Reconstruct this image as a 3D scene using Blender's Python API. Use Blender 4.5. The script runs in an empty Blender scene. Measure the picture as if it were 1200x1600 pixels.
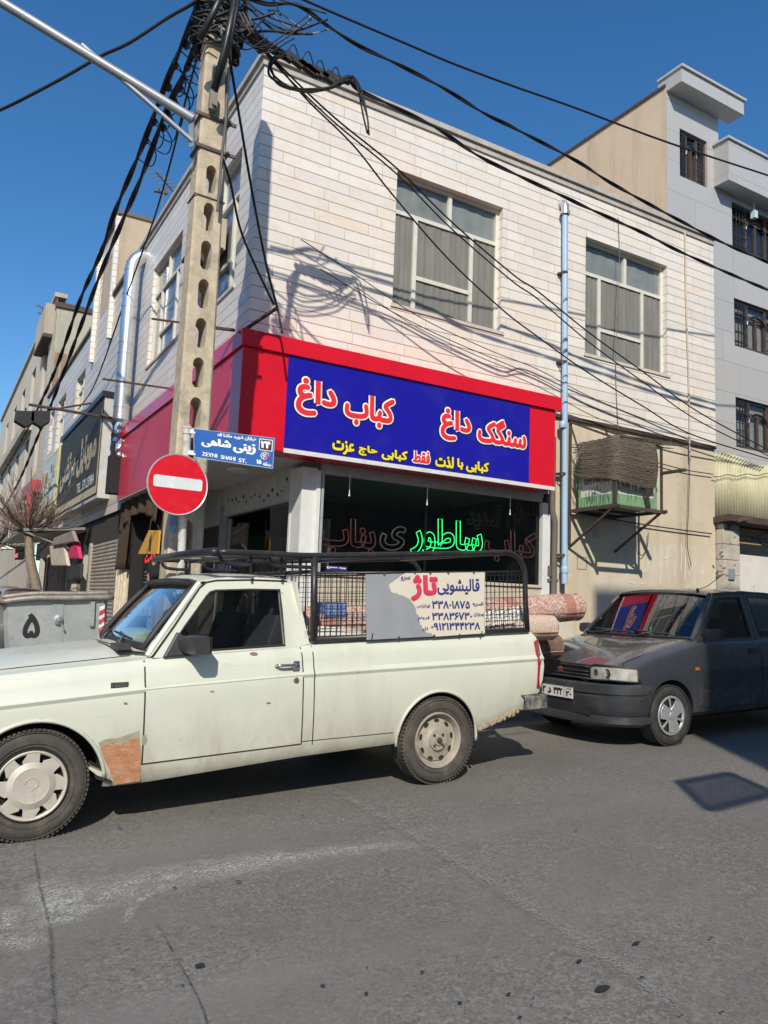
import bpy, bmesh, math, random
from mathutils import Vector, Matrix, geometry
random.seed(7)
PI = math.pi
S = bpy.context.scene
COL = S.collection

# ------------------------------------------------------------------ camera, world, sun, exposure
FPX, PITCH, ROLL, YAW = 1218.41, 0.119618, 0.0385788, 0.5238018
CAM = Vector((-3.014505, -8.613001, 1.281492))
FW = Vector((math.sin(YAW)*math.cos(PITCH), math.cos(YAW)*math.cos(PITCH), math.sin(PITCH)))
_r0 = Vector((math.cos(YAW), -math.sin(YAW), 0)); _u0 = _r0.cross(FW)
RT = _r0*math.cos(ROLL) + _u0*math.sin(ROLL)
UP = -_r0*math.sin(ROLL) + _u0*math.cos(ROLL)
cd = bpy.data.cameras.new('camera'); cam = bpy.data.objects.new('camera', cd); COL.objects.link(cam)
cd.sensor_fit = 'VERTICAL'; cd.sensor_height = 36.0; cd.lens = FPX/1600*36
cd.clip_start = 0.05; cd.clip_end = 2000
cam.matrix_world = Matrix(((RT.x, UP.x, -FW.x, CAM.x), (RT.y, UP.y, -FW.y, CAM.y), (RT.z, UP.z, -FW.z, CAM.z), (0, 0, 0, 1)))
S.camera = cam
S.render.resolution_x, S.render.resolution_y = 768, 1024

SUN = Vector((-0.41, -0.68, 0.605)).normalized()          # towards the sun
SUN_EL = math.asin(SUN.z)
w = bpy.data.worlds.new('World'); S.world = w; w.use_nodes = True
nt = w.node_tree; bg = nt.nodes['Background']
sky = nt.nodes.new('ShaderNodeTexSky'); sky.sky_type = 'NISHITA'; sky.sun_disc = False
sky.sun_elevation = SUN_EL; sky.sun_rotation = math.atan2(SUN.x, SUN.y)
sky.altitude = 0; sky.air_density = 1.0; sky.dust_density = 0.4; sky.ozone_density = 4.0
hs = nt.nodes.new('ShaderNodeHueSaturation'); hs.inputs['Saturation'].default_value = 1.24; hs.inputs['Value'].default_value = 1.06   # a phone's saturated blue
nt.links.new(sky.outputs[0], hs.inputs['Color']); nt.links.new(hs.outputs[0], bg.inputs[0]); bg.inputs[1].default_value = 0.138
sd = bpy.data.lights.new('sun', 'SUN'); sd.energy = 4.5; sd.angle = math.radians(0.6); sd.color = (1.0, 0.915, 0.785)
so = bpy.data.objects.new('sun', sd); COL.objects.link(so)
so.rotation_euler = SUN.to_track_quat('Z', 'Y').to_euler()
S.view_settings.view_transform = 'Standard'; S.view_settings.look = 'None'
S.view_settings.gamma = 1; S.view_settings.use_curve_mapping = False; S.view_settings.exposure = 0.0
S.cycles.use_denoising = True
S.cycles.max_bounces = 6; S.cycles.transparent_max_bounces = 24
S.cycles.caustics_reflective = False; S.cycles.caustics_refractive = False

# ------------------------------------------------------------------ measuring: photo pixels to points on real planes
SL = 0.035                                                 # the street climbs 3.5 % towards +X
def ray(x, y): return RT*((x-600)/FPX) - UP*((y-800)/FPX) + FW
def onF(x, y, Y=0.0): d = ray(x, y); return CAM + d*((Y-CAM.y)/d.y)      # plane parallel to the main facade
def onL(x, y, X=0.0): d = ray(x, y); return CAM + d*((X-CAM.x)/d.x)      # plane parallel to the side facade
def at(x, y, t): return CAM + ray(x, y)*t
def onG(x, y): d = ray(x, y); return CAM + d*((SL*CAM.x-CAM.z)/(d.z-SL*d.x))
def gz(x): return SL*x

# ------------------------------------------------------------------ objects
def tag(o, label=None, cat=None, group=None, kind=None):
    if label: o['label'] = label
    if cat: o['category'] = cat
    if group: o['group'] = group
    if kind: o['kind'] = kind
    return o
def empty(name, loc=(0, 0, 0), label=None, cat=None, group=None, mat=None):
    o = bpy.data.objects.new(name, None); COL.objects.link(o)
    if mat: o.matrix_world = mat
    else: o.location = loc
    o.empty_display_size = .2
    return tag(o, label, cat, group)

class MB:
    def __init__(s): s.bm = bmesh.new()
    def face(s, pts, m=0):
        try:
            f = s.bm.faces.new([s.bm.verts.new(p) for p in pts]); f.material_index = m; return f
        except ValueError: return None
    def box(s, x0, x1, y0, y1, z0, z1, m=0):
        v = [s.bm.verts.new((x, y, z)) for x in (x0, x1) for y in (y0, y1) for z in (z0, z1)]
        for q in ((0,1,3,2), (4,6,7,5), (0,4,5,1), (2,3,7,6), (0,2,6,4), (1,5,7,3)):
            s.bm.faces.new([v[i] for i in q]).material_index = m
        return s
    def obox(s, c, ax, ay, az, m=0):                        # centre and three half-axis vectors
        c, ax, ay, az = Vector(c), Vector(ax), Vector(ay), Vector(az)
        v = [s.bm.verts.new(c + ax*i + ay*j + az*k) for i in (-1, 1) for j in (-1, 1) for k in (-1, 1)]
        for q in ((0,1,3,2), (4,6,7,5), (0,4,5,1), (2,3,7,6), (0,2,6,4), (1,5,7,3)):
            s.bm.faces.new([v[i] for i in q]).material_index = m
        return s
    def bar(s, a, b, wd, h, upv=(0, 0, 1), m=0):            # straight rectangular bar
        a, b = Vector(a), Vector(b); d = b-a; n = d.normalized(); u = Vector(upv)
        sd_ = n.cross(u)
        if sd_.length < 1e-4: sd_ = n.cross(Vector((1, 0, 0)))
        sd_.normalize(); u2 = sd_.cross(n)
        return s.obox((a+b)/2, d/2, sd_*(wd/2), u2*(h/2), m)
    def prism(s, pts, vec, m=0):
        vec = Vector(vec); n = len(pts)
        a = [s.bm.verts.new(p) for p in pts]; b = [s.bm.verts.new(Vector(p)+vec) for p in pts]
        fs = [s.bm.faces.new(a), s.bm.faces.new(b[::-1])]
        for i in range(n): fs.append(s.bm.faces.new((a[i], b[i], b[(i+1) % n], a[(i+1) % n])))
        for f in fs: f.material_index = m
        return s
    def tube(s, pts, r, n=8, closed=False, r1=None, m=0):
        pts = [Vector(p) for p in pts]; k = len(pts); rings = []; prev = None
        for i, p in enumerate(pts):
            if closed: d = pts[(i+1) % k] - pts[i-1]
            else: d = pts[min(i+1, k-1)] - pts[max(i-1, 0)]
            d.normalize()
            if prev is None:
                u = d.orthogonal().normalized()
            else:
                u = prev - d*prev.dot(d)
                if u.length < 1e-6: u = d.orthogonal()
                u.normalize()
            prev = u; v = d.cross(u)
            rr = r[i] if isinstance(r, (list, tuple)) else (r if r1 is None else r + (r1-r)*i/(k-1))
            rings.append([s.bm.verts.new(p + (u*math.cos(2*PI*j/n) + v*math.sin(2*PI*j/n))*rr) for j in range(n)])
        for i in range(k if closed else k-1):
            A, B = rings[i], rings[(i+1) % k]
            for j in range(n):
                s.bm.faces.new((A[j], A[(j+1) % n], B[(j+1) % n], B[j])).material_index = m
        if not closed:
            s.bm.faces.new(rings[0][::-1]).material_index = m; s.bm.faces.new(rings[-1]).material_index = m
        return s
    def lathe(s, prof, org, axis, n=32, m=0, cap=False):    # prof: (radius, height along axis)
        org, ax = Vector(org), Vector(axis).normalized(); u = ax.orthogonal().normalized(); v = ax.cross(u)
        rings = [[s.bm.verts.new(org + ax*h + (u*math.cos(2*PI*j/n) + v*math.sin(2*PI*j/n))*max(r, 1e-4)) for j in range(n)] for r, h in prof]
        for A, B in zip(rings, rings[1:]):
            for j in range(n): s.bm.faces.new((A[j], A[(j+1) % n], B[(j+1) % n], B[j])).material_index = m
        if cap:
            s.bm.faces.new(rings[0][::-1]).material_index = m; s.bm.faces.new(rings[-1]).material_index = m
        return s
    def grid(s, rows, m=0, closed=False):
        V = [[s.bm.verts.new(p) for p in r] for r in rows]
        for A, B in zip(V, V[1:]):
            n = len(A)
            for j in range(n if closed else n-1):
                s.bm.faces.new((A[j], A[(j+1) % n], B[(j+1) % n], B[j])).material_index = m
        return V
    def fill(s, loops, to3d, m=0):                          # flat shape: outer loop and holes of 2D points
        vs = [Vector((p[0], p[1], 0)) for l in loops for p in l]
        bv = [s.bm.verts.new(to3d(p)) for p in vs]
        for t in geometry.tessellate_polygon([[Vector((p[0], p[1], 0)) for p in l] for l in loops]):
            try: s.bm.faces.new([bv[i] for i in t]).material_index = m
            except ValueError: pass
        return s
    def build(s, name, mats, parent=None, smooth=None, recalc=True, bevel=0, label=None, cat=None, group=None, kind=None, subsurf=0, solid=0):
        if recalc: bmesh.ops.recalc_face_normals(s.bm, faces=s.bm.faces[:])
        me = bpy.data.meshes.new(name); s.bm.to_mesh(me); s.bm.free()
        o = bpy.data.objects.new(name, me); COL.objects.link(o)
        for m in (mats if isinstance(mats, (list, tuple)) else [mats]): me.materials.append(m)
        if solid:
            md = o.modifiers.new('solid', 'SOLIDIFY'); md.thickness = solid; md.offset = 0
        if bevel:
            md = o.modifiers.new('bevel', 'BEVEL'); md.width = bevel; md.segments = 2; md.limit_method = 'ANGLE'; md.angle_limit = math.radians(40)
        if subsurf:
            md = o.modifiers.new('sub', 'SUBSURF'); md.levels = md.render_levels = subsurf
        if smooth:
            me.shade_smooth() if hasattr(me, 'shade_smooth') else None
            if smooth is not True: me.set_sharp_from_angle(angle=math.radians(smooth))
        if parent: o.parent = parent
        return tag(o, label, cat, group, kind)

def mods_apply(o):                                          # bake modifiers without operators
    dg = bpy.context.evaluated_depsgraph_get()
    me = bpy.data.meshes.new_from_object(o.evaluated_get(dg))
    o.modifiers.clear(); o.data = me
def cut(o, cutters, keep=False):
    for c in cutters:
        md = o.modifiers.new('cut', 'BOOLEAN'); md.operation = 'DIFFERENCE'; md.object = c; md.solver = 'EXACT'
        try: md.material_mode = 'TRANSFER'
        except Exception: pass
    bpy.context.view_layer.update(); mods_apply(o)
    for c in cutters: bpy.data.objects.remove(c)
def copy_tree(o, parent=None):
    c = o.copy(); COL.objects.link(c); c.parent = parent
    for ch in list(o.children): copy_tree(ch, c)
    return c
def spline(pts, n=8):                                       # Catmull-Rom through 3D points
    P = [Vector(p) for p in pts]; P = [P[0]*2-P[1]] + P + [P[-1]*2-P[-2]]; out = []
    for i in range(1, len(P)-2):
        a, b, c, d = P[i-1:i+3]
        for k in range(n):
            t = k/n
            out.append(0.5*((2*b) + (c-a)*t + (2*a-5*b+4*c-d)*t*t + (3*b-a-3*c+d)*t**3))
    return out + [P[-2]]

# ------------------------------------------------------------------ materials
class NT:
    def __init__(s, name):
        s.m = bpy.data.materials.new(name); s.m.use_nodes = True; s.t = s.m.node_tree; s.N = s.t.nodes; s.L = s.t.links
        s.p = s.N['Principled BSDF']; s.out = s.N['Material Output']; s._c = None
    def n(s, typ, **kw):
        nd = s.N.new('ShaderNode'+typ)
        for k, v in kw.items(): setattr(nd, k, v)
        return nd
    def put(s, sock, v):
        if isinstance(v, bpy.types.NodeSocket): s.L.new(v, sock)
        elif isinstance(v, (tuple, list)): sock.default_value = (*v, 1)[:4] if len(sock.default_value) == 4 else v
        else: sock.default_value = v
    def co(s):
        if s._c is None: s._c = s.n('TexCoord').outputs['Object']
        return s._c
    def math(s, op, a, b=0.0, c=0.0):
        nd = s.n('Math', operation=op)
        for i, v in enumerate((a, b, c)): s.put(nd.inputs[i], v)
        return nd.outputs[0]
    def xyz(s, vec=None):
        nd = s.n('SeparateXYZ'); s.put(nd.inputs[0], vec or s.co()); return nd.outputs
    def vec(s, x, y, z=0.0):
        nd = s.n('CombineXYZ')
        for i, v in enumerate((x, y, z)): s.put(nd.inputs[i], v)
        return nd.outputs[0]
    def scale(s, v):
        nd = s.n('Mapping'); s.put(nd.inputs['Vector'], s.co()); nd.inputs['Scale'].default_value = v; return nd.outputs[0]
    def noise(s, sc, det=4, rough=.55, vec=None, dist=0):
        nd = s.n('TexNoise'); s.put(nd.inputs['Vector'], vec or s.co())
        nd.inputs['Scale'].default_value = sc; nd.inputs['Detail'].default_value = det; nd.inputs['Roughness'].default_value = rough
        nd.inputs['Distortion'].default_value = dist
        return nd.outputs['Fac']
    def ramp(s, fac, *stops):
        nd = s.n('ValToRGB'); s.put(nd.inputs[0], fac); e = nd.color_ramp.elements
        while len(e) < len(stops): e.new(.5)
        for el, (p, c) in zip(e, stops):
            el.position = p; el.color = (c, c, c, 1) if isinstance(c, (int, float)) else (*c, 1)
        return nd.outputs[0]
    def mix(s, fac, a, b, bt='MIX'):
        nd = s.n('Mix', data_type='RGBA', blend_type=bt)
        s.put(nd.inputs[0], fac); s.put(nd.inputs[6], a); s.put(nd.inputs[7], b); return nd.outputs[2]
    def bump(s, h, strength=.3, dist=.01):
        nd = s.n('Bump'); s.put(nd.inputs['Height'], h); nd.inputs['Strength'].default_value = strength; nd.inputs['Distance'].default_value = dist
        s.L.new(nd.outputs[0], s.p.inputs['Normal'])
    def set(s, **kw):
        names = dict(col='Base Color', rough='Roughness', metal='Metallic', spec='Specular IOR Level', coat='Coat Weight', emis='Emission Color', es='Emission Strength', alpha='Alpha', trans='Transmission Weight')
        for k, v in kw.items(): s.put(s.p.inputs[names[k]], v)
        return s.m

_mc = {}
def mat(name, c, rough=.6, metal=0.0, var=.12, sc=6.0, bump=0.0, bsc=60.0, dirt=None, damt=.5, dsc=3.0, coat=0.0, spec=.5):
    """plain surface with mottling, optional dirt blotches and fine bump"""
    if name in _mc: return _mc[name]
    k = NT(name); d = tuple(x*(1-var) for x in c); l = tuple(min(1, x*(1+var)) for x in c)
    col = k.ramp(k.noise(sc, 6, .65), (.3, d), (.7, l))
    if dirt:
        f = k.ramp(k.noise(dsc, 8, .7, dist=.4), (.5, 0), (.72, damt)); col = k.mix(f, col, dirt)
    k.set(col=col, rough=rough, metal=metal, coat=coat, spec=spec)
    if bump: k.bump(k.noise(bsc, 5, .6), bump, .01)
    _mc[name] = k.m
    return k.m
def emit(name, c, st):
    k = NT(name); k.set(col=c, emis=c, es=st, rough=.4); return k.m
def glass(name, tint=(.6, .65, .65), rough=.0, ior=1.5, gain=1.0):
    k = NT(name); k.N.remove(k.p)
    fr = k.n('Fresnel'); k.put(fr.inputs[0], k.math('MULTIPLY_ADD', k.n('NewGeometry').outputs['Backfacing'], 1/ior-ior, ior))   # same reflection from either side of the sheet
    tr = k.n('BsdfTransparent'); tr.inputs[0].default_value = (*tint, 1)
    gl = k.n('BsdfGlossy'); gl.inputs['Roughness'].default_value = rough; gl.inputs[0].default_value = (1, 1, 1, 1)
    f = k.math('MULTIPLY', fr.outputs[0], gain); f = k.math('MINIMUM', f, 1.0)
    mx = k.n('MixShader'); k.L.new(f, mx.inputs[0]); k.L.new(tr.outputs[0], mx.inputs[1]); k.L.new(gl.outputs[0], mx.inputs[2])
    k.L.new(mx.outputs[0], k.out.inputs[0]); return k.m

# ------------------------------------------------------------------ lettering
def _forms():
    T = {}
    def four(ch, b): T[ch] = (b, b+1, b+2, b+3)
    def two(ch, b): T[ch] = (b, b+1, None, None)
    for ch, b in dict(ب=0xFE8F, ت=0xFE95, ث=0xFE99, ج=0xFE9D, ح=0xFEA1, خ=0xFEA5, س=0xFEB1, ش=0xFEB5, ص=0xFEB9, ض=0xFEBD, ط=0xFEC1, ظ=0xFEC5, ع=0xFEC9, غ=0xFECD, ف=0xFED1, ق=0xFED5, ل=0xFEDD, م=0xFEE1, ن=0xFEE5, ه=0xFEE9, پ=0xFB56, چ=0xFB7A, ک=0xFB8E, گ=0xFB92, ی=0xFBFC).items(): four(ch, b)
    for ch, b in dict(ا=0xFE8D, آ=0xFE81, د=0xFEA9, ذ=0xFEAB, ر=0xFEAD, ز=0xFEAF, ژ=0xFB8A, و=0xFEED).items(): two(ch, b)
    return T
FORMS = _forms()
def shape(s):                                               # joins Arabic letters and returns them left to right
    out = []; toks = []
    for wd in s.split(' '):
        o = []
        if wd and wd[0] in FORMS:
            for i, ch in enumerate(wd):
                f = FORMS[ch]; pv = i > 0 and FORMS[wd[i-1]][2] is not None; nx = i < len(wd)-1 and f[2] is not None
                c = f[3] if pv and nx else f[1] if pv else f[2] if nx else f[0]
                o.append(chr(c))
            toks.append(''.join(o[::-1]))
        else: toks.append(wd)
    return ' '.join(toks[::-1])
def glyph_loops(text, res=4):
    c = bpy.data.curves.new('t', 'FONT'); c.body = text; c.fill_mode = 'NONE'; c.resolution_u = res
    o = bpy.data.objects.new('t', c); COL.objects.link(o); bpy.context.view_layer.update()
    me = bpy.data.meshes.new_from_object(o.evaluated_get(bpy.context.evaluated_depsgraph_get()))
    nb = {}
    for e in me.edges:
        a, b = e.vertices; nb.setdefault(a, []).append(b); nb.setdefault(b, []).append(a)
    co = [(v.co.x, v.co.y) for v in me.vertices]; seen = set(); loops = []
    for st in nb:
        if st in seen: continue
        lp = [st]; seen.add(st); cur = st
        while True:
            nx = [q for q in nb[cur] if q not in seen]
            if not nx: break
            cur = nx[0]; seen.add(cur); lp.append(cur)
        if len(lp) > 2:                                      # keep the curve's own direction
            pts = [co[i] for i in lp]
            if (lp[1]-lp[0]) < 0 and abs(lp[1]-lp[0]) == 1 or (lp[0] == min(lp) and lp[1] == max(lp)): pts = [pts[0]] + pts[:0:-1]
            q = [pts[0]]
            for p in pts[1:]:
                if abs(p[0]-q[-1][0])+abs(p[1]-q[-1][1]) > 1e-4: q.append(p)
            loops.append(q)
    bpy.data.objects.remove(o); bpy.data.meshes.remove(me)
    return loops
def area(l): return sum(a[0]*b[1]-b[0]*a[1] for a, b in zip(l, l[1:]+l[:1]))/2
def inside(p, l):
    c = False
    for (x0, y0), (x1, y1) in zip(l, l[1:]+l[:1]):
        if (y0 > p[1]) != (y1 > p[1]) and p[0] < (x1-x0)*(p[1]-y0)/(y1-y0)+x0: c = not c
    return c
def grow(l, d):                                             # offset to the right of travel for a clockwise outer loop
    n = len(l); out = []
    for i in range(n):
        p, a, b = l[i], l[i-1], l[(i+1) % n]
        e0 = Vector((p[0]-a[0], p[1]-a[1])); e1 = Vector((b[0]-p[0], b[1]-p[1]))
        if e0.length < 1e-6 or e1.length < 1e-6: out.append(p); continue
        e0.normalize(); e1.normalize(); n0 = Vector((-e0.y, e0.x)); n1 = Vector((-e1.y, e1.x)); m = n0+n1
        if m.length < .3: m = n0.copy()
        m.normalize(); k = min(1/max(.45, m.dot(n0)), 1.6)
        out.append((p[0]+m.x*d*k, p[1]+m.y*d*k))
    return out
class GL(list): r = 0.0
def glyphs(text, x0, x1, y0, y1, bold=0.0, persian=True, res=4, real=False):
    """outer loops with their holes, fitted into the box x0..x1, y0..y1 (0: keep proportion)"""
    L = glyph_loops(shape(text) if persian else text, res)
    big = max(L, key=lambda l: abs(area(l))); sg = 1 if area(big) > 0 else -1
    L = [l if sg < 0 else l[::-1] for l in L]                # outer loops now clockwise
    if bold and real: L = [grow(l, bold) for l in L]
    mg = 0 if real else bold
    xs = [p[0] for l in L for p in l]; ys = [p[1] for l in L for p in l]
    a, b, c, d = min(xs)-mg, max(xs)+mg, min(ys)-mg, max(ys)+mg
    sx = (x1-x0)/(b-a); sy = (y1-y0)/(d-c) if y1 is not None else sx
    L = [[(x0+(p[0]-a)*sx, y0+(p[1]-c)*sy) for p in l] for l in L]
    outer = [l for l in L if area(l) < 0]; holes = [l for l in L if area(l) > 0]; res_ = [[o] for o in outer]
    for h in holes:
        cand = [r for r in res_ if inside(h[0], r[0])]
        if cand: min(cand, key=lambda r: abs(area(r[0]))).append(h)
    out = GL(res_); out.r = 0.0 if real else bold*(sx*sy)**.5
    return out
def letters(mb, gl, to3d, lift=0.0, off=0.0, m=0, step=.0002):
    """to3d(u, v, h): plane coordinates and height off the plane; every contour sits on its own level.
    Weight and rims are low rounded strokes along the outline, so close letter teeth never cross."""
    r = gl.r+off
    for i, grp in enumerate(gl):
        mb.fill(grp, lambda p, h=lift+(.07*r+.0003 if r else 0)+step*(i % 9): to3d(p[0], p[1], h), m)
    if r:
        for ch in outlines(gl):
            t = MB(); t.tube([(p[0], p[1], 0) for p in ch], r, 6, m=m); t.bm.verts.ensure_lookup_table()
            vm = [mb.bm.verts.new(to3d(v.co.x, v.co.y, lift+.07*v.co.z)) for v in t.bm.verts]; t.bm.verts.index_update()
            for f in t.bm.faces:
                try: mb.bm.faces.new([vm[v.index] for v in f.verts]).material_index = m
                except ValueError: pass
            t.bm.free()
    return mb
def outlines(gl):                                           # union outline as point chains
    outs = [g[0] for g in gl]; ch = []
    for gi, g in enumerate(gl):
        for l in g:
            cur = []
            for a, b in zip(l, l[1:]+l[:1]):
                mid = ((a[0]+b[0])/2, (a[1]+b[1])/2)
                hid = any(k != gi and inside(mid, o) for k, o in enumerate(outs))
                if hid:
                    if len(cur) > 1: ch.append(cur)
                    cur = []
                else:
                    if not cur: cur = [a]
                    cur.append(b)
            if len(cur) > 1: ch.append(cur)
    return ch

# ================================================================== MATERIALS OF THE SETTING
def stone_mat(name, axis, c0, c1, h=.1509, z0=7.906, wlen=.78, joint=(.16, .14, .12), jw=.07, tint=(.80, .64, .48)):
    k = NT(name); x, y, z = k.xyz(); u = x if axis == 'x' else y
    r = k.math('DIVIDE', k.math('SUBTRACT', z, z0), h); row = k.math('FLOOR', r); fz = k.math('FRACT', r)
    wn = k.n('TexWhiteNoise', noise_dimensions='1D'); k.put(wn.inputs['W'], row)
    uu = k.math('ADD', k.math('DIVIDE', u, wlen), k.math('MULTIPLY', wn.outputs[0], 7.3)); cl = k.math('FLOOR', uu); fu = k.math('FRACT', uu)
    w2 = k.n('TexWhiteNoise', noise_dimensions='2D'); k.put(w2.inputs['Vector'], k.vec(cl, row)); rnd = w2.outputs[0]
    col = k.ramp(rnd, (0, c0), (.75, c1), (1, tuple(a*b for a, b in zip(c1, (.97, .91, .84)))))
    off = k.vec(k.math('MULTIPLY', cl, 3.7), k.math('MULTIPLY', row, 5.1), 0)
    va = k.n('VectorMath', operation='ADD'); k.put(va.inputs[0], k.scale((1, 1, 2.2))); k.put(va.inputs[1], off)
    vein = k.noise(1.6, 6, .62, va.outputs[0], 1.2)
    col = k.mix(k.ramp(vein, (.48, 0), (.58, .42), (.66, 0)), col, tint)
    col = k.mix(k.ramp(k.noise(5, 6, .6, va.outputs[0], .6), (.52, 0), (.75, .30)), col, (.50, .47, .42))
    st = k.noise(2.0, 5, .6, k.scale((5, 5, .35)))           # rain streaks
    col = k.mix(k.ramp(st, (.52, 0), (.8, .28)), col, (.42, .36, .28))
    jn = k.math('MAXIMUM', k.math('LESS_THAN', fz, jw), k.math('MULTIPLY', k.math('LESS_THAN', fu, .009), .55))
    col = k.mix(jn, col, joint); k.set(col=col, rough=.42)
    k.bump(k.math('SUBTRACT', k.math('MULTIPLY', rnd, .35), jn), .55, .006)
    return k.m
M_stoneF = stone_mat('white_travertine_front', 'x', (.735, .70, .645), (.825, .79, .73), joint=(.24, .21, .18), jw=.062)
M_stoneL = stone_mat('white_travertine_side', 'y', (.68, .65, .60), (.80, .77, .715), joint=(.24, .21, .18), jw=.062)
M_greystone = stone_mat('grey_stone_panels', 'x', (.42, .425, .425), (.46, .463, .46), h=.62, z0=.15, wlen=1.7, joint=(.27, .28, .30), jw=.014, tint=(.43, .43, .43))
def asphalt_mat(name='asphalt', fine=120, lo=(.140, .133, .120), hi=(.180, .170, .153), worn=1.0):
    """bound aggregate: two sizes of stones, each stone its own shade, worn and stained in patches"""
    k = NT(name); n1 = k.noise(.55, 7, .65)
    def stones(sc):
        vo = k.n('TexVoronoi'); vo.inputs['Scale'].default_value = sc; k.put(vo.inputs['Vector'], k.co())
        sp = k.n('SeparateColor'); k.L.new(vo.outputs['Color'], sp.inputs[0]); return sp.outputs[0], vo.outputs['Distance']
    col = k.ramp(n1, (.32, lo), (.68, hi)); r1, d1 = stones(fine); r2, d2 = stones(fine*.42)
    pat = k.ramp(k.noise(1.3, 6, .65), (.38, .35), (.62, 1))   # where the binder has worn off the stones
    col = k.mix(k.math('MULTIPLY', k.ramp(r1, (.72, 0), (.95, .5)), pat), col, (.31, .30, .275))
    col = k.mix(k.math('MULTIPLY', k.ramp(r1, (.05, .55), (.28, 0)), pat), col, (.062, .059, .054))
    col = k.mix(k.math('MULTIPLY', k.ramp(r2, (.80, 0), (.97, .38*worn)), pat), col, (.29, .28, .255))
    col = k.mix(k.math('MULTIPLY', k.ramp(r2, (.03, .42*worn), (.2, 0)), pat), col, (.07, .067, .062))
    col = k.mix(k.ramp(k.noise(2.3, 7, .7, dist=.5), (.56, 0), (.76, .38)), col, (.105, .10, .093))
    col = k.mix(k.ramp(k.noise(.7, 5, .6, k.scale((.3, 2.0, 1))), (.52, 0), (.74, .4)), col, (.225, .216, .20))
    col = k.mix(k.ramp(k.noise(.35, 4, .6, k.scale((2.2, .5, 1))), (.56, 0), (.72, .35)), col, (.12, .115, .107))
    k.set(col=col, rough=k.ramp(k.noise(1.3, 6, .65), (.38, .72), (.62, .9)), spec=.35); k.bump(k.math('ADD', r1, k.math('MULTIPLY', r2, worn)), .22, .004)
    return k.m
def plaster_mat(name, c, c2, white=0.0):
    k = NT(name); col = k.ramp(k.noise(1.3, 7, .62, dist=.3), (.3, c), (.7, c2))
    col = k.mix(k.ramp(k.noise(.8, 6, .65, k.scale((3, 3, .25))), (.5, 0), (.75, .6)), col, tuple(x*.52 for x in c))
    col = k.mix(k.ramp(k.noise(9, 7, .7), (.55, 0), (.75, .4)), col, tuple(min(1, x*1.3) for x in c2))
    if white:
        f = k.math('MULTIPLY', k.ramp(k.noise(1.1, 7, .66, k.scale((1.6, 1, .7)), .6), (.46, 0), (.56, white)), k.ramp(k.math('MULTIPLY', k.xyz()[2], .4), (.45, 1), (1.0, 0)))
        col = k.mix(f, col, (.62, .60, .57))
    k.set(col=col, rough=.9); k.bump(k.noise(30, 7, .7), .35, .01); return k.m
M_plaster = plaster_mat('old_cement_plaster', (.55, .47, .345), (.65, .57, .435), .8)
M_beige = plaster_mat('beige_render', (.58, .45, .32), (.63, .50, .365))
M_conc = mat('weathered_concrete', (.51, .435, .315), .9, var=.22, sc=9, bump=.5, bsc=80, dirt=(.24, .21, .165), damt=.9, dsc=5)
M_iron = mat('rusty_iron', (.075, .05, .04), .75, var=.4, sc=20, bump=.2)
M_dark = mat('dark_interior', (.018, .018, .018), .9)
M_black = mat('black_rubber_cable', (.012, .012, .014), .55)
M_blk = mat('black_painted_steel', (.022, .023, .025), .38, var=.3, sc=14, bump=.1, bsc=90, dirt=(.09, .085, .075), damt=.4, dsc=8)
M_white = mat('white_painted_metal', (.70, .71, .70), .45, var=.05, sc=8, dirt=(.40, .37, .32), damt=.35, dsc=5)
M_alu = mat('galvanised_sheet', (.55, .57, .58), .35, .75, var=.12, sc=7, bump=.05, bsc=20)
M_red = mat('red_sheet_metal', (.68, .010, .030), .22, var=.07, sc=2.2, dirt=(.40, .012, .03), damt=.4, dsc=4, coat=.3)
M_blue = mat('blue_sign_film', (.011, .010, .34), .28, var=.05, sc=.8, dirt=(.06, .055, .28), damt=.3, dsc=2.2, coat=.15)
M_winglass = glass('window_glass', (.90, .93, .92), .02, 1.5, 1.2)
M_shopglass = glass('shop_glass', (.42, .46, .45), .0, 1.5, .95)
M_frame = mat('cream_window_frame', (.70, .68, .60), .5, var=.05, dirt=(.42, .38, .30), damt=.4, dsc=9)
def screen_mat():
    k = NT('grey_insect_screen'); x, y, z = k.xyz()
    f = k.math('MULTIPLY', k.math('SINE', k.math('MULTIPLY', k.math('ADD', x, y), 420)), k.math('SINE', k.math('MULTIPLY', z, 420)))
    fold = k.noise(2.2, 5, .6, k.scale((6, 6, .9)))
    col = k.mix(k.ramp(fold, (.35, .0), (.7, 1)), (.19, .188, .17), (.25, .247, .225)); col = k.mix(k.ramp(f, (.3, 0), (.6, .35)), col, (.09, .09, .08))
    k.set(col=col, rough=.85); return k.m
M_screen = screen_mat()
M_curtain = mat('pale_curtain', (.27, .275, .265), .9, var=.15, sc=4)

# ================================================================== GROUND
def ground_sheet():
    b = MB(); xs = [-160, -40, -15, -6, 0, 6, 15, 40, 160]; ys = [-120, -40, -12, -4, 0, 8, 30, 90, 260]
    b.grid([[(x, y, gz(x)) for x in xs] for y in ys])
    return b.build('road', asphalt_mat(), kind='structure')
ground_sheet()
M_pave = mat('cement_paving', (.30, .28, .25), .9, var=.15, sc=6, bump=.4, bsc=40, dirt=(.16, .15, .13), damt=.5)
b = MB()                                                   # kerbed pavement round the corner
def slab(b, x0, x1, y0, y1, h=.13):
    P = [(x0, y0), (x1, y0), (x1, y1), (x0, y1)]
    b.prism([(x, y, gz(x)-.3) for x, y in P], (0, 0, .3+h))
slab(b, -1.35, 40, -1.75, 0.6); slab(b, -1.35, 1.2, .6, 60)
b.build('pavement', M_pave, kind='structure')

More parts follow.
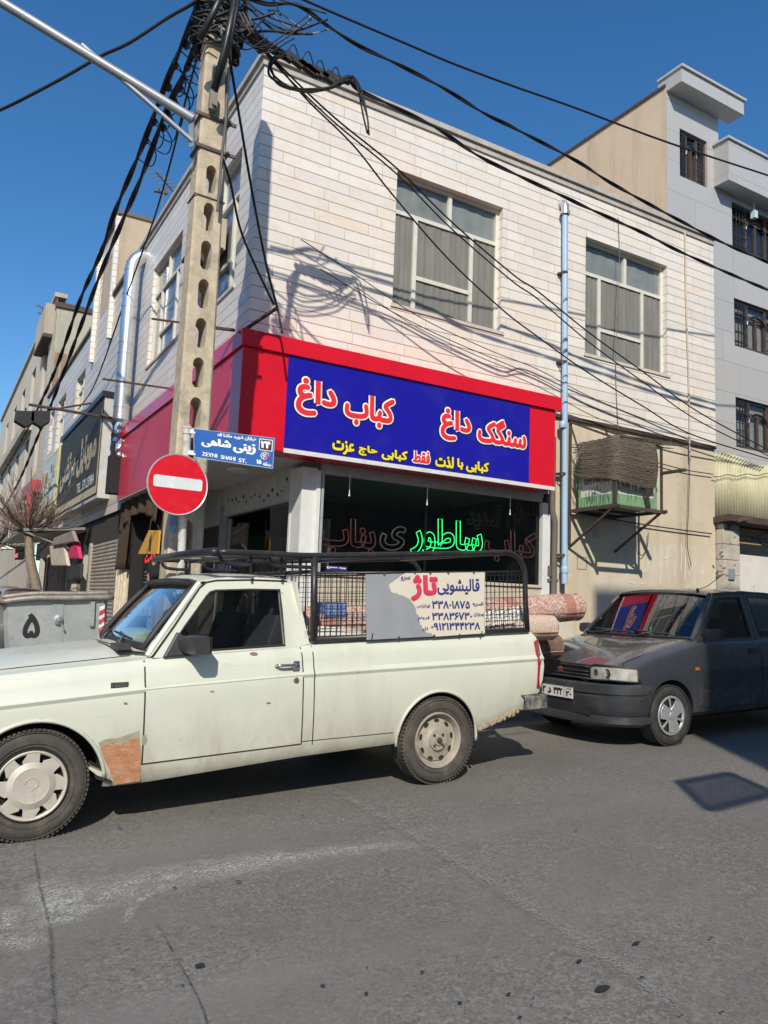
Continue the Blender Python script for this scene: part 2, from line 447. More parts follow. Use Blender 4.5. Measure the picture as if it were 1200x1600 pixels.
def worn_paint(name, c, lo, hi, sc, stretch=(1, 1, 1)):
    k = NT(name); f = k.math('MULTIPLY', k.ramp(k.noise(sc, 9, .78, k.scale(stretch)), (lo, 0), (hi, 1)), k.ramp(k.noise(85, 4, .75), (.44, .0), (.56, 1)))
    at_ = k.n('Attribute'); at_.attribute_name = 'edge'; f = k.math('MULTIPLY', f, at_.outputs['Fac'])
    k.set(col=c, rough=.9, alpha=f); return k.m
def road_mark(name, px, m, lift=.004, wid=.2, n=14):
    """worn band on the road along a photo-measured path; fades to its ragged edge"""
    P = spline([onG(*p) for p in px], 6); b = MB(); lay = b.bm.verts.layers.float.new('edge'); rows = []
    for i, p in enumerate(P):
        d = (P[min(i+1, len(P)-1)] - P[max(i-1, 0)]); d.z = 0; d.normalize(); s = Vector((-d.y, d.x, 0))
        wv = wid[0] + (wid[1]-wid[0])*i/(len(P)-1) if isinstance(wid, tuple) else wid
        r = []
        for j in range(7):
            q = p + s*(wv*(j/3-1)); v = b.bm.verts.new((q.x, q.y, gz(q.x)+lift)); v[lay] = max(0.0, 1-abs(j/3-1)**1.5)*min(1, i/2, (len(P)-1-i)/2+.1); r.append(v)
        rows.append(r)
    for A, B in zip(rows, rows[1:]):
        for j in range(6): b.bm.faces.new((A[j], A[j+1], B[j+1], B[j]))
    return b.build(name, m, kind='structure', recalc=False)
WP = worn_paint('worn_white_paint', (.54, .53, .48), .36, .62, 9.0)
WS = worn_paint('pale_joint_dust', (.29, .282, .26), .30, .60, 6.0)
WD = worn_paint('dark_tar_joint', (.045, .043, .04), .36, .56, 14.0)
road_mark('road_paint', [(40, 1425), (150, 1400), (300, 1365), (470, 1338), (680, 1318)], WP, .004, (.34, .07))
road_mark('road_paint', [(70, 1365), (90, 1420), (105, 1450)], WP, .0065, .14)
road_mark('road_paint', [(-5, 1420), (25, 1455), (40, 1490)], WP, .0065, .12)
road_mark('road_paint', [(195, 1448), (215, 1415), (262, 1385)], WP, .009, .03)
road_mark('road_seam', [(505, 1228), (590, 1275), (690, 1335), (800, 1405), (930, 1490), (1090, 1595)], WS, .0115, .06)
road_mark('road_crack', [(52, 1330), (62, 1390), (78, 1460), (80, 1520), (82, 1580), (84, 1640)], WD, .014, .009)
road_mark('road_crack', [(240, 1440), (285, 1520), (315, 1580), (330, 1640)], WD, .014, .006)
b = MB()
pts = [onG(*p) for p in ((-260, 1330), (52, 1318), (60, 1390), (76, 1455), (80, 1530), (90, 1595), (100, 1900), (-900, 1900))]
b.fill([[(p.x, p.y) for p in pts]], lambda p: Vector((p.x, p.y, gz(p.x)+.0022)))
b.build('road_patch', asphalt_mat('coarse_asphalt', 100, (.142, .134, .122), (.18, .169, .154), 1.3), kind='structure')
b = MB()                                                   # oil spots and chewing gum trodden into the road
for i in range(40):
    p = onG(random.uniform(120, 1190), 1215 + 385*random.random()**1.2); r = random.uniform(.003, .009); a0 = random.random()*6
    b.fill([[(p.x+r*random.uniform(.8, 1.3)*math.cos(j*PI/5), p.y+r*random.uniform(.7, 1.1)*math.sin(j*PI/5)) for j in range(10)]], lambda q: Vector((q[0], q[1], gz(q[0])+.0165)))
for px, r in (((312, 1515), .018), ((372, 1382), .012), ((942, 1552), .022), ((905, 1508), .012), ((995, 1480), .013)):
    p = onG(*px); b.fill([[(p.x+r*random.uniform(.8, 1.6)*math.cos(j*PI/5), p.y+r*random.uniform(.6, 1)*math.sin(j*PI/5)) for j in range(10)]], lambda q: Vector((q[0], q[1], gz(q[0])+.0165)))
b.build('road_spots', mat('dark_spot', (.018, .017, .017), .6), kind='stuff', label='small dark oil and gum spots trodden into the asphalt', recalc=False)

# ================================================================== CORNER BUILDING
XR = 8.537; ROOF = 7.98
bld = empty('corner_building', (0, 0, 0), 'two storey corner building clad in white travertine courses above a red and blue shop canopy', 'building')
def wall_holes(b, ext, holes, P, depth, m=0):
    """flat wall ext=(u0,u1,v0,v1) with rectangular openings and reveals; P(u, v, d) maps to 3D, d inwards"""
    us = sorted({ext[0], ext[1], *[h[i] for h in holes for i in (0, 1)]}); vs = sorted({ext[2], ext[3], *[h[i] for h in holes for i in (2, 3)]})
    for u0, u1 in zip(us, us[1:]):
        for v0, v1 in zip(vs, vs[1:]):
            cu, cv = (u0+u1)/2, (v0+v1)/2
            if not any(h[0] < cu < h[1] and h[2] < cv < h[3] for h in holes):
                b.face([P(u0, v0, 0), P(u1, v0, 0), P(u1, v1, 0), P(u0, v1, 0)], m)
    for a, c, e, f in holes:
        for (p, q) in (((a, e), (c, e)), ((c, e), (c, f)), ((c, f), (a, f)), ((a, f), (a, e))):
            b.face([P(*p, 0), P(*q, 0), P(*q, depth), P(*p, depth)], m)
PF = lambda u, v, d: (u, d, v)
PL = lambda u, v, d: (d, u, v)
W1, W2 = (1.965, 3.785, 5.272, 7.165), (5.445, 7.32, 5.285, 7.19)
L1, L2 = (3.40, 5.28, 5.34, 7.165), (.655, 2.35, 5.27, 7.165)
DEP = .17; SB = 4.235; CB = 3.0
b = MB(); wall_holes(b, (0, XR, SB, ROOF), [W1, W2], PF, DEP); b.build('front_stone_wall', M_stoneF, bld, recalc=False)
b = MB(); wall_holes(b, (0, 6.5, CB, ROOF), [L1, L2], PL, DEP); b.build('side_stone_wall', M_stoneL, bld, recalc=False)
b = MB(); b.box(.25, XR-.01, .25, 6.4, 7.6, 7.7); b.box(XR-.2, XR, .06, 8, -.5, ROOF-.01); b.box(0.03, XR-.02, 6.3, 6.5, -.2, ROOF-.01)
b.box(.22, XR-.2, 3.5, 3.6, CB, 7.6); b.box(.22, XR-.2, .22, 6.3, 4.9, 5.0)
b.build('back_wall', M_beige, bld)
b = MB(); b.box(-.06, XR+.01, -.06, .22, ROOF, ROOF+.075); b.box(-.06, .22, .22, 6.55, ROOF, ROOF+.075)
b.box(-.025, XR, -.025, -.001, ROOF-.09, ROOF); b.box(-.025, -.001, -.001, 6.5, ROOF-.09, ROOF)
b.build('parapet_cap', mat('grey_cap_stone', (.47, .44, .39), .7, var=.15, dirt=(.2, .18, .15), damt=.5), bld)

def house_window(parent, R, P, lay, fm, gm, depth=.10, inside=None, fw=.05):
    """frame with bars lay=[(u0,u1,v0,v1)...], one pane behind, and a screen or curtain behind that"""
    u0, u1, v0, v1 = R; f = MB()
    def bx(a, c, e, g, d0, d1):
        p, q = Vector(P(a, e, d0)), Vector(P(c, g, d1)); f.box(min(p.x, q.x), max(p.x, q.x), min(p.y, q.y), max(p.y, q.y), min(p.z, q.z), max(p.z, q.z))
    for r in ((u0, u1, v0, v0+fw), (u0, u1, v1-fw, v1), (u0, u0+fw, v0+fw, v1-fw), (u1-fw, u1, v0+fw, v1-fw)): bx(*r, depth, depth+.05)
    for r in lay: bx(*r, depth-.006, depth+.045)
    wo = f.build('window', fm, parent)
    g = MB(); g.face([P(u0+.02, v0+.02, depth+.03), P(u1-.02, v0+.02, depth+.03), P(u1-.02, v1-.02, depth+.03), P(u0+.02, v1-.02, depth+.03)]); g.build('pane', gm, wo, recalc=False)
    if inside:
        g = MB(); n = 40; rows = []
        for k in (0, 1): rows.append([P(u0+.03+(u1-u0-.06)*i/n, (v0+.03, v1-.03)[k], depth+.055+.004*math.sin(i*1.1)+.003*math.sin(i*.4)) for i in range(n+1)])
        g.grid(rows); g.build('curtain', inside, wo, recalc=False)
    return wo
def bars(R, flip=False):
    u0, u1, v0, v1 = R; w_, h_ = u1-u0, v1-v0; t = v0+h_*.70; X = (lambda f: u1-w_*f) if flip else (lambda f: u0+w_*f)
    r = [(u0+.05, u1-.05, t, t+.055)]
    for f, a, c in ((.21, v0+.05, t), (.735, v0+.05, t), (.52, t+.055, v1-.05)): r.append((X(f)-.03, X(f)+.03, a, c))
    x = sorted((X(.21)+(.03 if not flip else -.03), X(.735)-(.03 if not flip else -.03))); r.append((x[0], x[1], v0+h_*.245, v0+h_*.275)); return r
def lower_screens(R):                                        # insect screens outside the lower panes
    u0, u1, v0, v1 = R; w_, t = u1-u0, v0+(v1-v0)*.70; xs = [u0+.04, u0+w_*.21, u0+w_*.735, u1-.04]
    for a, c in zip(xs, xs[1:]):
        b = MB(); n = 30; b.grid([[(a+(c-a)*i/n, .118+.003*math.sin(i*.8+a*9)+.002*math.sin(i*2.3), z) for i in range(n+1)] for z in (v0+.04, t+.01)]); b.build('insect_screen', M_screen, bld, recalc=False)
for R in (W1, W2):
    house_window(bld, R, PF, bars(R), M_frame, M_winglass, .10, M_curtain)
    lower_screens(R)
for R in (L1, L2):
    house_window(bld, R, PL, bars(R), M_frame, M_winglass, .06, M_curtain)
b = MB()
for R in (W1, W2): b.box(R[0]-.03, R[1]+.05, -.02, .10, R[2]-.045, R[2])
for R in (L1, L2): b.box(-.02, .06, R[0]-.03, R[1]+.03, R[2]-.045, R[2])
b.build('window_sill', mat('sill_stone', (.60, .56, .50), .6, dirt=(.3, .26, .2)), bld)
# plastered ground floor wall on the right, shop interior, soffit
b = MB(); b.box(4.80, XR, .035, .25, -.4, SB); b.build('plaster_wall', M_plaster, bld)
b = MB(); b.box(4.55, XR, -.012, .05, SB-.05, SB+.004); b.build('steel_angle', M_iron, bld)
M_in = mat('dim_shop_interior', (.035, .034, .032), .8, var=.3)  # near-black walls: the room's dimness is put into the colour
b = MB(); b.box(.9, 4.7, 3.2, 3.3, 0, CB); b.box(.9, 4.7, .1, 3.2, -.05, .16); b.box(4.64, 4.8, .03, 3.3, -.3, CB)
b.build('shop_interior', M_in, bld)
b = MB(); b.box(.001, 4.8, .001, 6.3, CB, CB+.12); b.build('shop_ceiling', mat('grey_soffit_panel', (.50, .50, .48), .5, var=.06), bld)  # one even pale grey panel
b = MB(); b.box(3.7, 4.6, .7, 1.1, .15, 1.15); b.box(1.1, 3.2, 1.9, 2.4, .15, 1.2); b.box(1.2, 1.9, 2.9, 3.15, 1.2, 2.3); b.box(2.2, 3.9, 2.95, 3.15, 1.5, 2.2)
b.build('shop_counter', mat('shop_counter', (.10, .10, .10), .35), bld)
# shop front: corner post, jamb, shutter boxes, glass
def shopglass(nm, pts, m=M_shopglass):
    g = MB(); g.face(pts); return g.build(nm, m, bld, recalc=False)
b = MB(); b.box(.80, .985, .0, .02, .0, 2.93); b.box(.80, .815, .02, .34, .0, 2.93); b.box(.985, 1.035, -.035, .06, .0, 2.90); b.box(.975, .99, -.02, .0, 0, 2.93); b.box(.79, .80, .30, .36, 0, 2.93)
b.build('corner_post', M_white, bld, bevel=.004)
b = MB(); b.box(4.60, 4.70, -.045, .04, 0, 2.86); b.box(4.71, 4.755, -.03, .035, 0, 2.7); b.build('shop_jamb', M_white, bld, bevel=.004)
b = MB(); b.box(1.035, 4.60, -.05, .16, 2.93, 3.0); b.box(1.035, 4.6, -.035, .02, 2.865, 2.93); b.box(1.05, 1.08, -.04, .05, 1.6, 2.865); b.build('shutter_box', mat('grey_shutter_slat', (.42, .44, .45), .5, .2, dirt=(.2, .2, .19)), bld, bevel=.004)
shopglass('shop_window', [(1.08, .03, 1.5), (4.6, .03, 1.5), (4.6, .03, 2.87), (1.08, .03, 2.87)])
b = MB(); b.box(1.04, 4.60, -.02, .1, -.1, 1.62); b.box(1.04, 4.6, -.05, .12, 1.62, 1.66); b.build('shop_bulkhead', mat('beige_bulkhead', (.56, .49, .38), .6, var=.08, dirt=(.4, .33, .25)), bld, bevel=.004)
b = MB(); b.box(2.62, 2.645, .035, .05, 1.66, 2.87); b.build('window_joint', mat('dark_joint', (.05, .055, .055), .4), bld)
b = MB()
for x in (1.42, 2.58, 3.98): b.tube([(x, -.055, 2.90), (x, -.055, 2.64)], .006, 6); b.lathe([(.0, 0), (.011, 0), (.011, .03), (0, .03)], (x, -.055, 2.62), (0, 0, 1), 8)
b.build('pull_rod', M_white, bld)
# left side shop front (set back under the soffit)
XS = .84
b = MB(); b.box(XS-.02, XS+.12, .36, 3.02, 2.55, CB); b.box(XS-.01, XS+.08, 3.10, 6.3, 2.45, CB); b.build('side_header', mat('white_header_panel', (.55, .55, .53), .5, dirt=(.25, .25, .24), dsc=9), bld)
b = MB()
for i in range(16):
    y = .5+i*.16+random.uniform(-.03, .03); z = 2.62+random.uniform(0, .2); s_ = random.uniform(.025, .05); b.box(XS-.026, XS-.021, y, y+s_, z, z+s_)
b.build('header_sticker', M_dark, bld)
shopglass('side_window', [(XS+.03, .36, .1), (XS+.03, 2.9, .1), (XS+.03, 2.9, 2.56), (XS+.03, .36, 2.56)])
b = MB(); b.box(XS-.03, XS+.05, 2.95, 3.10, 0, 2.72); b.box(XS, XS+.05, 2.72, 2.78, 0, 2.5); b.build('side_post', mat('grey_blue_post', (.30, .34, .39), .45), bld)
b = MB(); b.box(XS+.08, XS+.1, 3.1, 4.4, 0, 2.5); b.build('side_shutter', mat('brown_shutter', (.10, .085, .075), .6, var=.2), bld)
b = MB()                                                    # one pale board behind the side glass
b.box(1.5, 1.55, .7, 1.5, 1.75, 2.4); b.build('interior_screen', mat('pale_menu_board', (.55, .55, .45), .5), bld)

# ================================================================== RED AND BLUE CANOPY
can = empty('shop_canopy', (0, 0, 3.0), 'red sheet metal canopy with a blue lettered sign band wrapped round the building corner', 'shop sign')
def child(o): o.matrix_parent_inverse = can.matrix_world.inverted(); return o
bpy.context.view_layer.update()
PY, PX, ZT = -.37, -.18, 4.145; LEND = 6.05
b = MB(); b.box(PX, 4.515, PY, -.002, CB, ZT); child(b.build('front_box', M_red, can, bevel=.004))
b = MB(); b.box(PX, -.002, .001, LEND, CB, ZT); child(b.build('side_box', mat('pink_red_sheet', (.56, .045, .085), .38, var=.10, sc=1.2, spec=.3), can, bevel=.004))
b = MB()
b.prism([(PX-.03, PY-.04, ZT), (4.60, PY-.04, ZT), (4.60, PY-.04, ZT+.20), (PX-.03, PY-.04, ZT+.20)], (0, .40, 0))
b.prism([(PX-.03, .0, ZT), (PX-.03, LEND+.05, ZT), (PX-.03, LEND+.05, ZT+.20), (PX-.03, .0, ZT+.20)], (.2, 0, 0))
child(b.build('cornice', M_red, can, bevel=.004))
b = MB(); b.box(.378, 4.035, PY-.012, PY-.001, 3.045, ZT-.002); sp = child(b.build('sign_panel', M_blue, can))
b = MB(); b.box(.378, 4.515, PY-.014, PY-.001, CB-.012, 3.04); child(b.build('white_trim', M_white, can))
b = MB(); b.box(PX+.004, -.03, PY+.004, LEND-.004, CB-.018, CB-.003); child(b.build('soffit', mat('grey_soffit', (.52, .51, .48), .6), can))
b = MB(); 
for y in (1.1, 3.9): b.lathe([(0, 0), (.13, 0), (.15, .02), (.15, .035)], (.36, y, CB-.04), (0, 0, 1), 20)
child(b.build('soffit_lamp', M_white, can, smooth=40))
M_lr = mat('sign_red_ink', (.78, .035, .045), .3, var=.04); M_lw = mat('sign_white_ink', (.85, .85, .84), .3, var=.03); M_lk = mat('sign_black_ink', (.008, .008, .02), .3); M_ly = mat('sign_yellow_ink', (.84, .72, .06), .3, var=.04)
def on_sign(u, v, h): return Vector((u, PY-.0125-h, v))
def word(mb, txt, pxl, pxr, yt, yb, to3, plane, layers, bold, ym=None):
    """fit a word between photo columns pxl..pxr and rows yt..yb measured on its plane"""
    xm, ym = (pxl+pxr)/2, (yt+yb)/2
    u0, u1 = plane(pxl, ym).x, plane(pxr, ym).x; v0, v1 = plane(xm, yb).z, plane(xm, yt).z
    gl = glyphs(txt, u0, u1, v0, v1, bold)
    for lift, off, m in layers: letters(mb, gl, to3, lift, off, m)
PS = lambda x, y: onF(x, y, PY-.013)
RED3 = ((.0005, .034, 0), (.005, .020, 1), (.0085, 0, 2)); YEL2 = ((.0005, .014, 0), (.003, 0, 3)); MID2 = ((.0005, .014, 1), (.003, 0, 2))
for words, lay, bold in (
    ((('داغ', 462, 526, 593, 652), ('کباب', 538, 616, 616, 668)), RED3, .045),
    ((('داغ', 688, 736, 640, 690), ('سنگک', 746, 822, 656, 697)), RED3, .045),
    ((('عزت', 519, 554, 688, 711), ('حاج', 560, 590, 696, 713), ('کبابی', 596, 637, 702, 721), ('لذت', 680, 709, 711, 731), ('با', 714, 724, 716, 734), ('کبابی', 728, 764, 720, 740)), YEL2, .05),
    ((('فقط', 645, 672, 704, 724),), MID2, .05)):
    mb = MB()
    for wd in words: word(mb, *wd, on_sign, PS, lay, bold)
    child(mb.build('sign_lettering', [M_lk, M_lw, M_lr, M_ly], can, recalc=False))

# neon words behind the shop glass: thin tubes along the outline of each letter
neon = empty('neon_sign', (2.8, .06, 1.9), 'neon tube lettering inside the shop window, one word lit bright green', 'neon sign')
bpy.context.view_layer.update()
PN = lambda x, y: onF(x, y, .085)
def neon_word(txt, a, c, e, f, m, r=.0085, y=.085, bold=.035):
    u0, u1 = onF(a, (e+f)/2, y).x, onF(c, (e+f)/2, y).x; v0, v1 = onF((a+c)/2, f, y).z, onF((a+c)/2, e, y).z
    b = MB()
    for chn in outlines(glyphs(txt, u0, u1, v0, v1, bold, res=3, real=True)): b.tube([(p[0], y, p[1]) for p in chn], r, 5)
    o = b.build('neon_lettering', m, neon, smooth=True); o.matrix_parent_inverse = neon.matrix_world.inverted()
M_ng = emit('lit_green_neon', (.03, 1, .22), 3.2); M_nr = mat('unlit_red_tube', (.50, .15, .16), .3); M_nw = mat('unlit_white_tube', (.42, .42, .40), .3)
neon_word('ساطور', 642, 754, 812, 871, M_ng, .0062)
neon_word('ی', 594, 634, 822, 860, M_nw)
neon_word('بناب', 497, 587, 810, 866, M_nr)
neon_word('کباب', 757, 838, 829, 879, M_nr)
neon_word('خوش', 792, 842, 787, 830, M_nr, .008, .3); neon_word('آمدید', 730, 784, 787, 828, M_nr, .008, .3)

# small sticker above the truck rail, inside the glass
b = MB(); p, q = onF(509, 883, .02), onF(542, 894, .02); b.box(p.x, q.x, .018, .022, q.z, p.z); st = b.build('window_sticker', mat('navy_sticker', (.03, .02, .12), .4), None, label='small navy sticker with white lettering low on the shop window glass', cat='sticker')
b = MB(); gl = glyphs('ورود ممنوع', p.x+.015, q.x-.015, q.z+.03, p.z-.012, .05); letters(b, gl, lambda u, v, h: Vector((u, .0175-h, v))); b.build('sticker_lettering', M_lw, st, recalc=False)

# ================================================================== PIPES, COOLER, MARKS ON THE RIGHT HAND WALL
M_pipe = mat('pale_blue_pvc', (.36, .52, .70), .4, var=.05, dirt=(.32, .36, .38), damt=.35, dsc=12)
pt, pb = onF(883, 326, -.10), onF(882, 912, -.10)
pipe = empty('drain_pipe', (pt.x, -.10, pb.z), 'pale blue drain pipe running down the front wall right of the shop sign', 'drain pipe')
bpy.context.view_layer.update()
def cld(o, par): o.matrix_parent_inverse = par.matrix_world.inverted(); return o
b = MB(); b.tube([(pt.x, -.10, pt.z), (pb.x, -.10, pb.z)], .045, 14); b.lathe([(.052, 0), (.056, .01), (.056, .09), (.05, .1)], (pb.x, -.10, pb.z+.15), (0, 0, 1), 14)
b.lathe([(.052, 0), (.056, .01), (.056, .09), (.05, .1)], (pt.x, -.10, 4.0), (0, 0, 1), 14); cld(b.build('pipe_run', M_pipe, pipe, smooth=40), pipe)
b = MB(); b.tube([(pt.x, .02, pt.z+.10), (pt.x, -.05, pt.z+.10), (pt.x, -.095, pt.z+.05), (pt.x, -.10, pt.z-.06)], .062, 12); b.lathe([(.06, 0), (.075, 0), (.075, .05), (.06, .05)], (pt.x, -.10, pt.z-.1), (0, 0, 1), 14)
cld(b.build('outlet_elbow', M_alu, pipe, smooth=40), pipe)
b = MB()
for z in (6.4, 5.0, 3.3, 2.1): b.lathe([(.048, 0), (.053, 0), (.053, .03), (.048, .03)], (pt.x, -.10, z), (0, 0, 1), 14); b.box(pt.x-.06, pt.x+.06, -.06, -.002, z, z+.03)
cld(b.build('pipe_clip', M_iron, pipe), pipe)
g0 = onF(866, 690, -.06).x
b = MB(); b.tube([(g0-.02, -.06, 3.85), (g0-.02, -.06, 2.75), (g0+.03, -.06, 2.6), (g0+.02, -.06, 1.1)], .045, 10); b.tube([(g0+.02, -.05, 2.72), (g0+.02, -.05, .8)], .03, 8); b.box(g0-.09, g0+.12, -.05, .03, 1.72, 1.76); b.box(g0-.07, g0+.06, -.04, .03, 1.8, 1.95)
b.build('grey_duct', mat('dark_grey_duct', (.13, .12, .11), .6, dirt=(.2, .17, .13)), None, smooth=40, label='dark grey duct clipped to the wall between shop front and blue drain pipe', cat='duct')

A = onF(891, 798); D = onF(962, 806); XA, XD = A.x, D.x; YB = onL(960, 788, XA).y; ZB = A.z
cool = empty('evaporative_cooler', (XA, 0, ZB), 'green and white evaporative cooler on an iron bracket high on the plaster wall', 'air cooler')
bpy.context.view_layer.update()
x0, x1, y0, y1 = XA+.06, XD-.02, YB+.05, -.10; z0, z1 = ZB+.03, ZB+.90
b = MB(); b.box(x0, x1, y0, y1, z0, z0+.16); b.box(x0, x1, y0, y1, z1-.06, z1)
for (a, c) in ((x0, y0), (x1-.05, y0), (x0, y1-.05), (x1-.05, y1-.05)): b.box(a, a+.05, c, c+.05, z0+.16, z1-.06)
for i in range(12): t = (i+.5)/12; b.box(x0+(x1-x0)*t-.012, x0+(x1-x0)*t+.012, y0-.008, y0, z0+.01, z0+.15); b.box(x0-.008, x0, y0+(y1-y0)*t-.012, y0+(y1-y0)*t+.012, z0+.01, z0+.15)
cld(b.build('casing', mat('faded_green_paint', (.20, .36, .20), .5, dirt=(.3, .3, .24), damt=.4), cool, bevel=.006), cool)
b = MB()
b.box(x0+.05, x1-.05, y0+.012, y0+.03, z0+.16, z1-.06); b.box(x0+.012, x0+.03, y0+.05, y1-.05, z0+.16, z1-.06)
cld(b.build('side_panel', mat('white_cooler_panel', (.62, .64, .60), .5, dirt=(.4, .4, .33), damt=.5), cool), cool)
b = MB()
for i in range(26):
    z = z0+.34+i*.017
    for j in range(3): a = x0+.09+j*(x1-x0-.16)/3; b.box(a, a+(x1-x0-.16)/3-.03, y0+.008, y0+.012, z, z+.008); a = y0+.09+j*(y1-y0-.16)/3; b.box(x0+.008, x0+.012, a, a+(y1-y0-.16)/3-.03, z, z+.008)
cld(b.build('louvre', M_dark, cool), cool)
b = MB(); t = .022
for x in (XA, XD): b.box(x-t, x+t, YB-.10, .03, ZB-.03, ZB+.015)
b.box(XA-.02, XD+.06, YB-.04, YB, ZB-.032, ZB+.012); b.box(XA, XD, -.06, -.02, ZB-.03, ZB+.01); b.box(XA, XD, YB/2-.02, YB/2+.02, ZB-.028, ZB+.01)
for x in (XA, XD): b.bar((x, YB-.02, ZB), (x, .02, ZB-.55), .03, .03)
b.box(XA-.02, XA+.02, .0, .03, ZB-.5, SB-.05); b.bar((XA+.02, YB+.02, ZB+.97), (XA, 0.02, SB-.08), .03, .03); b.bar((XD, YB+.02, ZB+.97), (XD-.2, .02, SB-.08), .03, .03)
b.bar((XA+.02, YB-.01, ZB), (XA+.02, YB-.01, ZB+.97), .03, .03); b.bar((XD, YB-.01, ZB), (XD, YB-.01, ZB+.97), .03, .03)
b.box(XD-.02, XD+.05, YB-.42, YB, ZB+.55, ZB+.585); b.bar((x0+.62, YB-.02, ZB+.02), (x0+.42, YB-.06, ZB+.62), .04, .03)
cld(b.build('bracket', M_iron, cool), cool)

def straw_mat():
    k = NT('woven_straw'); x, y, z = k.xyz()
    f = k.noise(60, 4, .7, k.scale((.25, .25, 2.2))); col = k.ramp(f, (.3, (.09, .075, .06)), (.6, (.21, .175, .14)), (.8, (.33, .285, .235)))
    col = k.mix(k.ramp(k.noise(3, 4, .6), (.4, 0), (.7, .5)), col, (.16, .12, .085)); k.set(col=col, rough=.95); k.bump(f, .7, .01); return k.m
M_straw = straw_mat()
b = MB()                                                    # hundreds of reeds laid side by side, sagging between the bars
plan = [Vector((XA-.04, -.10, 0)), Vector((XA-.02, YB*.6, 0)), Vector((XA+.0, YB-.03, 0)), Vector((XA+(XD-XA)*.5, YB-.05, 0)), Vector((XD-.16, YB-.04, 0)), Vector((XD-.12, YB*.75, 0))]
pp = spline(plan, 7); n = len(pp)
for r_ in range(58):
    t = r_/57; pts = []; j0, j1 = random.randint(0, 3), n-random.randint(0, 4)
    for i in range(j0, j1):
        f = i/(n-1); top = ZB+.985-.02*math.sin(f*9); bot = ZB+.42-.08*math.sin(f*PI)+.04*math.sin(f*7)+.10*max(0, .35-f)
        off = .05*math.sin(t*PI)*(1+.4*math.sin(f*11)); p = pp[i].copy(); p.z = top+(bot-top)*t+random.uniform(-.004, .004); p.y -= off*.8; p.x -= off*.25*(1-f); pts.append(p)
    b.tube(pts, .0062*random.uniform(.7, 1.3), 4)
for r_ in range(34):                                         # the top, roughly thatched over the frame
    t = r_/33; y = YB*(1-t)-.10*(1-t); b.tube([(XA-.02+random.uniform(0, .1), y, ZB+.99+.02*t), (XA+.5, y, ZB+1.01+.03*t), (XD+.02, y-.02, ZB+1.01+.04*t), (XD+.30+random.uniform(-.25, .3), y-.03, ZB+1.04+.03*t)], .006, 4)
for i in range(40):                                         # frayed ends
    f = random.random(); p = pp[int(f*(n-1))].copy(); p.z = ZB+.36+.1*max(0, .35-f); b.tube([p, p+Vector((random.uniform(-.03, .05), -.01, random.uniform(-.18, -.05)))], .005, 3)
b.build('straw_shade', M_straw, smooth=True, label='sagging woven straw mat shading the air cooler', cat='sun shade')

# poster, painted-over scrawls and thin cables on the plaster wall
b = MB(); p, q = onF(925, 820, .033), onF(936, 841, .033); b.box(p.x, q.x, .029, .034, q.z, p.z); b.build('paper_notice', mat('grey_notice', (.42, .42, .40), .8, var=.3, sc=30), label='small grey paper notice pasted on the plaster wall under the cooler', cat='notice')
M_scrawl = mat('white_scrawl', (.60, .58, .54), .9)
def scrawl(pts, r=.012):
    b = MB(); P = spline([onF(x, y, .033) for x, y in pts], 5)
    b.tube(P, r, 5); o = b.build('wall_scrawl', M_scrawl, bld); o.scale = (1, .25, 1); o.location = (0, .025, 0); return o
scrawl([(993, 890), (982, 895), (980, 908), (992, 912)]); scrawl([(1010, 892), (1000, 895), (1004, 903), (1010, 910), (1000, 913)])
for i in range(13):
    x = 1015+i*7.2+random.uniform(-3, 3); y0_ = random.uniform(845, 880); scrawl([(x, y0_), (x+1, y0_+15), (x, y0_+random.uniform(22, 50))], random.uniform(.006, .016))
scrawl([(1032, 850), (1034, 868), (1042, 872), (1046, 850), (1048, 870), (1056, 870)], .014)
p = onF(902, 870, .033); b = MB(); q_ = onF(916, 890, .033); b.tube([(p.x, .033, p.z), (q_.x, .033, p.z), (q_.x, .033, q_.z), (p.x, .033, q_.z)], .005, 4, closed=True); b.build('patch_outline', M_dark, bld)
def cable(name, pts, r, label, n=8, m=None, cat='cable', group=None, seg=6):
    b = MB(); b.tube(spline(pts, n), r, seg); return b.build(name, m or M_black, smooth=True, label=label, cat=cat, group=group)
W = lambda *ps: [onF(x, y, -.02) for x, y in ps]
cable('wall_cable', W((895, 800), (940, 808), (990, 817), (1050, 826), (1112, 834)), .010, 'dark cable strung along the plaster wall below the straw shade')
cable('wall_cable', W((966, 340), (968, 420), (962, 560), (966, 680)), .006, 'thin grey wire pair hanging down across the right hand window', m=mat('grey_wire', (.16, .15, .14), .7))
cable('wall_conduit', W((1070, 360), (1072, 480), (1076, 600), (1078, 720)), .014, 'beige conduit running down the white stone beside the right hand window', m=mat('beige_conduit', (.50, .44, .36), .7))
cable('wall_cable', W((1078, 720), (1076, 790), (1074, 850), (1080, 885)), .006, 'thin wire dangling from the end of the beige conduit')
cable('wall_cable', W((996, 818), (997, 855), (1003, 868), (1011, 855), (1013, 832)), .006, 'loop of thin cable hanging on the plaster wall below the cooler')
cable('wall_cable', W((1024, 722), (1070, 734), (1114, 741)), .008, 'dark cable crossing the top of the plaster wall beside the conduit')

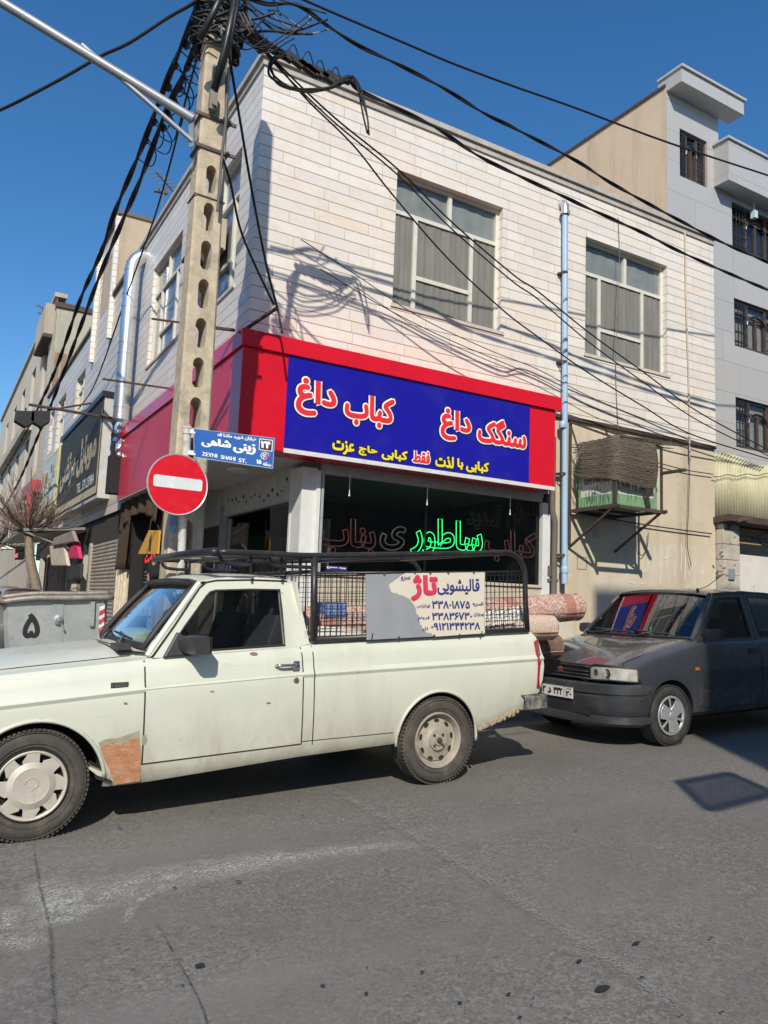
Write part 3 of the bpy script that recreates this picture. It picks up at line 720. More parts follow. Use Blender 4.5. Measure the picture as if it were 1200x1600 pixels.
# ================================================================== GREY APARTMENT BUILDING ON THE RIGHT
YG = 1.009
gb = empty('grey_apartment_building', (XR, YG, 0), 'grey stone clad apartment building rising beyond the white corner building', 'building')
bpy.context.view_layer.update()
gc = lambda o: cld(o, gb)
PG = lambda u, v, d: (u, YG+d, v)
GW = [(8.915, 9.735, 9.83, 10.825), (10.49, 12.2, 8.80, 9.78), (10.51, 12.1, 6.73, 7.73), (10.51, 12.1, 4.66, 5.677)]
TOP = 11.55
b = MB(); wall_holes(b, (XR, 10.09, 2.0, TOP), GW[:1], PG, .2); wall_holes(b, (10.09, 16, 2.0, 10.3), GW[1:], PG, .2); gc(b.build('front_wall', M_greystone, gb, recalc=False))
b = MB(); b.box(XR+.01, 10.08, YG+.25, 14, 2, TOP-.01); b.box(XR, XR+.01, YG+.003, 14, 2, TOP); b.box(10.08, 16, YG+.25, 14, 2, 10.2); gc(b.build('side_wall', M_beige, gb))
b = MB(); b.box(XR-.03, XR+.3, YG+.01, 14, TOP, TOP+.06); gc(b.build('roof_edge', M_iron, gb))
T1, T2 = onF(1041, 112, YG), onF(1141, 150, YG-.5)
b = MB(); b.box(XR+.001, 10.42, YG-.36, YG-.001, TOP-.09, TOP+.20); b.box(XR-.03, 10.46, YG-.40, YG+.2, TOP+.20, TOP+.25); b.box(XR+.002, 10.08, YG, YG+.2, TOP-.01, TOP+.19); gc(b.build('top_balcony', M_greystone, gb))
b = MB(); b.box(9.93, 16, YG-.34, YG-.001, 9.92, 10.78); b.box(9.89, 16, YG-.38, YG+.1, 10.78, 10.83); gc(b.build('front_balcony', M_greystone, gb))
M_brn = mat('brown_window_frame', (.085, .055, .038), .4, var=.2)
M_gl2 = glass('blue_pane', (.75, .78, .82), .0, 1.5, 1.3)
M_in2 = mat('drawn_curtain', (.40, .36, .26), .9, var=.25, sc=8)
def brown_window(R, ins):
    u0, u1, v0, v1 = R; w_ = u1-u0; f = MB()
    def bx(a, c, e, g, d0=.05, d1=.11): f.box(a, c, YG+d0, YG+d1, e, g)
    for r in ((u0, u1, v0, v0+.07), (u0, u1, v1-.05, v1), (u0, u0+.06, v0+.07, v1-.05), (u1-.06, u1, v0+.07, v1-.05)): bx(*r)
    for t in (.30, .68): bx(u0+w_*t-.03, u0+w_*t+.03, v0+.07, v1-.05, .052, .108)
    bx(u0+.06, u1-.06, v0+(v1-v0)*.70, v0+(v1-v0)*.70+.05, .054, .106); bx(u0+w_*.49-.025, u0+w_*.49+.025, v0+.07, v0+(v1-v0)*.70, .056, .104)
    wo = gc(f.build('window', M_brn, gb))
    g = MB()
    for k in range(5):                                       # arched grille
        for (a, c) in ((u0+.06, u0+w_*.30-.03), (u0+w_*.68+.03, u1-.06)):
            z = v0+.1+k*(v1-v0-.2)/4; g.box(a, c, YG+.02, YG+.035, z, z+.015)
            if k < 3: xx = a+(c-a)*(k+1)/4; g.box(xx-.008, xx+.008, YG+.018, YG+.033, v0+.04, v1-.04)
    cx, hw, zz = u0+w_*.49, w_*.19, v0+(v1-v0)*.55
    g.tube([(cx-hw*math.cos(PI*i/10), YG+.045, zz+.17*math.sin(PI*i/10)*1.3) for i in range(11)], .018, 5)
    o = g.build('window_grille', M_blk, wo)
    g = MB(); g.face([(u0, YG+.085, v0), (u1, YG+.085, v0), (u1, YG+.085, v1), (u0, YG+.085, v1)]); g.build('pane', M_gl2, wo, recalc=False)
    g = MB(); g.face([(u0, YG+.15, v0), (u1, YG+.15, v0), (u1, YG+.15, v1), (u0, YG+.15, v1)]); g.build('curtain', M_dark if ins == 0 else M_in2, wo, recalc=False)  # upper two: near-black sheet paints the dark room, no curtain
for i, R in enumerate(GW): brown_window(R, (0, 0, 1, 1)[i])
p = onF(1179, 334, YG-.1); b = MB(); b.box(p.x-.05, p.x+.05, YG-.14, YG-.04, p.z-.1, p.z+.06); b.tube([(p.x, YG-.09, p.z+.06), (p.x, YG-.09, p.z+.3), (p.x, YG, p.z+.3)], .012, 6)
gc(b.build('wall_lamp', mat('pale_lamp_body', (.55, .68, .75), .3), gb))
p = onF(1136, 212, YG+.6); b = MB(); b.lathe([(.09, 0), (.09, .25), (.14, .26), (.14, .36), (.02, .42)], (p.x, YG+.5, 10.3), (0, 0, 1), 12); b.box(p.x+.25, p.x+.45, YG+.4, YG+.6, 10.3, 11.2)
gc(b.build('roof_vent', M_iron, gb))

# corrugated sheeting, stone gate pillar, garage gate
def corr_mat():
    k = NT('yellowed_corrugated_sheet'); n = k.noise(2.5, 7, .7, k.scale((1, 1, .4))); col = k.ramp(n, (.3, (.44, .42, .27)), (.7, (.60, .58, .40)))
    col = k.mix(k.ramp(k.noise(14, 6, .7, k.scale((1, 1, .3))), (.5, 0), (.72, .6)), col, (.28, .26, .15)); k.set(col=col, rough=.7); return k.m
b = MB(); zt, zb = 4.12, onF(1113, 806, .0).z; rows = []
for z in (zb, zt):
    rows.append([(XR+.02+i*.0125, .04+.028*math.cos(i*PI/3.2), z+(.05*math.sin(i*.05) if z == zt else 0)) for i in range(420)])
b.grid(rows); b.build('corrugated_screen', corr_mat(), recalc=False, smooth=True, solid=.003, label='yellowed corrugated plastic sheeting above the garage gate', cat='screen')
cable('barbed_wire', [onF(x, y+1.5*math.sin(x*1.1), -.03) for x, y in zip(range(1114, 1240, 7), [744-i*.25 for i in range(18)])], .007, 'twisted wire strung across the yellow corrugated sheeting', 4)
b = MB(); b.prism([(XR-.05, -.28, zb+.02), (XR+7, -.28, zb+.02), (XR+7, .12, zb-.02), (XR-.05, .12, zb-.02)], (0, 0, -.11)); b.build('gate_lintel', M_iron, label='dark rusty ledge under the corrugated sheeting above the gate pillar', cat='ledge')
pl, pr = XR+.03, onF(1155, 860, -.1).x
b = MB(); n = 12
for i in range(n):
    z0_, z1_ = -.1+i*.265, -.1+(i+1)*.265-.008
    if z1_ > zb-.12: z1_ = zb-.12
    if z1_ > z0_: d = random.uniform(0, .012); b.box(pl-d*0, pr-.0+d*.4, -.10-d, .3, z0_, z1_)
gp = b.build('gate_pillar', mat('gate_stone_block', (.50, .46, .39), .8, var=.12, sc=5, bump=.3, bsc=40, dirt=(.3, .27, .22), damt=.5), bevel=.008, label='rough pale stone gate pillar with stickers and an intercom, right of the plaster wall', cat='pillar')
b = MB(); p, q = onF(1139, 888, -.13), onF(1148, 906, -.13); b.box(p.x, q.x, -.14, -.10, q.z, p.z); b.build('intercom', mat('silver_intercom', (.5, .5, .5), .3, .6), gp, bevel=.004)
for i, c in enumerate(((.42, .10, .09), (.5, .45, .2), (.20, .23, .34), (.55, .55, .55))):
    b = MB()
    for j in range(4):
        x, y = random.uniform(1120, 1152), random.uniform(835, 918); p = onF(x, y, -.115); s_ = random.uniform(.008, .02); b.box(p.x-s_, p.x+s_, -.1165, -.08, p.z-s_*.7, p.z+s_*.7)
    b.build('sticker', mat('sticker_%d' % i, c, .6), gp)
p = onF(1145, 815, -.2); b = MB(); b.bar((p.x-.05, -.12, p.z-.03), (p.x+.18, -.40, p.z+.07), .06, .06); b.bar((p.x-.02, -.1, p.z-.12), (p.x+.05, -.2, p.z), .04, .04); b.build('gate_hinge', M_iron, gp)
gate = MB(); gx0, gx1 = pr+.015, pr+4.2; gate.box(gx0, gx1, .08, .12, .05, 2.42)
for i in range(9): x = gx0+.1+i*.5; gate.bar((x, .075, 1.9), (x+.22, .075, 1.4), .02, .02, (0, 1, 0)); gate.bar((x+.22, .075, 1.4), (x+.22, .075, .1), .02, .02, (0, 1, 0))
gt = gate.build('garage_gate', mat('cream_gate_paint', (.70, .68, .62), .5, var=.05, dirt=(.45, .42, .36)), label='cream painted metal garage gate at the right edge behind the sedan', cat='gate')
b = MB(); z = onF(1170, 845, .0).z; b.box(gx0, gx1, .05, .09, z-.05, z+.22); b.build('gate_transom', mat('tan_board', (.40, .26, .14), .7), gt)
b = MB()
for dz in (.02, .09): b.bar((gx0, .03, z+dz), (gx1, .03, z+dz), .025, .025)
for i in range(4): b.bar((gx0+.5+i, .03, z+.02), (gx0+1+i, .03, z+.19), .025, .025); b.bar((gx0+.5+i, .03, z+.09), (gx0+1+i, .03, z-.06), .025, .025)
b.build('gate_grille', M_blk, gt)

# ================================================================== SIDE STREET, LEFT
M_stoneR = stone_mat('cream_travertine_row', 'y', (.56, .52, .46), (.68, .63, .56), h=.22, wlen=1.0)
M_tanframe = mat('tan_window_frame', (.46, .33, .20), .6, dirt=(.3, .22, .14))
M_skyglass = glass('plain_window_pane', (.30, .33, .35), .01, 1.5, 1.5)
row = empty('stone_row_building', (0, 6.55, 0), 'long cream stone building down the side street with a taller rooftop block', 'building')
bpy.context.view_layer.update(); rc = lambda o: cld(o, row)
RW = [(6.75, 8.05, 4.9, 7.0), (9.7, 10.9, 7.5, 9.2), (12.3, 13.7, 6.0, 7.1), (15.6, 17.2, 5.6, 7.2), (18.0, 19.0, 5.8, 7.2)]
b = MB(); wall_holes(b, (6.56, 20, 2.9, 7.92), [RW[0]] + RW[2:], PL, .2); wall_holes(b, (9.0, 11.3, 7.92, 9.85), [(9.7, 10.9, 7.92, 9.2)], PL, .2); rc(b.build('front_wall', M_stoneR, row, recalc=False))
b = MB(); b.box(.01, 4, 9.0, 11.3, 7.6, 9.84); b.box(.25, 6, 6.7, 19.9, 2.9, 7.6); b.box(.0, 1.2, 8.99, 9.0, 7.9, 9.85); rc(b.build('rooftop_block', plaster_mat('tan_render', (.44, .36, .26), (.52, .43, .32)), row))
b = MB(); b.box(-.06, .3, 6.56, 8.99, 7.92, 8.0); b.box(-.06, .3, 11.31, 20, 7.92, 8.0); b.box(-.06, 4, 8.95, 11.35, 9.85, 9.93); b.box(-.03, .0, 6.57, 6.72, 4.7, 7.05); rc(b.build('roof_edge', mat('dark_roof_edge', (.15, .13, .11), .8), row))
b = MB(); b.box(-.10, -.002, 9.0, 9.14, 6.95, 9.8); b.box(-.10, -.002, 11.16, 11.3, 6.95, 9.8); rc(b.build('oriel_trim', M_stoneF, row))
for i, R in enumerate(RW):
    house_window(row, R, PL, [(R[0]+.05, R[1]-.05, R[2]+(R[3]-R[2])*.62, R[2]+(R[3]-R[2])*.62+.06), ((R[0]+R[1])/2-.03, (R[0]+R[1])/2+.03, R[2]+.05, R[3]-.05)], M_tanframe if i == 0 else M_frame, M_skyglass, .08, M_curtain).matrix_parent_inverse = row.matrix_world.inverted()
# ground floor of the row: shutters, doors, pilasters
M_shut = mat('dusty_roller_shutter', (.40, .37, .33), .55, .2, var=.15, sc=4, dirt=(.3, .12, .12), damt=.5, dsc=2.2)
def shutter(y0, y1, z0, z1, m, label, X=.05):
    b = MB(); n = int((z1-z0)/.075); rows = []
    for i in range(n*4+1):
        z = z0+(z1-z0)*i/(n*4); rows.append([(X-.018*abs(math.sin(PI*i/4)), y, z) for y in (y0, y1)])
    b.grid(rows); b.box(X-.05, X+.06, y0-.05, y0, z0, z1); b.box(X-.05, X+.06, y1, y1+.05, z0, z1)
    return b.build('roller_shutter', m, recalc=False, label=label, cat='shutter')
shutter(6.62, 9.4, -.05, 2.35, M_shut, 'dusty grey roller shutter with faded red scrawls left of the cream pleated pilaster')
shutter(14.0, 16.4, -.1, 2.3, mat('red_brown_shutter', (.26, .15, .13), .6, var=.2), 'red brown roller shutter behind the bare tree')
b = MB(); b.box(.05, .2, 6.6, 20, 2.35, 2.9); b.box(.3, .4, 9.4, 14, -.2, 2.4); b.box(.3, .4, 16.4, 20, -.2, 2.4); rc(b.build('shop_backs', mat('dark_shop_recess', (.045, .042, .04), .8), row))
b = MB()
for y in (9.45, 10.2, 11.6, 12.4, 13.6, 16.5, 18.2): b.box(.0, .14, y, y+.16, -.2, 2.4)
rc(b.build('shop_pillar', mat('pale_shop_pillar', (.48, .45, .40), .7, dirt=(.25, .22, .2)), row))
b = MB(); b.box(.1, .12, 10.36, 11.55, .1, 2.3); b.box(.1, .12, 12.6, 13.5, .1, 2.3); rc(b.build('shop_glass', M_shopglass, row))
# doorway with pleated cream pilaster beside the canopy end
b = MB(); rows = []
for z in (-.1, 2.5): rows.append([(.0+.035*math.cos(i*PI/2.5), 5.62+.042*i, z) for i in range(22)])
b.grid(rows); b.box(.03, .3, 5.63, 6.5, -.1, 2.6); b.build('pleated_pilaster', mat('cream_peeling_paint', (.66, .58, .43), .7, var=.12, sc=8, dirt=(.33, .22, .14), damt=.7, dsc=6), recalc=False, label='cream pleated pilaster with peeling paint beside the dark doorway', cat='pilaster')
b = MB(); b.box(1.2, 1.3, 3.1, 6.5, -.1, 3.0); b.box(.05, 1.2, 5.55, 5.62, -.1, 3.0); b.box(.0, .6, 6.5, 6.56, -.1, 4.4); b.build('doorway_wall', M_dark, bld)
b = MB(); b.box(.0, 1.2, 3.1, 5.55, -.1, .42); b.build('door_step', M_pave, bld)
M_brf = mat('brown_velvet', (.075, .045, .028), .95, var=.35, sc=9)
def drape(name, P0, P1, z0, z1, folds, amp, m, label, cat, arch=0, X=None):
    b = MB(); n = 60; rows = []; a, c = Vector(P0), Vector(P1)
    nrm = Vector((-(c-a).y, (c-a).x, 0)).normalized()
    for k in range(9):
        t = k/8; r = []
        for i in range(n+1):
            f = i/n; p = a.lerp(c, f)+nrm*amp*math.sin(f*folds*2*PI+t*.6)*(.35+.65*t)
            zt = z1; zb = z0+arch*math.sin(PI*f); r.append((p.x, p.y, zt+(zb-zt)*t))
        rows.append(r)
    b.grid(rows); return b.build(name, m, recalc=False, smooth=True, solid=.006, label=label, cat=cat)
drape('brown_curtain', (-.05, 3.5, 0), (-.05, 6.2, 0), 2.42, 2.98, 5, .04, M_brf, 'brown velvet valance hanging under the red canopy over the doorway', 'curtain', .25)
drape('brown_curtain', (-.03, 5.45, 0), (-.02, 6.35, 0), 1.75, 2.9, 5, .06, mat('dark_brown_velvet', (.05, .032, .022), .95, var=.35, sc=9), 'dark brown gathered curtain hanging in front of the pleated pilaster', 'curtain')
drape('brown_curtain', (.1, 3.3, 0), (.1, 4.0, 0), 2.0, 2.9, 6, .04, M_brf, 'brown curtain with narrow folds hanging right of the orange cloth bag', 'curtain')
# orange cloth bag on a hanger
p0 = [onL(*q, .0) for q in ((236, 829), (253, 829), (250, 866), (219, 866))]
b = MB(); b.prism([(-.01, p.y, p.z) for p in p0], (-.03, 0, 0)); bag = b.build('cloth_bag', mat('orange_cloth', (.68, .36, .05), .9, var=.1), bevel=.006, label='orange cloth bag hanging in the doorway under the red canopy', cat='bag')
b = MB(); c = sum((p for p in p0), Vector())/4; b.lathe([(.0, 0), (.055, 0), (.07, .003), (0, .004)], (-.043, c.y, c.z), (-1, 0, 0), 10)
for k in range(5): b.box(-.046, -.042, c.y-.07+k*.03, c.y-.055+k*.03, c.z-.14, c.z+.14-.02*k)
b.build('bag_print', mat('dark_print', (.06, .05, .08), .8), bag)
b = MB(); b.tube([(-.02, p0[0].y, p0[0].z), (-.02, p0[0].y-.05, p0[0].z+.22), (-.02, p0[1].y, p0[1].z)], .01, 5); b.build('bag_strap', M_brf, bag)
b = MB(); q = onL(242, 800, -.02); b.tube([(q.x, q.y, q.z), (q.x, q.y, q.z+.3), (q.x, q.y-.06, q.z+.36)], .008, 5); b.tube([(q.x, q.y, q.z), (q.x, q.y+.16, q.z-.12), (q.x, q.y-.16, q.z-.12), (q.x, q.y, q.z)], .007, 5); b.build('wire_hanger', M_alu, label='wire clothes hanger hooked under the end of the red canopy', cat='hanger')
# red LED words and dark board in the doorway
q = onL(236, 872, .25); b = MB(); b.box(.25, .29, q.y-.45, q.y+.55, q.z-1.1, q.z+.14); bd = b.build('door_board', mat('black_board', (.02, .02, .022), .5), label='black notice board with red lit lettering in the doorway behind the concrete pole', cat='board')
M_led = emit('red_led', (1, .02, .03), 1.6)
b = MB(); gl = glyphs('باز است', -(q.y+.42), -(q.y-.35), q.z-.12, q.z+.11, .03); letters(b, gl, lambda u, v, h: Vector((.248-h, -u, v))); b.build('led_lettering', M_led, bd, recalc=False)
b = MB()
for k in range(6): b.box(.246, .249, q.y-.2, q.y+.4-.06*(k % 3), q.z-.24-k*.06, q.z-.225-k*.06)
b.build('board_lines', mat('faint_white', (.3, .3, .3), .8), bd)
p = [onL(x, y, .0) for x, y in ((216, 930), (233, 930), (233, 962), (216, 962))]
b = MB(); b.prism([(.0, a.y, a.z) for a in p], (.02, 0, 0)); po = b.build('yellow_poster', mat('yellow_poster_card', (.62, .46, .12), .7), label='yellow poster board with dark squiggle standing in the doorway by the windscreen', cat='poster')
b = MB(); c = sum(p, Vector())/4; b.tube([(-.004, c.y+.09*math.sin(i*1.9), c.z+.16-.026*i) for i in range(12)], .012, 4); b.build('poster_print', mat('dark_print', (.06, .05, .08)), po)

# silver ventilation duct
dq = onL(196, 560, -.22); dx, dy = -.22, dq.y
duct = empty('ventilation_duct', (dx, dy, 3.6), 'shiny silver ventilation duct climbing the side wall between the red canopy and black shop sign', 'duct')
bpy.context.view_layer.update()
M_silver = mat('polished_duct', (.78, .78, .78), .30, .9, var=.05, bump=.05, bsc=9)
zt = onL(218, 372, dx).z-.1; pts = [(dx, dy, 4.5), (dx, dy, zt-.35)] + [(dx+.32*(1-math.cos(a)), dy, zt-.35+.32*math.sin(a)) for a in (.3, .6, .9, 1.2, 1.5)] + [(dx+.7, dy, zt-.03)]
b = MB(); b.tube(pts, .142, 20); cld(b.build('duct_run', M_silver, duct, smooth=40), duct)
b = MB()
for z in (4.72, 5.1, 5.75, 5.95, 6.65, 6.9, zt-.4): b.lathe([(.141, 0), (.149, .005), (.149, .025), (.141, .03)], (dx, dy, z), (0, 0, 1), 20)
cld(b.build('duct_seam', M_silver, duct, smooth=40), duct)
b = MB(); rows = []
for k in range(14):
    z = 3.80+k*.07; rows.append([(dx+(.13+.02*random.uniform(-1, 1))*math.cos(a*PI/9), dy+(.13+.02*random.uniform(-1, 1))*math.sin(a*PI/9), z) for a in range(18)])
b.grid(rows, closed=True); cld(b.build('foil_wrap', mat('crumpled_foil', (.6, .6, .62), .18, 1), duct), duct)
b = MB(); b.box(dx-.14, dx+.2, dy-.14, dy+.16, 3.12, 3.82); cld(b.build('duct_fan_box', M_dark, duct), duct)

# black shop sign with gold words
SY0, SY1, SZ0, SZ1, SX = 7.75, 13.6, 3.22, 5.30, -.24
ms = empty('black_shop_sign', (0, SY0, SZ0), 'black shop sign board with gold Persian lettering and a telephone number on the side street', 'shop sign')
bpy.context.view_layer.update(); mc = lambda o: cld(o, ms)
b = MB(); b.box(SX, -.002, SY0, SY1, SZ0, SZ1); mc(b.build('sign_box', mat('pale_sign_return', (.50, .51, .50), .5, dirt=(.3, .3, .28)), ms))
b = MB(); b.box(SX-.02, SX-.001, SY0+.02, SY1-.02, SZ0+.1, SZ1-.10); mc(b.build('sign_face', mat('charcoal_face', (.040, .033, .024), .6, var=.3, sc=1.5), ms))
b = MB(); b.box(SX-.06, .1, SY0-.03, SY1+.03, SZ1, SZ1+.12); mc(b.build('sign_hood', M_blk, ms))
M_gold = mat('gold_lettering', (.62, .42, .13), .35, .3, var=.1)
b = MB(); b.box(SX-.026, SX-.0205, SY0+.02, SY1-.02, SZ0+.1, SZ0+.26); b.box(SX-.026, SX-.0205, SY0+.02, SY0+.10, SZ0+.26, SZ1-.25); b.box(SX-.026, SX-.0205, SY1-.1, SY1-.02, SZ0+.26, SZ1-.3); mc(b.build('gold_border', M_gold, ms))
U = lambda u, v, h: Vector((SX-.022-h, -u, v))
b = MB(); letters(b, glyphs('موبایل', -10.6, -8.15, SZ0+.72, SZ0+1.62, .05), U); letters(b, glyphs('مرتضی', -13.2, -10.8, SZ0+.62, SZ0+1.52, .05), U); mc(b.build('gold_words', M_gold, ms, recalc=False))
b = MB(); letters(b, glyphs('TEL. 33823984', -10.3, -8.15, SZ0+.33, SZ0+.56, .02, False), U); mc(b.build('telephone_number', mat('white_lettering', (.7, .7, .68), .5), ms, recalc=False))
# floodlights on arms
def rodF(Y, a, c, nm, label, r=.022):
    p, q = onF(*a, Y), onF(*c, Y); b = MB(); b.tube([p, q], r, 6); return b.build(nm, M_iron, label=label, cat='arm'), p, q
fl = empty('floodlight_arm', (0, 7.7, 5.0), 'rusty iron arm reaching out over the black shop sign with two black floodlights', 'floodlight')
bpy.context.view_layer.update()
p, q = onF(45, 632, 7.7), onF(185, 655, 7.7); p2, q2 = onF(75, 641, 7.75), onF(142, 630, 7.75)
b = MB(); b.tube([p, q], .028, 6); b.tube([p2, q2], .02, 6); cld(b.build('arm', M_iron, fl), fl)
for px in (40, 64):
    c = onF(px, 640, 7.66); b = MB(); n = []
    b.prism([(c.x-.17, c.y-.1, c.z-.06), (c.x+.16, c.y-.1, c.z-.02), (c.x+.17, c.y-.1, c.z-.24), (c.x+.02, c.y-.1, c.z-.36), (c.x-.18, c.y-.1, c.z-.26)], (0, .22, 0)); b.bar((c.x, c.y, c.z+.04), (c.x, c.y, c.z-.08), .03, .03)
    cld(b.build('floodlight', mat('black_lamp_body', (.02, .02, .022), .5), fl, bevel=.012), fl)
rodF(3.5, (160, 592), (265, 607), 'sign_arm', 'thin rusty rod reaching out from the side wall above the red canopy', .016)
rodF(2.2, (237, 498), (290, 505), 'sign_arm', 'short rusty rod reaching out from the side wall across the far side window', .016)
p = onL(378, 508, -.02); q = Vector((.30, -.42, 4.62)); b = MB(); b.tube([(-.1, -.02, 4.42), at(433, 481, 8.75)], .024, 6); b.build('wire_bracket', M_iron, label='rusty rod on the building corner above the canopy carrying two wires', cat='bracket')
b = MB(); b.tube([at(335, 512, 9.1), at(366, 516, 9.0)], .02, 6); b.build('wire_bracket', M_iron, label='short rusty rod between pole and the canopy corner', cat='bracket')

# window air conditioner on the side wall behind the pole
q = onL(349, 358, 0); b = MB(); b.box(-.34, .05, 1.25, 1.85, 5.98, 6.42); ac = b.build('air_conditioner', mat('beige_ac_case', (.48, .43, .33), .6, dirt=(.3, .25, .2)), bevel=.01, label='beige window air conditioner on a bracket on the side wall behind the pole', cat='air conditioner')
b = MB(); b.box(-.37, .0, 1.2, 1.9, 5.93, 5.975); b.bar((-.34, 1.3, 5.93), (0.0, 1.3, 5.45), .05, .05); b.bar((-.34, 1.8, 5.93), (0, 1.8, 5.45), .05, .05); b.build('ac_bracket', M_iron, ac)
b = MB()
for i in range(14): b.box(-.345, -.335, 1.29, 1.81, 6.02+i*.027, 6.03+i*.027)
b.build('ac_grille', mat('brown_grille', (.2, .17, .13), .6), ac)

# yellow shop sign, awning with clothes, red sign
YS = MB(); YS.box(-.26, 0, 14.0, 17.4, 3.55, 5.25); yo = YS.build('yellow_shop_sign', mat('pale_yellow_frame', (.56, .53, .24), .5), bevel=.01, label='pale yellow shop sign with pastry pictures beyond the black sign', cat='shop sign')
b = MB(); b.box(-.275, -.262, 14.15, 17.2, 3.75, 5.1); b.build('picture_panel', mat('pale_blue_print', (.50, .55, .55), .4, var=.2, sc=2), yo)
b = MB()
for i in range(40):
    y, z, r = random.uniform(14.4, 16.9), random.uniform(3.85, 4.85), random.uniform(.05, .15); b.lathe([(0, 0), (r, .0), (r*.7, .012), (0, .014)], (-.277, y, z), (-1, random.uniform(-.02, .02), 0), 9, m=random.randint(0, 2))
b.build('pastry_pictures', [mat('pastry_yellow', (.55, .42, .10), .6), mat('pastry_cream', (.66, .62, .5), .6), mat('pastry_brown', (.22, .16, .08), .6)], yo)
b = MB(); b.prism([(-1.3, 10.3, 2.62), (-.0, 10.3, 2.75), (-.0, 16, 2.75), (-1.3, 16, 2.62)], (0, 0, .06)); b.bar((-1.28, 10.35, 2.62), (0, 10.35, 2.2), .04, .04); b.bar((-1.28, 15.9, 2.62), (0, 15.9, 2.2), .04, .04)
b.build('metal_awning', mat('dull_tin', (.30, .29, .27), .5, .3, dirt=(.15, .12, .1)), label='flat tin awning over the pavement behind the bare tree', cat='awning')
def garment(pxs, m, label, X):
    p = [onL(x, y, X) for x, y in pxs]; b = MB(); b.prism([(X, a.y, a.z) for a in p], (.07, 0, 0)); return b.build('garment', m, bevel=.02, label=label, cat='clothes', group=None)
garment(((77, 853), (98, 848), (105, 884), (80, 884)), mat('cream_cloth', (.58, .52, .42), .9, var=.2), 'cream garment hanging under the awning left of the pink one', -.75)
garment(((114, 847), (119, 845), (124, 873), (108, 873), (106, 862)), mat('pink_cloth', (.62, .03, .13), .9, var=.15), 'bright pink garment hanging under the awning', -.75)
garment(((84, 840), (112, 829), (118, 846), (98, 850), (80, 853)), mat('grey_scarf', (.30, .25, .23), .9, var=.3), 'grey and red cloth bundled over the hanging clothes', -.8)
garment(((108, 884), (126, 880), (124, 905), (106, 908)), mat('black_bags', (.03, .03, .03), .6, var=.3), 'black bags hanging by the shop door below the pink garment', -.2)
b = MB(); p = onL(50, 742, -.3); b.box(-.35, 0, 19.4, 22.5, 4.6, 5.0); b.box(-.4, -.3, 19.4, 20.0, 3.6, 4.6); b.build('red_sign', mat('faded_red_sign', (.42, .06, .08), .5, dirt=(.3, .1, .1)), label='faded red sign box on the far side street shops', cat='shop sign')
b = MB(); q = onL(28, 868, -.6); b.box(-.65, -.45, q.y-.6, q.y+.5, q.z-.12, q.z+.28); o = b.build('led_sign', M_dark, label='small black box with red lit lettering at the far left shops', cat='shop sign')
b = MB(); b.box(-.655, -.65, q.y-.5, q.y+.4, q.z-.07, q.z+.05); b.build('led_strip', M_led, o)
b = MB(); q = onL(12, 853, -1.0); b.lathe([(0, .28), (.05, .26), (.10, .1), (.22, 0), (.2, -.01)], (q.x, q.y, q.z-.1), (0, 0, 1), 14); b.tube([(q.x, q.y, q.z+.15), (q.x, q.y, q.z+.9)], .012, 5); b.build('hanging_lamp', mat('white_enamel', (.75, .75, .74), .3), smooth=40, label='white enamel hanging lamp at the far left shop', cat='lamp')

# beige building farther down
bb = empty('beige_building', (0, 20, 0), 'taller pale beige building with balconies at the far end of the side street', 'building')
bpy.context.view_layer.update(); bc = lambda o: cld(o, bb)
BW = [(y, y+1.5, z, z+1.9) for y in (21.5, 25.5, 29.5, 33.5, 38) for z in (5.6, 8.6)]
b = MB(); wall_holes(b, (20.01, 44, -1, 11.6), BW, PL, .25); bc(b.build('front_wall', plaster_mat('pale_beige_render', (.50, .45, .37), (.57, .52, .44)), bb, recalc=False))
b = MB(); b.box(.01, 9, 20.02, 20.2, 6, 11.2); b.box(.01, 9, 20.2, 44, 11.2, 11.3); bc(b.build('side_wall', plaster_mat('grey_green_render', (.36, .35, .27), (.44, .42, .33)), bb))
b = MB()
for i in range(9): b.box(.06+i*.22, .22+i*.22, 20.0, 20.02, 8.2, 9.6)
bc(b.build('brick_screen', mat('brown_brick', (.27, .18, .11), .8, var=.3), bb))
b = MB(); b.box(-.30, .3, 20.6, 23.4, 10.4, 11.5); b.box(-.1, .3, 20.01, 44, 11.6, 11.75); b.box(-.3, 0, 24.9, 40, 7.7, 8.1); bc(b.build('balcony', plaster_mat('balcony_render', (.42, .37, .29), (.50, .45, .36)), bb))
b = MB(); b.box(-.32, .0, 20.6, 23.4, 10.28, 10.39); b.box(-.02, 9, 19.95, 20.4, 11.22, 11.4); bc(b.build('dark_eave', M_iron, bb))
b = MB()
for R in BW: b.box(.12, .16, R[0], R[1], R[2], R[3])
bc(b.build('window', mat('dim_far_window', (.08, .09, .10), .15), bb))
b = MB(); b.box(.0, .3, 44.1, 70, -3, 9.5); b.box(-7.6, 4, 70, 71, -3, 7); b.build('far_building', plaster_mat('far_render', (.42, .38, .31), (.50, .46, .38)), label='pale building closing the far end of the side street', cat='building')
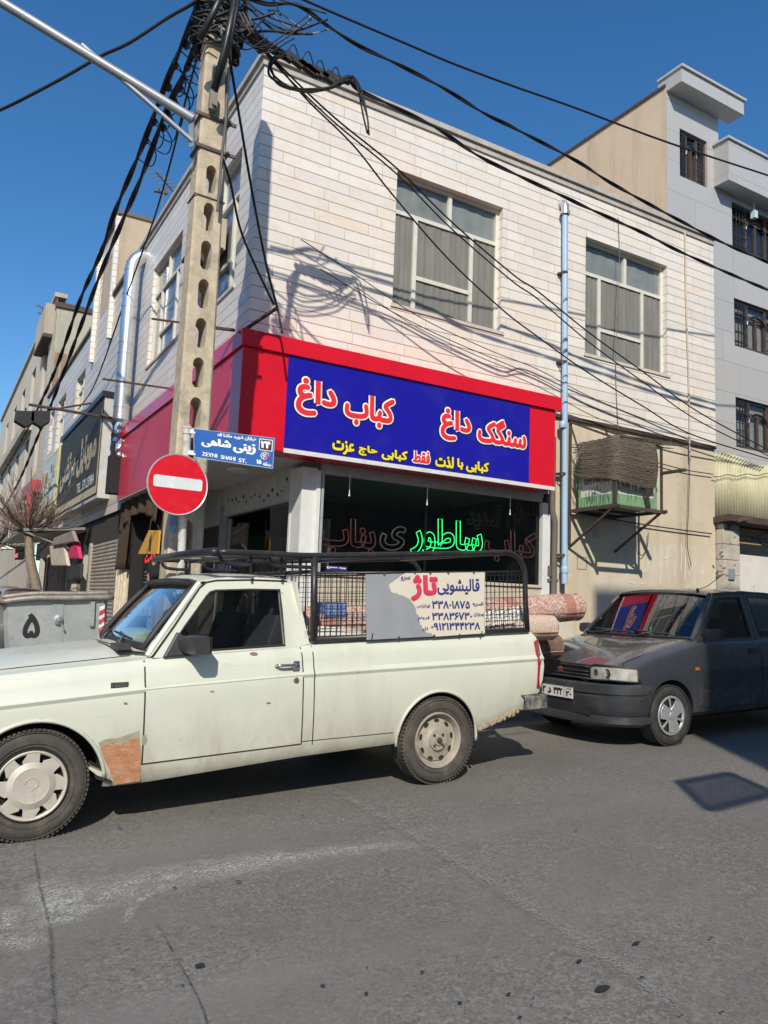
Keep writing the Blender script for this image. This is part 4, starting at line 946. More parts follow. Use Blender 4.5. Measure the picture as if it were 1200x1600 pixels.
# antennas
def antenna(px, py, X, h, label):
    q = onL(px, py, X); b = MB(); z = q.z
    b.tube([(q.x, q.y, z-h), (q.x, q.y, z)], .018, 5); b.bar((q.x-.3, q.y-.3, z-.1), (q.x+.3, q.y+.3, z-.16), .025, .025)
    for k in range(6): t = -.28+k*.11; b.bar((q.x+t-.14, q.y+t+.14, z-.12), (q.x+t+.14, q.y+t-.14, z-.12), .016, .016)
    b.prism([(q.x-.2, q.y, z-.4), (q.x+.1, q.y, z-.38), (q.x+.1, q.y, z-.32), (q.x-.2, q.y, z-.34)], (0, .12, 0))
    return b.build('tv_antenna', mat('antenna_metal', (.22, .2, .19), .5, .5), label=label, cat='antenna')
antenna(258, 276, .9, 1.6, 'television antenna standing on the roof of the white corner building')
antenna(67, 478, .6, 2.2, 'television antenna on the roof of the far beige building')

# bare tree with pollarded twigs
def bare_tree(base, H, label, seed, sc=1.0, lean=(0, 0)):
    rnd = random.Random(seed); t = empty('bare_tree', base, label, 'tree'); bpy.context.view_layer.update(); B = Vector(base)
    fork = B+Vector((lean[0], lean[1], H)); b = MB()
    b.tube(spline([B, B+Vector((lean[0]*.1+.05, lean[1]*.2, H*.4)), B+Vector((lean[0]*.5-.06, lean[1]*.6, H*.75)), fork], 5), [.17*sc-.004*i*sc for i in range(16)], 9)
    b.tube([B+Vector((.12, .1, 0)), B+Vector((.15, .1, H*.35)), B+Vector((lean[0]*.4+.02, lean[1]*.5, H*.62))], [.10*sc, .085*sc, .06*sc], 8)
    cld(b.build('trunk', mat('grey_brown_bark', (.26, .21, .16), .9, var=.3, sc=12, bump=.6, bsc=25), t, smooth=True), t)
    b = MB()
    for i in range(75):
        a = rnd.uniform(0, 2*PI); e = rnd.uniform(.05, 1.25); L = rnd.uniform(.9, 1.9)*sc; d = Vector((math.cos(a)*math.cos(e), math.sin(a)*math.cos(e), math.sin(e))); p = fork+d*.06; pts = [p]
        for k in range(5): p = p+d*L/5; d = (d+Vector((rnd.uniform(-.16, .16), rnd.uniform(-.16, .16), rnd.uniform(-.02, .2)))).normalized(); pts.append(p)
        b.tube(pts, .022*sc, 4, r1=.005*sc)
        for k in (2, 3, 4):
            for _ in range(2):
                d2 = (d+Vector((rnd.uniform(-.9, .9), rnd.uniform(-.9, .9), rnd.uniform(-.3, .8)))).normalized(); b.tube([pts[k], pts[k]+d2*rnd.uniform(.2, .6)*sc], .008*sc, 3, r1=.003)
    cld(b.build('twigs', mat('twig_bark', (.16, .11, .085), .9, var=.2), t), t); return t
q = at(60, 925, 17.5); bare_tree((q.x, q.y, .05), 2.55, 'bare pollarded tree with thin twigs on the pavement behind the rubbish bin', 3, .78, (-.32, 0))
q = at(-18, 900, 24); bare_tree((q.x, q.y, .0), 2.6, 'second bare tree at the far left edge of the street', 5, 1.0, (.1, 0))

# rubbish bin
bin_c = at(88, 1000, 10.4); bz = gz(bin_c.x)
ang = math.radians(-4); ca, sa = math.cos(ang), math.sin(ang)
bm_ = Matrix(((ca, -sa, 0, bin_c.x), (sa, ca, 0, bin_c.y), (0, 0, 1, bz), (0, 0, 0, 1))) @ Matrix.Rotation(math.radians(-3.0), 4, 'Y') @ Matrix.Diagonal((.93, .95, 1, 1))
rb = empty('rubbish_bin', label='large galvanised rubbish bin stencilled with a black numeral beside the pickup bonnet', cat='bin', mat=bm_)
def binm():
    k = NT('galvanised_bin'); n = k.noise(2.2, 8, .7, dist=.5); col = k.ramp(n, (.3, (.37, .41, .41)), (.7, (.52, .55, .55)))
    col = k.mix(k.ramp(k.noise(9, 8, .8), (.52, 0), (.68, .6)), col, (.25, .28, .29)); col = k.mix(k.ramp(k.noise(30, 3, .7), (.62, 0), (.72, .7)), col, (.55, .57, .57)); k.set(col=col, rough=.45, metal=.35); k.bump(n, .2, .03); return k.m
M_bin = binm(); HW = .67
b = MB(); rows = []
for z, wx, wy in ((.18, .58, .40), (.5, .615, .45), (.9, .645, .50), (1.24, HW, .54)):
    rows.append([(x*wx, y*wy, z) for x, y in ((-1, -.86), (-.92, -1), (.92, -1), (1, -.86), (1, .86), (.92, 1), (-.92, 1), (-1, .86))])
b.grid(rows, closed=True); b.face(rows[0]); b.build('bin_body', M_bin, rb, smooth=30)
b = MB(); rim = spline([(-.70, -.56, 1.235), (-.3, -.585, 1.275), (.2, -.58, 1.27), (.70, -.56, 1.275)], 6) + spline([(.72, -.5, 1.27), (.72, .5, 1.28)], 2) + spline([(.68, .57, 1.3), (0, .59, 1.29), (-.68, .57, 1.27)], 4)
b.tube(rim, .038, 8, closed=True); b.tube([p+Vector((0, .05, .055)) for p in rim[:19]], .03, 7); b.build('bin_rim', mat('scuffed_rim', (.28, .26, .23), .5, .3, var=.3, sc=14, bump=.4, bsc=20), rb, smooth=True)
def yf(z): return -(.40+(z-.18)*.132)
b = MB()
for a, c in ((-.05, .09),): b.prism([(a, yf(.3)-.012, .3), (c, yf(.3)-.012, .3), (c, yf(1.2)-.012, 1.2), (a, yf(1.2)-.012, 1.2)], (0, .02, 0))
b.prism([(.43, yf(1.22)-.05, 1.22), (.49, yf(1.22)-.05, 1.22), (.49, yf(.9)-.05, .9), (.43, yf(.9)-.05, .9)], (0, .06, 0)); b.build('bin_rib', M_bin, rb, bevel=.006)
b = MB(); b.lathe([(0, .06), (.025, .06), (.035, .03), (.06, .025), (.06, 0)], (.02, yf(1.0)-.02, 1.0), (0, -1, 0), 16); b.tube([(.05, yf(.96)-.03, .97), (.10, yf(.86)-.05, .86)], .012, 6); b.build('bin_latch', M_alu, rb, smooth=40)
b = MB(); wq = lambda u, v, h: Vector((u, yf(v)-.008-h, v)); letters(b, glyphs('۵', -.42, -.20, .77, 1.09, .04), wq, .001); b.build('bin_numeral', mat('black_stencil', (.02, .02, .022), .7), rb, recalc=False)
b = MB()
for k in range(8):
    z = .72+k*.055; m_ = k % 2; sl = .03
    b.prism([(.555, yf(z)-.009, z-sl/2), (.625, yf(z)-.009, z+sl/2+.01), (.625, yf(z)-.009, min(z+sl/2+.065, 1.2)), (.555, yf(z)-.009, z-sl/2+.055)], (0, .004, 0), m_)
b.build('reflective_stripe', [mat('stripe_red', (.6, .03, .04), .5), mat('stripe_white', (.72, .72, .72), .5)], rb)
b = MB()
for x in (-.5, .5):
    for y in (-.3, .3): b.lathe([(.0, -.03), (.08, -.03), (.08, .03), (0, .03)], (x, y, .085), (0, 1, 0), 14); b.box(x-.03, x+.03, y-.05, y+.05, .1, .2)
b.build('castor', M_blk, rb)

# ================================================================== CONCRETE POLE, SIGNS AND WIRES AT THE CORNER
PXX, PYY, PTOP = -1.15, -1.93, 8.8
def pw(z): t = z/PTOP; return .158-.05*t, .14-.048*t
b = MB(); rows = []
for i in range(19):
    z = -.3+(PTOP+.3)*i/18; a, d = pw(max(z, 0)); c = .02
    rows.append([(PXX+x, PYY+y, z) for x, y in ((-a, -d+c), (-a+c, -d), (a-c, -d), (a, -d+c), (a, d-c), (a-c, d), (-a+c, d), (-a, d-c))])
b.grid(rows, closed=True); b.face(rows[0]); b.face(rows[-1]); pole = b.build('concrete_pole', M_conc)
hz = [onF(312, y, PYY-.12).z for y in (275.6, 337, 403, 467, 531, 590, 648)]; step = (hz[0]-hz[-1])/6
zz = [hz[-1]+step*k for k in range(7)] + [hz[-1]-step*k for k in range(1, 6)]
b = MB()
for z in zz:
    if z < .35: continue
    a = pw(z)[0]*.36; h = .085; P = [(a*math.cos(t), h+a*1.25*math.sin(t)) for t in [PI*i/8 for i in range(9)]] + [(-a*.95, -h*1.1), (-a*.5, -h*1.1-a*.6), (a*.5, -h*1.1-a*.6), (a*.95, -h*1.1)]
    b.prism([(PXX+p[0], PYY-.4, z+p[1]) for p in P], (0, .8, 0))
cut(pole, [b.build('hole_cutter', M_conc)])
tag(pole, 'tall tapering concrete utility pole with a row of long holes at the street corner', 'utility pole')
bpy.context.view_layer.update()
b = MB()
for py in (180, 230, 307):
    z = onF(318, py, PYY-.1).z; a, d = pw(z); t = .02 if py < 300 else .007; a += .006; d += .006
    b.tube([(PXX-a, PYY-d, z), (PXX+a, PYY-d, z-.012), (PXX+a, PYY+d, z), (PXX-a, PYY+d, z+.01)], t, 6, closed=True)
    if py < 300: b.bar((PXX-a-.05, PYY-d, z), (PXX+a+.07, PYY-d, z-.01), .02, .03); b.bar((PXX+a, PYY-d-.03, z), (PXX+a, PYY+d+.06, z), .02, .02)
b.build('pole_band', mat('grey_iron_band', (.14, .13, .12), .6, .4, dirt=(.2, .1, .06)), pole)
b = MB(); p = onF(334, 146, PYY-.17); b.box(p.x-.035, p.x+.035, p.y-.02, p.y+.03, p.z-.16, p.z+.03); b.lathe([(0, 0), (.02, 0), (.02, .03), (0, .03)], (p.x, p.y-.02, p.z-.12), (0, -1, 0), 8); b.box(p.x-.02, p.x+.02, p.y, p.y+.03, p.z+.03, p.z+.28)
b.build('cable_clamp', mat('grey_clamp', (.25, .23, .2), .6, .3), pole)
b = MB(); b.tube([at(345, 40, 7.0), at(354, 110, 7.0), at(353, 190, 6.98), at(347, 240, 6.98), at(340, 330, 6.95)], .013, 6); b.build('riser_cable', mat('grey_cable', (.10, .10, .10), .6), pole)
b = MB(); z = 1.9; a, d = pw(z); b.box(PXX-a-.004, PXX-a+.05, PYY-d-.004, PYY-d+.02, 1.82, 1.96); b.build('pole_notice', mat('blue_notice', (.22, .32, .5), .6, var=.3, sc=20), pole)

la = empty('street_lamp_arm', at(300, 185, 6.9), 'long grey steel lamp arm with a brace reaching left from the concrete pole', 'lamp arm')
bpy.context.view_layer.update()
p0, p1 = at(302, 186, 6.92), at(-40, -22, 6.5); dd = (p1-p0)
M_arm = mat('painted_steel_tube', (.34, .36, .38), .4, .3, var=.08)
b = MB(); b.tube([p0, p0+dd*.55, p1, p1+dd*.5], .042, 12); cld(b.build('arm_tube', M_arm, la, smooth=40), la)
b = MB(); b.tube([at(301, 221, 6.92), at(232, 160, 6.83), at(128, 70, 6.71)], .021, 10); cld(b.build('brace', M_arm, la, smooth=40), la)
b = MB(); b.bar(at(299, 176, 6.92), at(300, 230, 6.92), .05, .02); cld(b.build('arm_plate', M_arm, la), la)
b = MB(); q = p1+dd*.5; e = dd.normalized(); b.tube([q, q+e*.18, q+e*.5, q+e*.62], [.05, .11, .12, .05], 12); cld(b.build('lamp_head', M_arm, la, smooth=40), la)

# no entry sign
D0 = 6.35
sp0, sp1 = at(277, 1010, D0+.12), at(292.5, 668, D0+.05)
ne = empty('no_entry_sign', sp0, 'round red no entry sign with a white bar on a peeling white post', 'road sign')
bpy.context.view_layer.update()
M_post = mat('peeling_white_post', (.62, .61, .57), .6, var=.05, dirt=(.16, .10, .07), damt=.9, dsc=11)
ax = (sp1-sp0).normalized(); b = MB(); b.tube([sp0-ax*.9, sp1], .034, 14); b.lathe([(.036, 0), (.04, 0), (.04, .05), (.03, .06), (.0, .062)], sp1-ax*.05, ax, 14); cld(b.build('post', M_post, ne, smooth=40), ne)
cD = at(278, 757, D0-.04); nD = Vector((.06, -1, .03)).normalized(); uD = Vector((0, 0, 1)).cross(nD)*-1; uD = nD.cross(Vector((0, 0, 1)))*-1; uD.normalize(); vD = uD.cross(nD)*-1
if vD.z < 0: vD = -vD
if uD.x < 0: uD = -uD
RD = 48.5*D0/1218
b = MB(); b.lathe([(0, -.012), (RD*.98, -.012), (RD, -.006), (RD, .004), (RD*.985, .008), (RD*.955, .004)], cD, nD, 56); b.lathe([(RD*.955, .004), (0, .004)], cD, nD, 56, m=1)
cld(b.build('sign_disc', [mat('grey_sign_rim', (.52, .52, .52), .4, .3), mat('no_entry_red', (.66, .012, .028), .28, var=.05, dirt=(.70, .20, .16), damt=.12, dsc=14)], ne, smooth=40), ne)
b = MB(); hw, hh, c = RD*.80, RD*.19, .012
P = [(-hw+c, -hh), (hw-c, -hh), (hw, -hh+c), (hw, hh-c), (hw-c, hh), (-hw+c, hh), (-hw, hh-c), (-hw, -hh+c)]
b.prism([cD+uD*x+vD*(y+.012)+nD*.0045 for x, y in P], nD*.002); cld(b.build('white_bar', mat('reflective_white', (.66, .70, .70), .35), ne), ne)

# street name plate
ss = empty('street_name_sign', at(303, 690, D0), 'blue street name plate reading Zeyni Shahi St. bolted to the white sign post', 'street sign')
bpy.context.view_layer.update(); sc_ = lambda o: cld(o, ss)
TL, TR_, BL, BR = at(302.5, 669.5, D0+.02), at(429.5, 684.5, D0-.10), at(303, 714.5, D0+.02), at(426.5, 732.5, D0-.10)
eu = (TR_-TL); ev = (BL-TL); nn = eu.cross(ev).normalized()
if nn.y > 0: nn = -nn
def SP(u, v, h): return TL+eu*u+ev*(1-v)+(((BR-BL)-(TR_-TL))*u*(1-v))+nn*h     # u, v in 0..1, v up
b = MB(); b.prism([SP(0, 0, -.012), SP(1, 0, -.012), SP(1, 1, -.012), SP(0, 1, -.012)], nn*.012); sc_(b.build('plate', mat('street_blue', (.02, .115, .42), .3, var=.05, dirt=(.05, .16, .42)), ss))
b = MB()
for a in ((0, 0, 1, .02), (0, .985, 1, 1), (0, .02, .006, .985), (.994, .02, 1, .985)): b.prism([SP(a[0], a[1], .0005), SP(a[2], a[1], .0005), SP(a[2], a[3], .0005), SP(a[0], a[3], .0005)], nn*.0015)
sc_(b.build('plate_edge', mat('pale_blue_edge', (.40, .48, .60), .4), ss))
def plate_text(mb, t, u0, u1, v0, v1, bold, pers=True):
    letters(mb, glyphs(t, u0, u1, v0, v1, bold, pers), lambda u, v, h: SP(u, v, h+.002))
b = MB(); plate_text(b, 'خیابان شهید ماشا اله', .30, .78, .80, .955, .035); sc_(b.build('plate_lettering', M_lw, ss, recalc=False))
b = MB(); plate_text(b, 'شاهی', .10, .47, .40, .76, .05); plate_text(b, 'زینی', .50, .775, .34, .72, .05); sc_(b.build('plate_lettering', M_lw, ss, recalc=False))
b = MB(); plate_text(b, 'ZEYNI', .105, .30, .095, .235, .03, False); plate_text(b, 'SHAHI', .345, .53, .075, .215, .03, False); plate_text(b, 'ST.', .57, .67, .055, .195, .03, False); sc_(b.build('plate_lettering', M_lw, ss, recalc=False))
b = MB(); F_ = lambda a, h: [SP(a[0], a[1], h), SP(a[2], a[1], h), SP(a[2], a[3], h), SP(a[0], a[3], h)]
b.prism(F_((.815, .55, .98, .93), .002), nn*.001, 1); b.prism(F_((.825, .575, .97, .905), .0032), nn*.001, 0); letters(b, glyphs('۲۴', .84, .955, .62, .87, .05), lambda u, v, h: SP(u, v, h+.0046), m=1)
sc_(b.build('number_box', [mat('dark_brown_box', (.05, .025, .03), .4), M_lw], ss, recalc=False))
b = MB()
for k in range(8):
    a = k*PI/4; cx, cy = .895+.034*math.cos(a), .38+.075*math.sin(a)
    b.tube([SP(cx+.022*math.cos(t), cy+.055*math.sin(t), .003) for t in [i*PI/6 for i in range(12)]], .0022, 4, closed=True, m=1 if k in (7, 0) else 0)
sc_(b.build('district_emblem', [M_lw, mat('emblem_red', (.7, .04, .06), .4)], ss))
b = MB(); plate_text(b, 'منطقه', .875, .975, .06, .19, .03); plate_text(b, '۱۵', .795, .855, .09, .24, .05); sc_(b.build('plate_lettering', M_lw, ss, recalc=False))
b = MB()
for v in (.15, .9): q = SP(-.03, v, -.02); b.obox(q, eu.normalized()*.035, nn*.02, Vector((0, 0, .018)))
sc_(b.build('plate_clamp', M_white, ss))

# ------------------------------------------------------------------ wires
def strand(name, pts, r, label, tw=0, n=8, seg=6, m=None):
    P = spline(pts, n); b = MB()
    if tw:
        for s in range(2):
            Q = []; L = 0
            for i, p in enumerate(P):
                d = (P[min(i+1, len(P)-1)]-P[max(i-1, 0)]).normalized(); L += (P[i]-P[i-1]).length if i else 0
                u = d.cross(Vector((0, 0, 1))).normalized(); v = u.cross(d); a = L*tw+s*PI; Q.append(p+(u*math.cos(a)+v*math.sin(a))*r*.62)
            b.tube(Q, r*.72, seg)
    else: b.tube(P, r, seg)
    return b.build(name, m or M_black, smooth=True, label=label, cat='wire')
def LF(ps, ya, yb=None):                                    # points on planes parallel to the front street
    n = len(ps); return [onF(x, y, ya if yb is None else ya+(yb-ya)*i/(n-1)) for i, (x, y) in enumerate(ps)]
def LL(ps, xa, xb=None):
    n = len(ps); return [onL(x, y, xa if xb is None else xa+(xb-xa)*i/(n-1)) for i, (x, y) in enumerate(ps)]
TOPP = Vector((PXX+.1, PYY, PTOP-.1))
strand('overhead_wire', LF([(380, -40), (475, 0), (542, 29), (634, 68), (707, 99), (803, 135), (900, 169), (1042, 222), (1200, 274), (1320, 312)], -1.9), .014, 'thin overhead wire, uppermost of those running right above the front roof')
strand('overhead_cable', LF([(372, -10), (417, 6), (465, 8), (513, 41), (562, 72), (629, 104), (697, 140), (755, 176), (803, 200), (900, 251), (955, 286), (1046, 336), (1129, 379), (1200, 410), (1300, 455)], -1.8), .018, 'thick twisted overhead cable crossing the roof edge and tan side wall', 5, 14)
strand('overhead_cable', LF([(545, 122), (560, 140), (610, 164), (682, 200), (745, 242), (818, 278), (885, 309), (914, 323), (1005, 364), (1071, 397), (1200, 453), (1320, 500)], -1.6), .018, 'thick twisted cable leaving the coil and sagging along just under the roof edge', 5, 12)
strand('service_wire', LF([(372, 30), (426, 92), (479, 155), (552, 227), (610, 300), (697, 401), (784, 483), (840, 526), (914, 579), (1005, 635), (1079, 678), (1200, 717)], -1.8, -.12), .011, 'lowest of the dark service wires slanting down across the big front window')
strand('service_wire', LF([(380, 40), (441, 106), (523, 184), (620, 263), (707, 348), (803, 430), (840, 455), (922, 521), (1005, 581), (1087, 641), (1200, 703)], -1.8, -.25), .011, 'upper of the paired service wires slanting past the big front window top')
strand('service_wire', LF([(376, 36), (437, 108), (520, 189), (620, 272), (705, 357), (800, 439), (840, 467), (922, 536), (1005, 597), (1087, 655), (1200, 712)], -1.8, -.22), .010, 'lower of the paired service wires slanting past the big front window top')
strand('service_wire', LF([(470, 374), (560, 432), (655, 495), (760, 545), (840, 577), (922, 620), (1013, 657), (1075, 678)], -.12), .006, 'faint thin wire low on the stone front ending at the conduit')
strand('service_wire', LF([(500, 420), (600, 480), (700, 530), (840, 590), (945, 645), (1070, 684)], -.10), .006, 'second faint thin wire low on the stone front below the first')
A_ = [(345, -80), (311, 8), (262, 124), (221, 232), (180, 330), (157, 397), (124, 472), (79, 596), (22, 710), (-30, 800)]
B_ = [(350, -60), (322, 30), (289, 112), (259, 176), (221, 277), (187, 356), (150, 446), (94, 596), (60, 680), (20, 770), (-30, 850)]
strand('overhead_cable', LL(A_, -1.15), .028, 'left one of the two heavy twisted cables running down the side street', 3.2, 14)
strand('overhead_cable', LL(B_, -1.05), .028, 'right one of the two heavy twisted cables running down the side street', 3.2, 14)
strand('overhead_wire', LL([(318, 40), (309, 86), (289, 161), (270, 240), (247, 322), (229, 375), (202, 450), (150, 596), (122, 640)], -1.1, -.05), .014, 'thin wire crossing in front of the silver duct down to the side street wall')
strand('overhead_wire', [at(x, y, 7+.1*i) for i, (x, y) in enumerate([(345, -30), (300, 6), (262, 28), (202, 67), (157, 88), (105, 118), (49, 148), (0, 172), (-80, 205)])], .016, 'dark wire crossing the sky to the left behind the lamp arm')
strand('drop_wire', [at(356, 75, 7.1), at(375, 188, 7.5), at(394, 300, 7.9), at(416, 413, 8.4), at(434, 484, 8.75), at(441, 520, 8.6)], .013, 'right one of two black drop wires reaching the rusty rod above the canopy')
strand('drop_wire', [at(345, 240, 7.0), at(360, 285, 7.3), at(375, 356, 7.8), at(398, 413, 8.3), at(428, 476, 8.72)], .013, 'left one of two black drop wires reaching the rusty rod above the canopy')
# clamps threaded on the two heavy cables
def clamp_run(ps, X, k0, k1, n, label):
    P = spline(LL(ps, X), 14); b = MB()
    for k in range(n):
        i = int(k0+(k1-k0)*k/n+random.uniform(-1, 1)); p = P[i]; d = (P[i+1]-P[i]).normalized(); b.obox(p+Vector((random.uniform(.0, .04), 0, -.02)), d*.045, d.orthogonal().normalized()*.022, d.cross(d.orthogonal()).normalized()*.03)
        q = p+Vector((.05, 0, 0)); b.tube(spline([q, q+Vector((.12, .1, -.10)), q+Vector((.10, .25, -.2)), p+d*.4], 4), .008, 4)
    return b.build('cable_clamp', M_black, label=label, cat='cable clamps', kind='thing')
clamp_run(A_, -1.15, 18, 45, 7, 'row of black clamps and loose ends on the left heavy cable near the pole')
clamp_run(B_, -1.05, 18, 50, 8, 'row of black clamps and loose ends on the right heavy cable near the pole')
# tangle round the pole head
rnd = random.Random(11); b = MB()
for i in range(26):
    z = onF(330, rnd.uniform(-30, 75), PYY).z; a, d = pw(z); a += .03; d += .03; ph = rnd.uniform(0, 6.28); n = rnd.randint(6, 12); tl = rnd.uniform(-.25, .25)
    b.tube(spline([(PXX+(a+rnd.uniform(0, .12))*math.cos(ph+k*.7), PYY+(d+rnd.uniform(0, .10))*math.sin(ph+k*.7), z+tl*k/n+rnd.uniform(-.08, .08)) for k in range(n)], 4), rnd.choice((.009, .012, .016)), 5)
for i in range(16):
    p = Vector((PXX+rnd.uniform(-.2, .3), PYY-.15, onF(330, rnd.uniform(-20, 60), PYY).z)); q = at(rnd.uniform(385, 520), rnd.uniform(-8, 60), 7.1); m_ = (p+q)/2+Vector((rnd.uniform(-.1, .1), 0, rnd.uniform(-.35, .2))); b.tube(spline([p, m_, q], 7), rnd.choice((.007, .009, .012)), 4)
b.build('wire_tangle', M_black, smooth=True, label='tangle of black wires wound round the head of the concrete pole', cat='wires')
b = MB(); b.tube([at(372, -20, 6.8), at(352, 75, 6.82), at(334, 140, 6.85)], .028, 7); b.tube([at(376, -20, 6.8), at(360, 65, 6.84), at(337, 143, 6.86)], .02, 6); b.tube([at(352, -20, 6.78), at(333, 22, 6.78), at(312, 62, 6.8)], .03, 7); b.build('stay_strap', M_blk, smooth=True, label='thick black stay strap anchored to the clamp on the concrete pole', cat='strap')
# coil and joint bundle at the roof corner
b = MB()
cp = [(440, 88), (426, 96), (423, 112), (432, 128), (455, 138), (486, 142), (515, 136), (535, 126), (549, 122), (560, 138), (570, 180), (576, 208)]
for k in range(5):
    b.tube(spline([onF(x+rnd.uniform(-4, 4), y+rnd.uniform(-4, 4), -1.62-.04*k) for x, y in cp[:9 if k > 2 else 12]], 5), .011, 6)
b.build('cable_coil', M_black, smooth=True, label='coil of spare black cable hanging at the roof corner', cat='cable coil')
b = MB()
for k in range(9):
    b.tube(spline([at(378+rnd.uniform(-8, 8), 28+rnd.uniform(-14, 14), 7.1), at(402+rnd.uniform(-5, 5), 58+rnd.uniform(-8, 8), 7.2), onF(440+rnd.uniform(-6, 6), 86+rnd.uniform(-5, 5), -1.65), onF(500+rnd.uniform(-8, 8), 112+rnd.uniform(-7, 7), -1.6), onF(548+rnd.uniform(-6, 6), 128+rnd.uniform(-5, 5), -1.6)], 7), .012, 5)
for k in range(12):
    p = onF(448+k*7+rnd.uniform(-3, 3), 88+k*3.6+rnd.uniform(-6, 4), -1.62); b.obox(p, Vector((.07, 0, -.025)), Vector((0, .03, 0)), Vector((.008, 0, .026)))
    if k % 3 == 0: b.tube(spline([p, p+Vector((.06, -.05, .12)), p+Vector((.15, 0, .04))], 4), .008, 4)
p = at(398, 62, 7.3); b.obox(p, Vector((.11, .03, -.05)), Vector((-.03, .03, .0)), Vector((.01, 0, .03)))
b.build('cable_joints', mat('grey_black_joints', (.035, .034, .033), .6, var=.3), smooth=40, label='bundle of black cable joints strung between pole and roof corner', cat='cable joints')
M_ltw = mat('pale_wire', (.30, .29, .28), .6)
strand('jumper_wire', [onF(x, y, -1.75) for x, y in ((418, 16), (436, 19), (462, 38), (478, 44), (484, 28), (490, 20))], .008, 'pale jumper wire drooping in a hook under the thick twisted cable', m=M_ltw)
strand('jumper_wire', [onF(x, y, -1.75) for x, y in ((418, 15), (440, 36), (468, 52), (490, 52), (515, 46))], .007, 'pale jumper wire drooping lower under the thick twisted cable', m=M_ltw)

# ================================================================== PICKUP
def vehicle_matrix(x, y):                                   # local x forward (towards -X), local y towards the camera side, z up
    xf = Vector((-1, 0, -SL)).normalized(); yf_ = Vector((0, -1, 0)); zf = xf.cross(yf_)
    return Matrix(((xf.x, yf_.x, zf.x, x), (xf.y, yf_.y, zf.y, y), (xf.z, yf_.z, zf.z, gz(x)), (0, 0, 0, 1)))
def interp(t, x):
    if x <= t[0][0]: return t[0][1]
    for (a, b), (c, d) in zip(t, t[1:]):
        if x <= c: return b+(d-b)*(x-a)/(c-a)
    return t[-1][1]
TM = vehicle_matrix(.295, -3.777)
TI = TM.inverted()
truck = empty('pickup_truck', label='cream pickup truck with rust patch and caged bed full of rolled carpets', cat='pickup', mat=TM)
def tp(px, py, y=0.0):                                       # photo pixel to local point on the plane y
    n = Vector((0, 1, 0)); o = TI @ CAM; d = (TI.to_3x3() @ ray(px, py)); return o + d*((y-o.y)/d.y)
def cream():
    k = NT('cream_car_paint'); x, y, z = k.xyz()
    col = k.ramp(k.noise(1.7, 5, .6), (.3, (.585, .615, .515)), (.7, (.635, .66, .56)))
    low = k.ramp(z, (.30, 1), (.80, 0)); n = k.noise(4, 9, .75, k.scale((1, 1, .45)), .5)
    col = k.mix(k.math('MULTIPLY', low, k.ramp(n, (.30, .10), (.60, .9))), col, (.40, .36, .28))
    col = k.mix(k.ramp(k.noise(2.2, 8, .7, k.scale((1.2, 1, .22))), (.52, 0), (.74, .42)), col, (.42, .40, .34))
    scr = k.noise(3.5, 9, .8, k.scale((.35, 1, 4)), 1.5)
    col = k.mix(k.ramp(scr, (.60, 0), (.66, .35), (.68, 0)), col, (.36, .31, .25))
    col = k.mix(k.ramp(k.noise(26, 3, .5), (.76, 0), (.775, .7)), col, (.25, .12, .06))
    k.set(col=col, rough=k.ramp(n, (.3, .28), (.7, .5)), coat=.25); k.p.inputs['Coat Roughness'].default_value = .12; k.bump(k.noise(2.2, 3, .5), .22, .03); return k.m
M_cream = cream()
M_seam = mat('dark_panel_seam', (.03, .028, .024), .8)
M_tyre = mat('dusty_tyre_rubber', (.062, .056, .048), .85, var=.25, sc=9, bump=.3, bsc=70, dirt=(.16, .135, .105), damt=.7, dsc=5)
M_chr = mat('dull_chrome', (.60, .60, .58), .22, .95, var=.1)
M_rim = mat('dusty_steel_wheel', (.40, .36, .29), .6, .2, var=.12, sc=14, dirt=(.22, .18, .13), damt=.6, dsc=10)
M_hubcap = mat('dusty_beige_hubcap', (.52, .48, .41), .5, .2, var=.1, sc=12, dirt=(.3, .26, .2), damt=.5, dsc=9)
M_blkpl = mat('faded_black_plastic', (.035, .036, .038), .5, var=.25, sc=8, dirt=(.10, .095, .085), damt=.4)
M_carglass = glass('car_window', (.74, .78, .78), .0, 1.5, .85)
M_seat = mat('dark_seat_cloth', (.03, .032, .036), .85, var=.3)
TW = 1.62
T_zs = [(-1.03, .53), (-.93, .50), (-.42, .36), (.33, .325), (1.07, .307), (2.1, .253), (2.3, .255), (3.0, .33), (3.42, .36)]
T_zc = [(-1.03, .868), (1.08, .834), (2.085, .796), (2.88, .746), (3.42, .71)]
T_zt = [(-1.03, 1.076), (.95, 1.036), (1.1, 1.022), (1.95, .988), (2.1, .972), (2.9, .912), (3.3, .865), (3.42, .82)]
T_zh = [(2.02, 1.03), (2.2, 1.035), (2.9, .975), (3.3, .925), (3.42, .85)]
def tsec(x):
    s, c, t = interp(T_zs, x), interp(T_zc, x), interp(T_zt, x)
    P = [(-.16, s-.02), (-.03, s-.012), (-.008, s+.02), (.006, s+.08), (.020, s+(c-s)*.5), (.023, c-.06), (.018, c-.022), (.028, c), (.024, c+.010), (.010, c+.03), (.0, t-.09), (-.016, t-.04), (-.045, t-.008), (-.085, t)]
    h = interp(T_zh, x) if x > 2.02 else t-.002
    if x > 2.02: P += [(-.13, t+.004), (-.15, t+.012), (-.30, h-.018), (-.5, h-.004), (-TW/2, h)]
    else: P += [(-.13, t-.001), (-.15, t-.002), (-.30, t-.002), (-.5, t-.002), (-TW/2, t-.002)]
    return P
def tsideY(x, z):
    P = tsec(x)[2:13]
    for (a, b), (c, d) in zip(P, P[1:]):
        if z <= d: return a+(c-a)*max(0, (z-b))/max(1e-6, d-b)
    return P[-1][0]
b = MB(); xs = [-1.03, -1.0, -.93] + [-.84+.12*i for i in range(34)] + [3.30, 3.38, 3.42]; rows = []
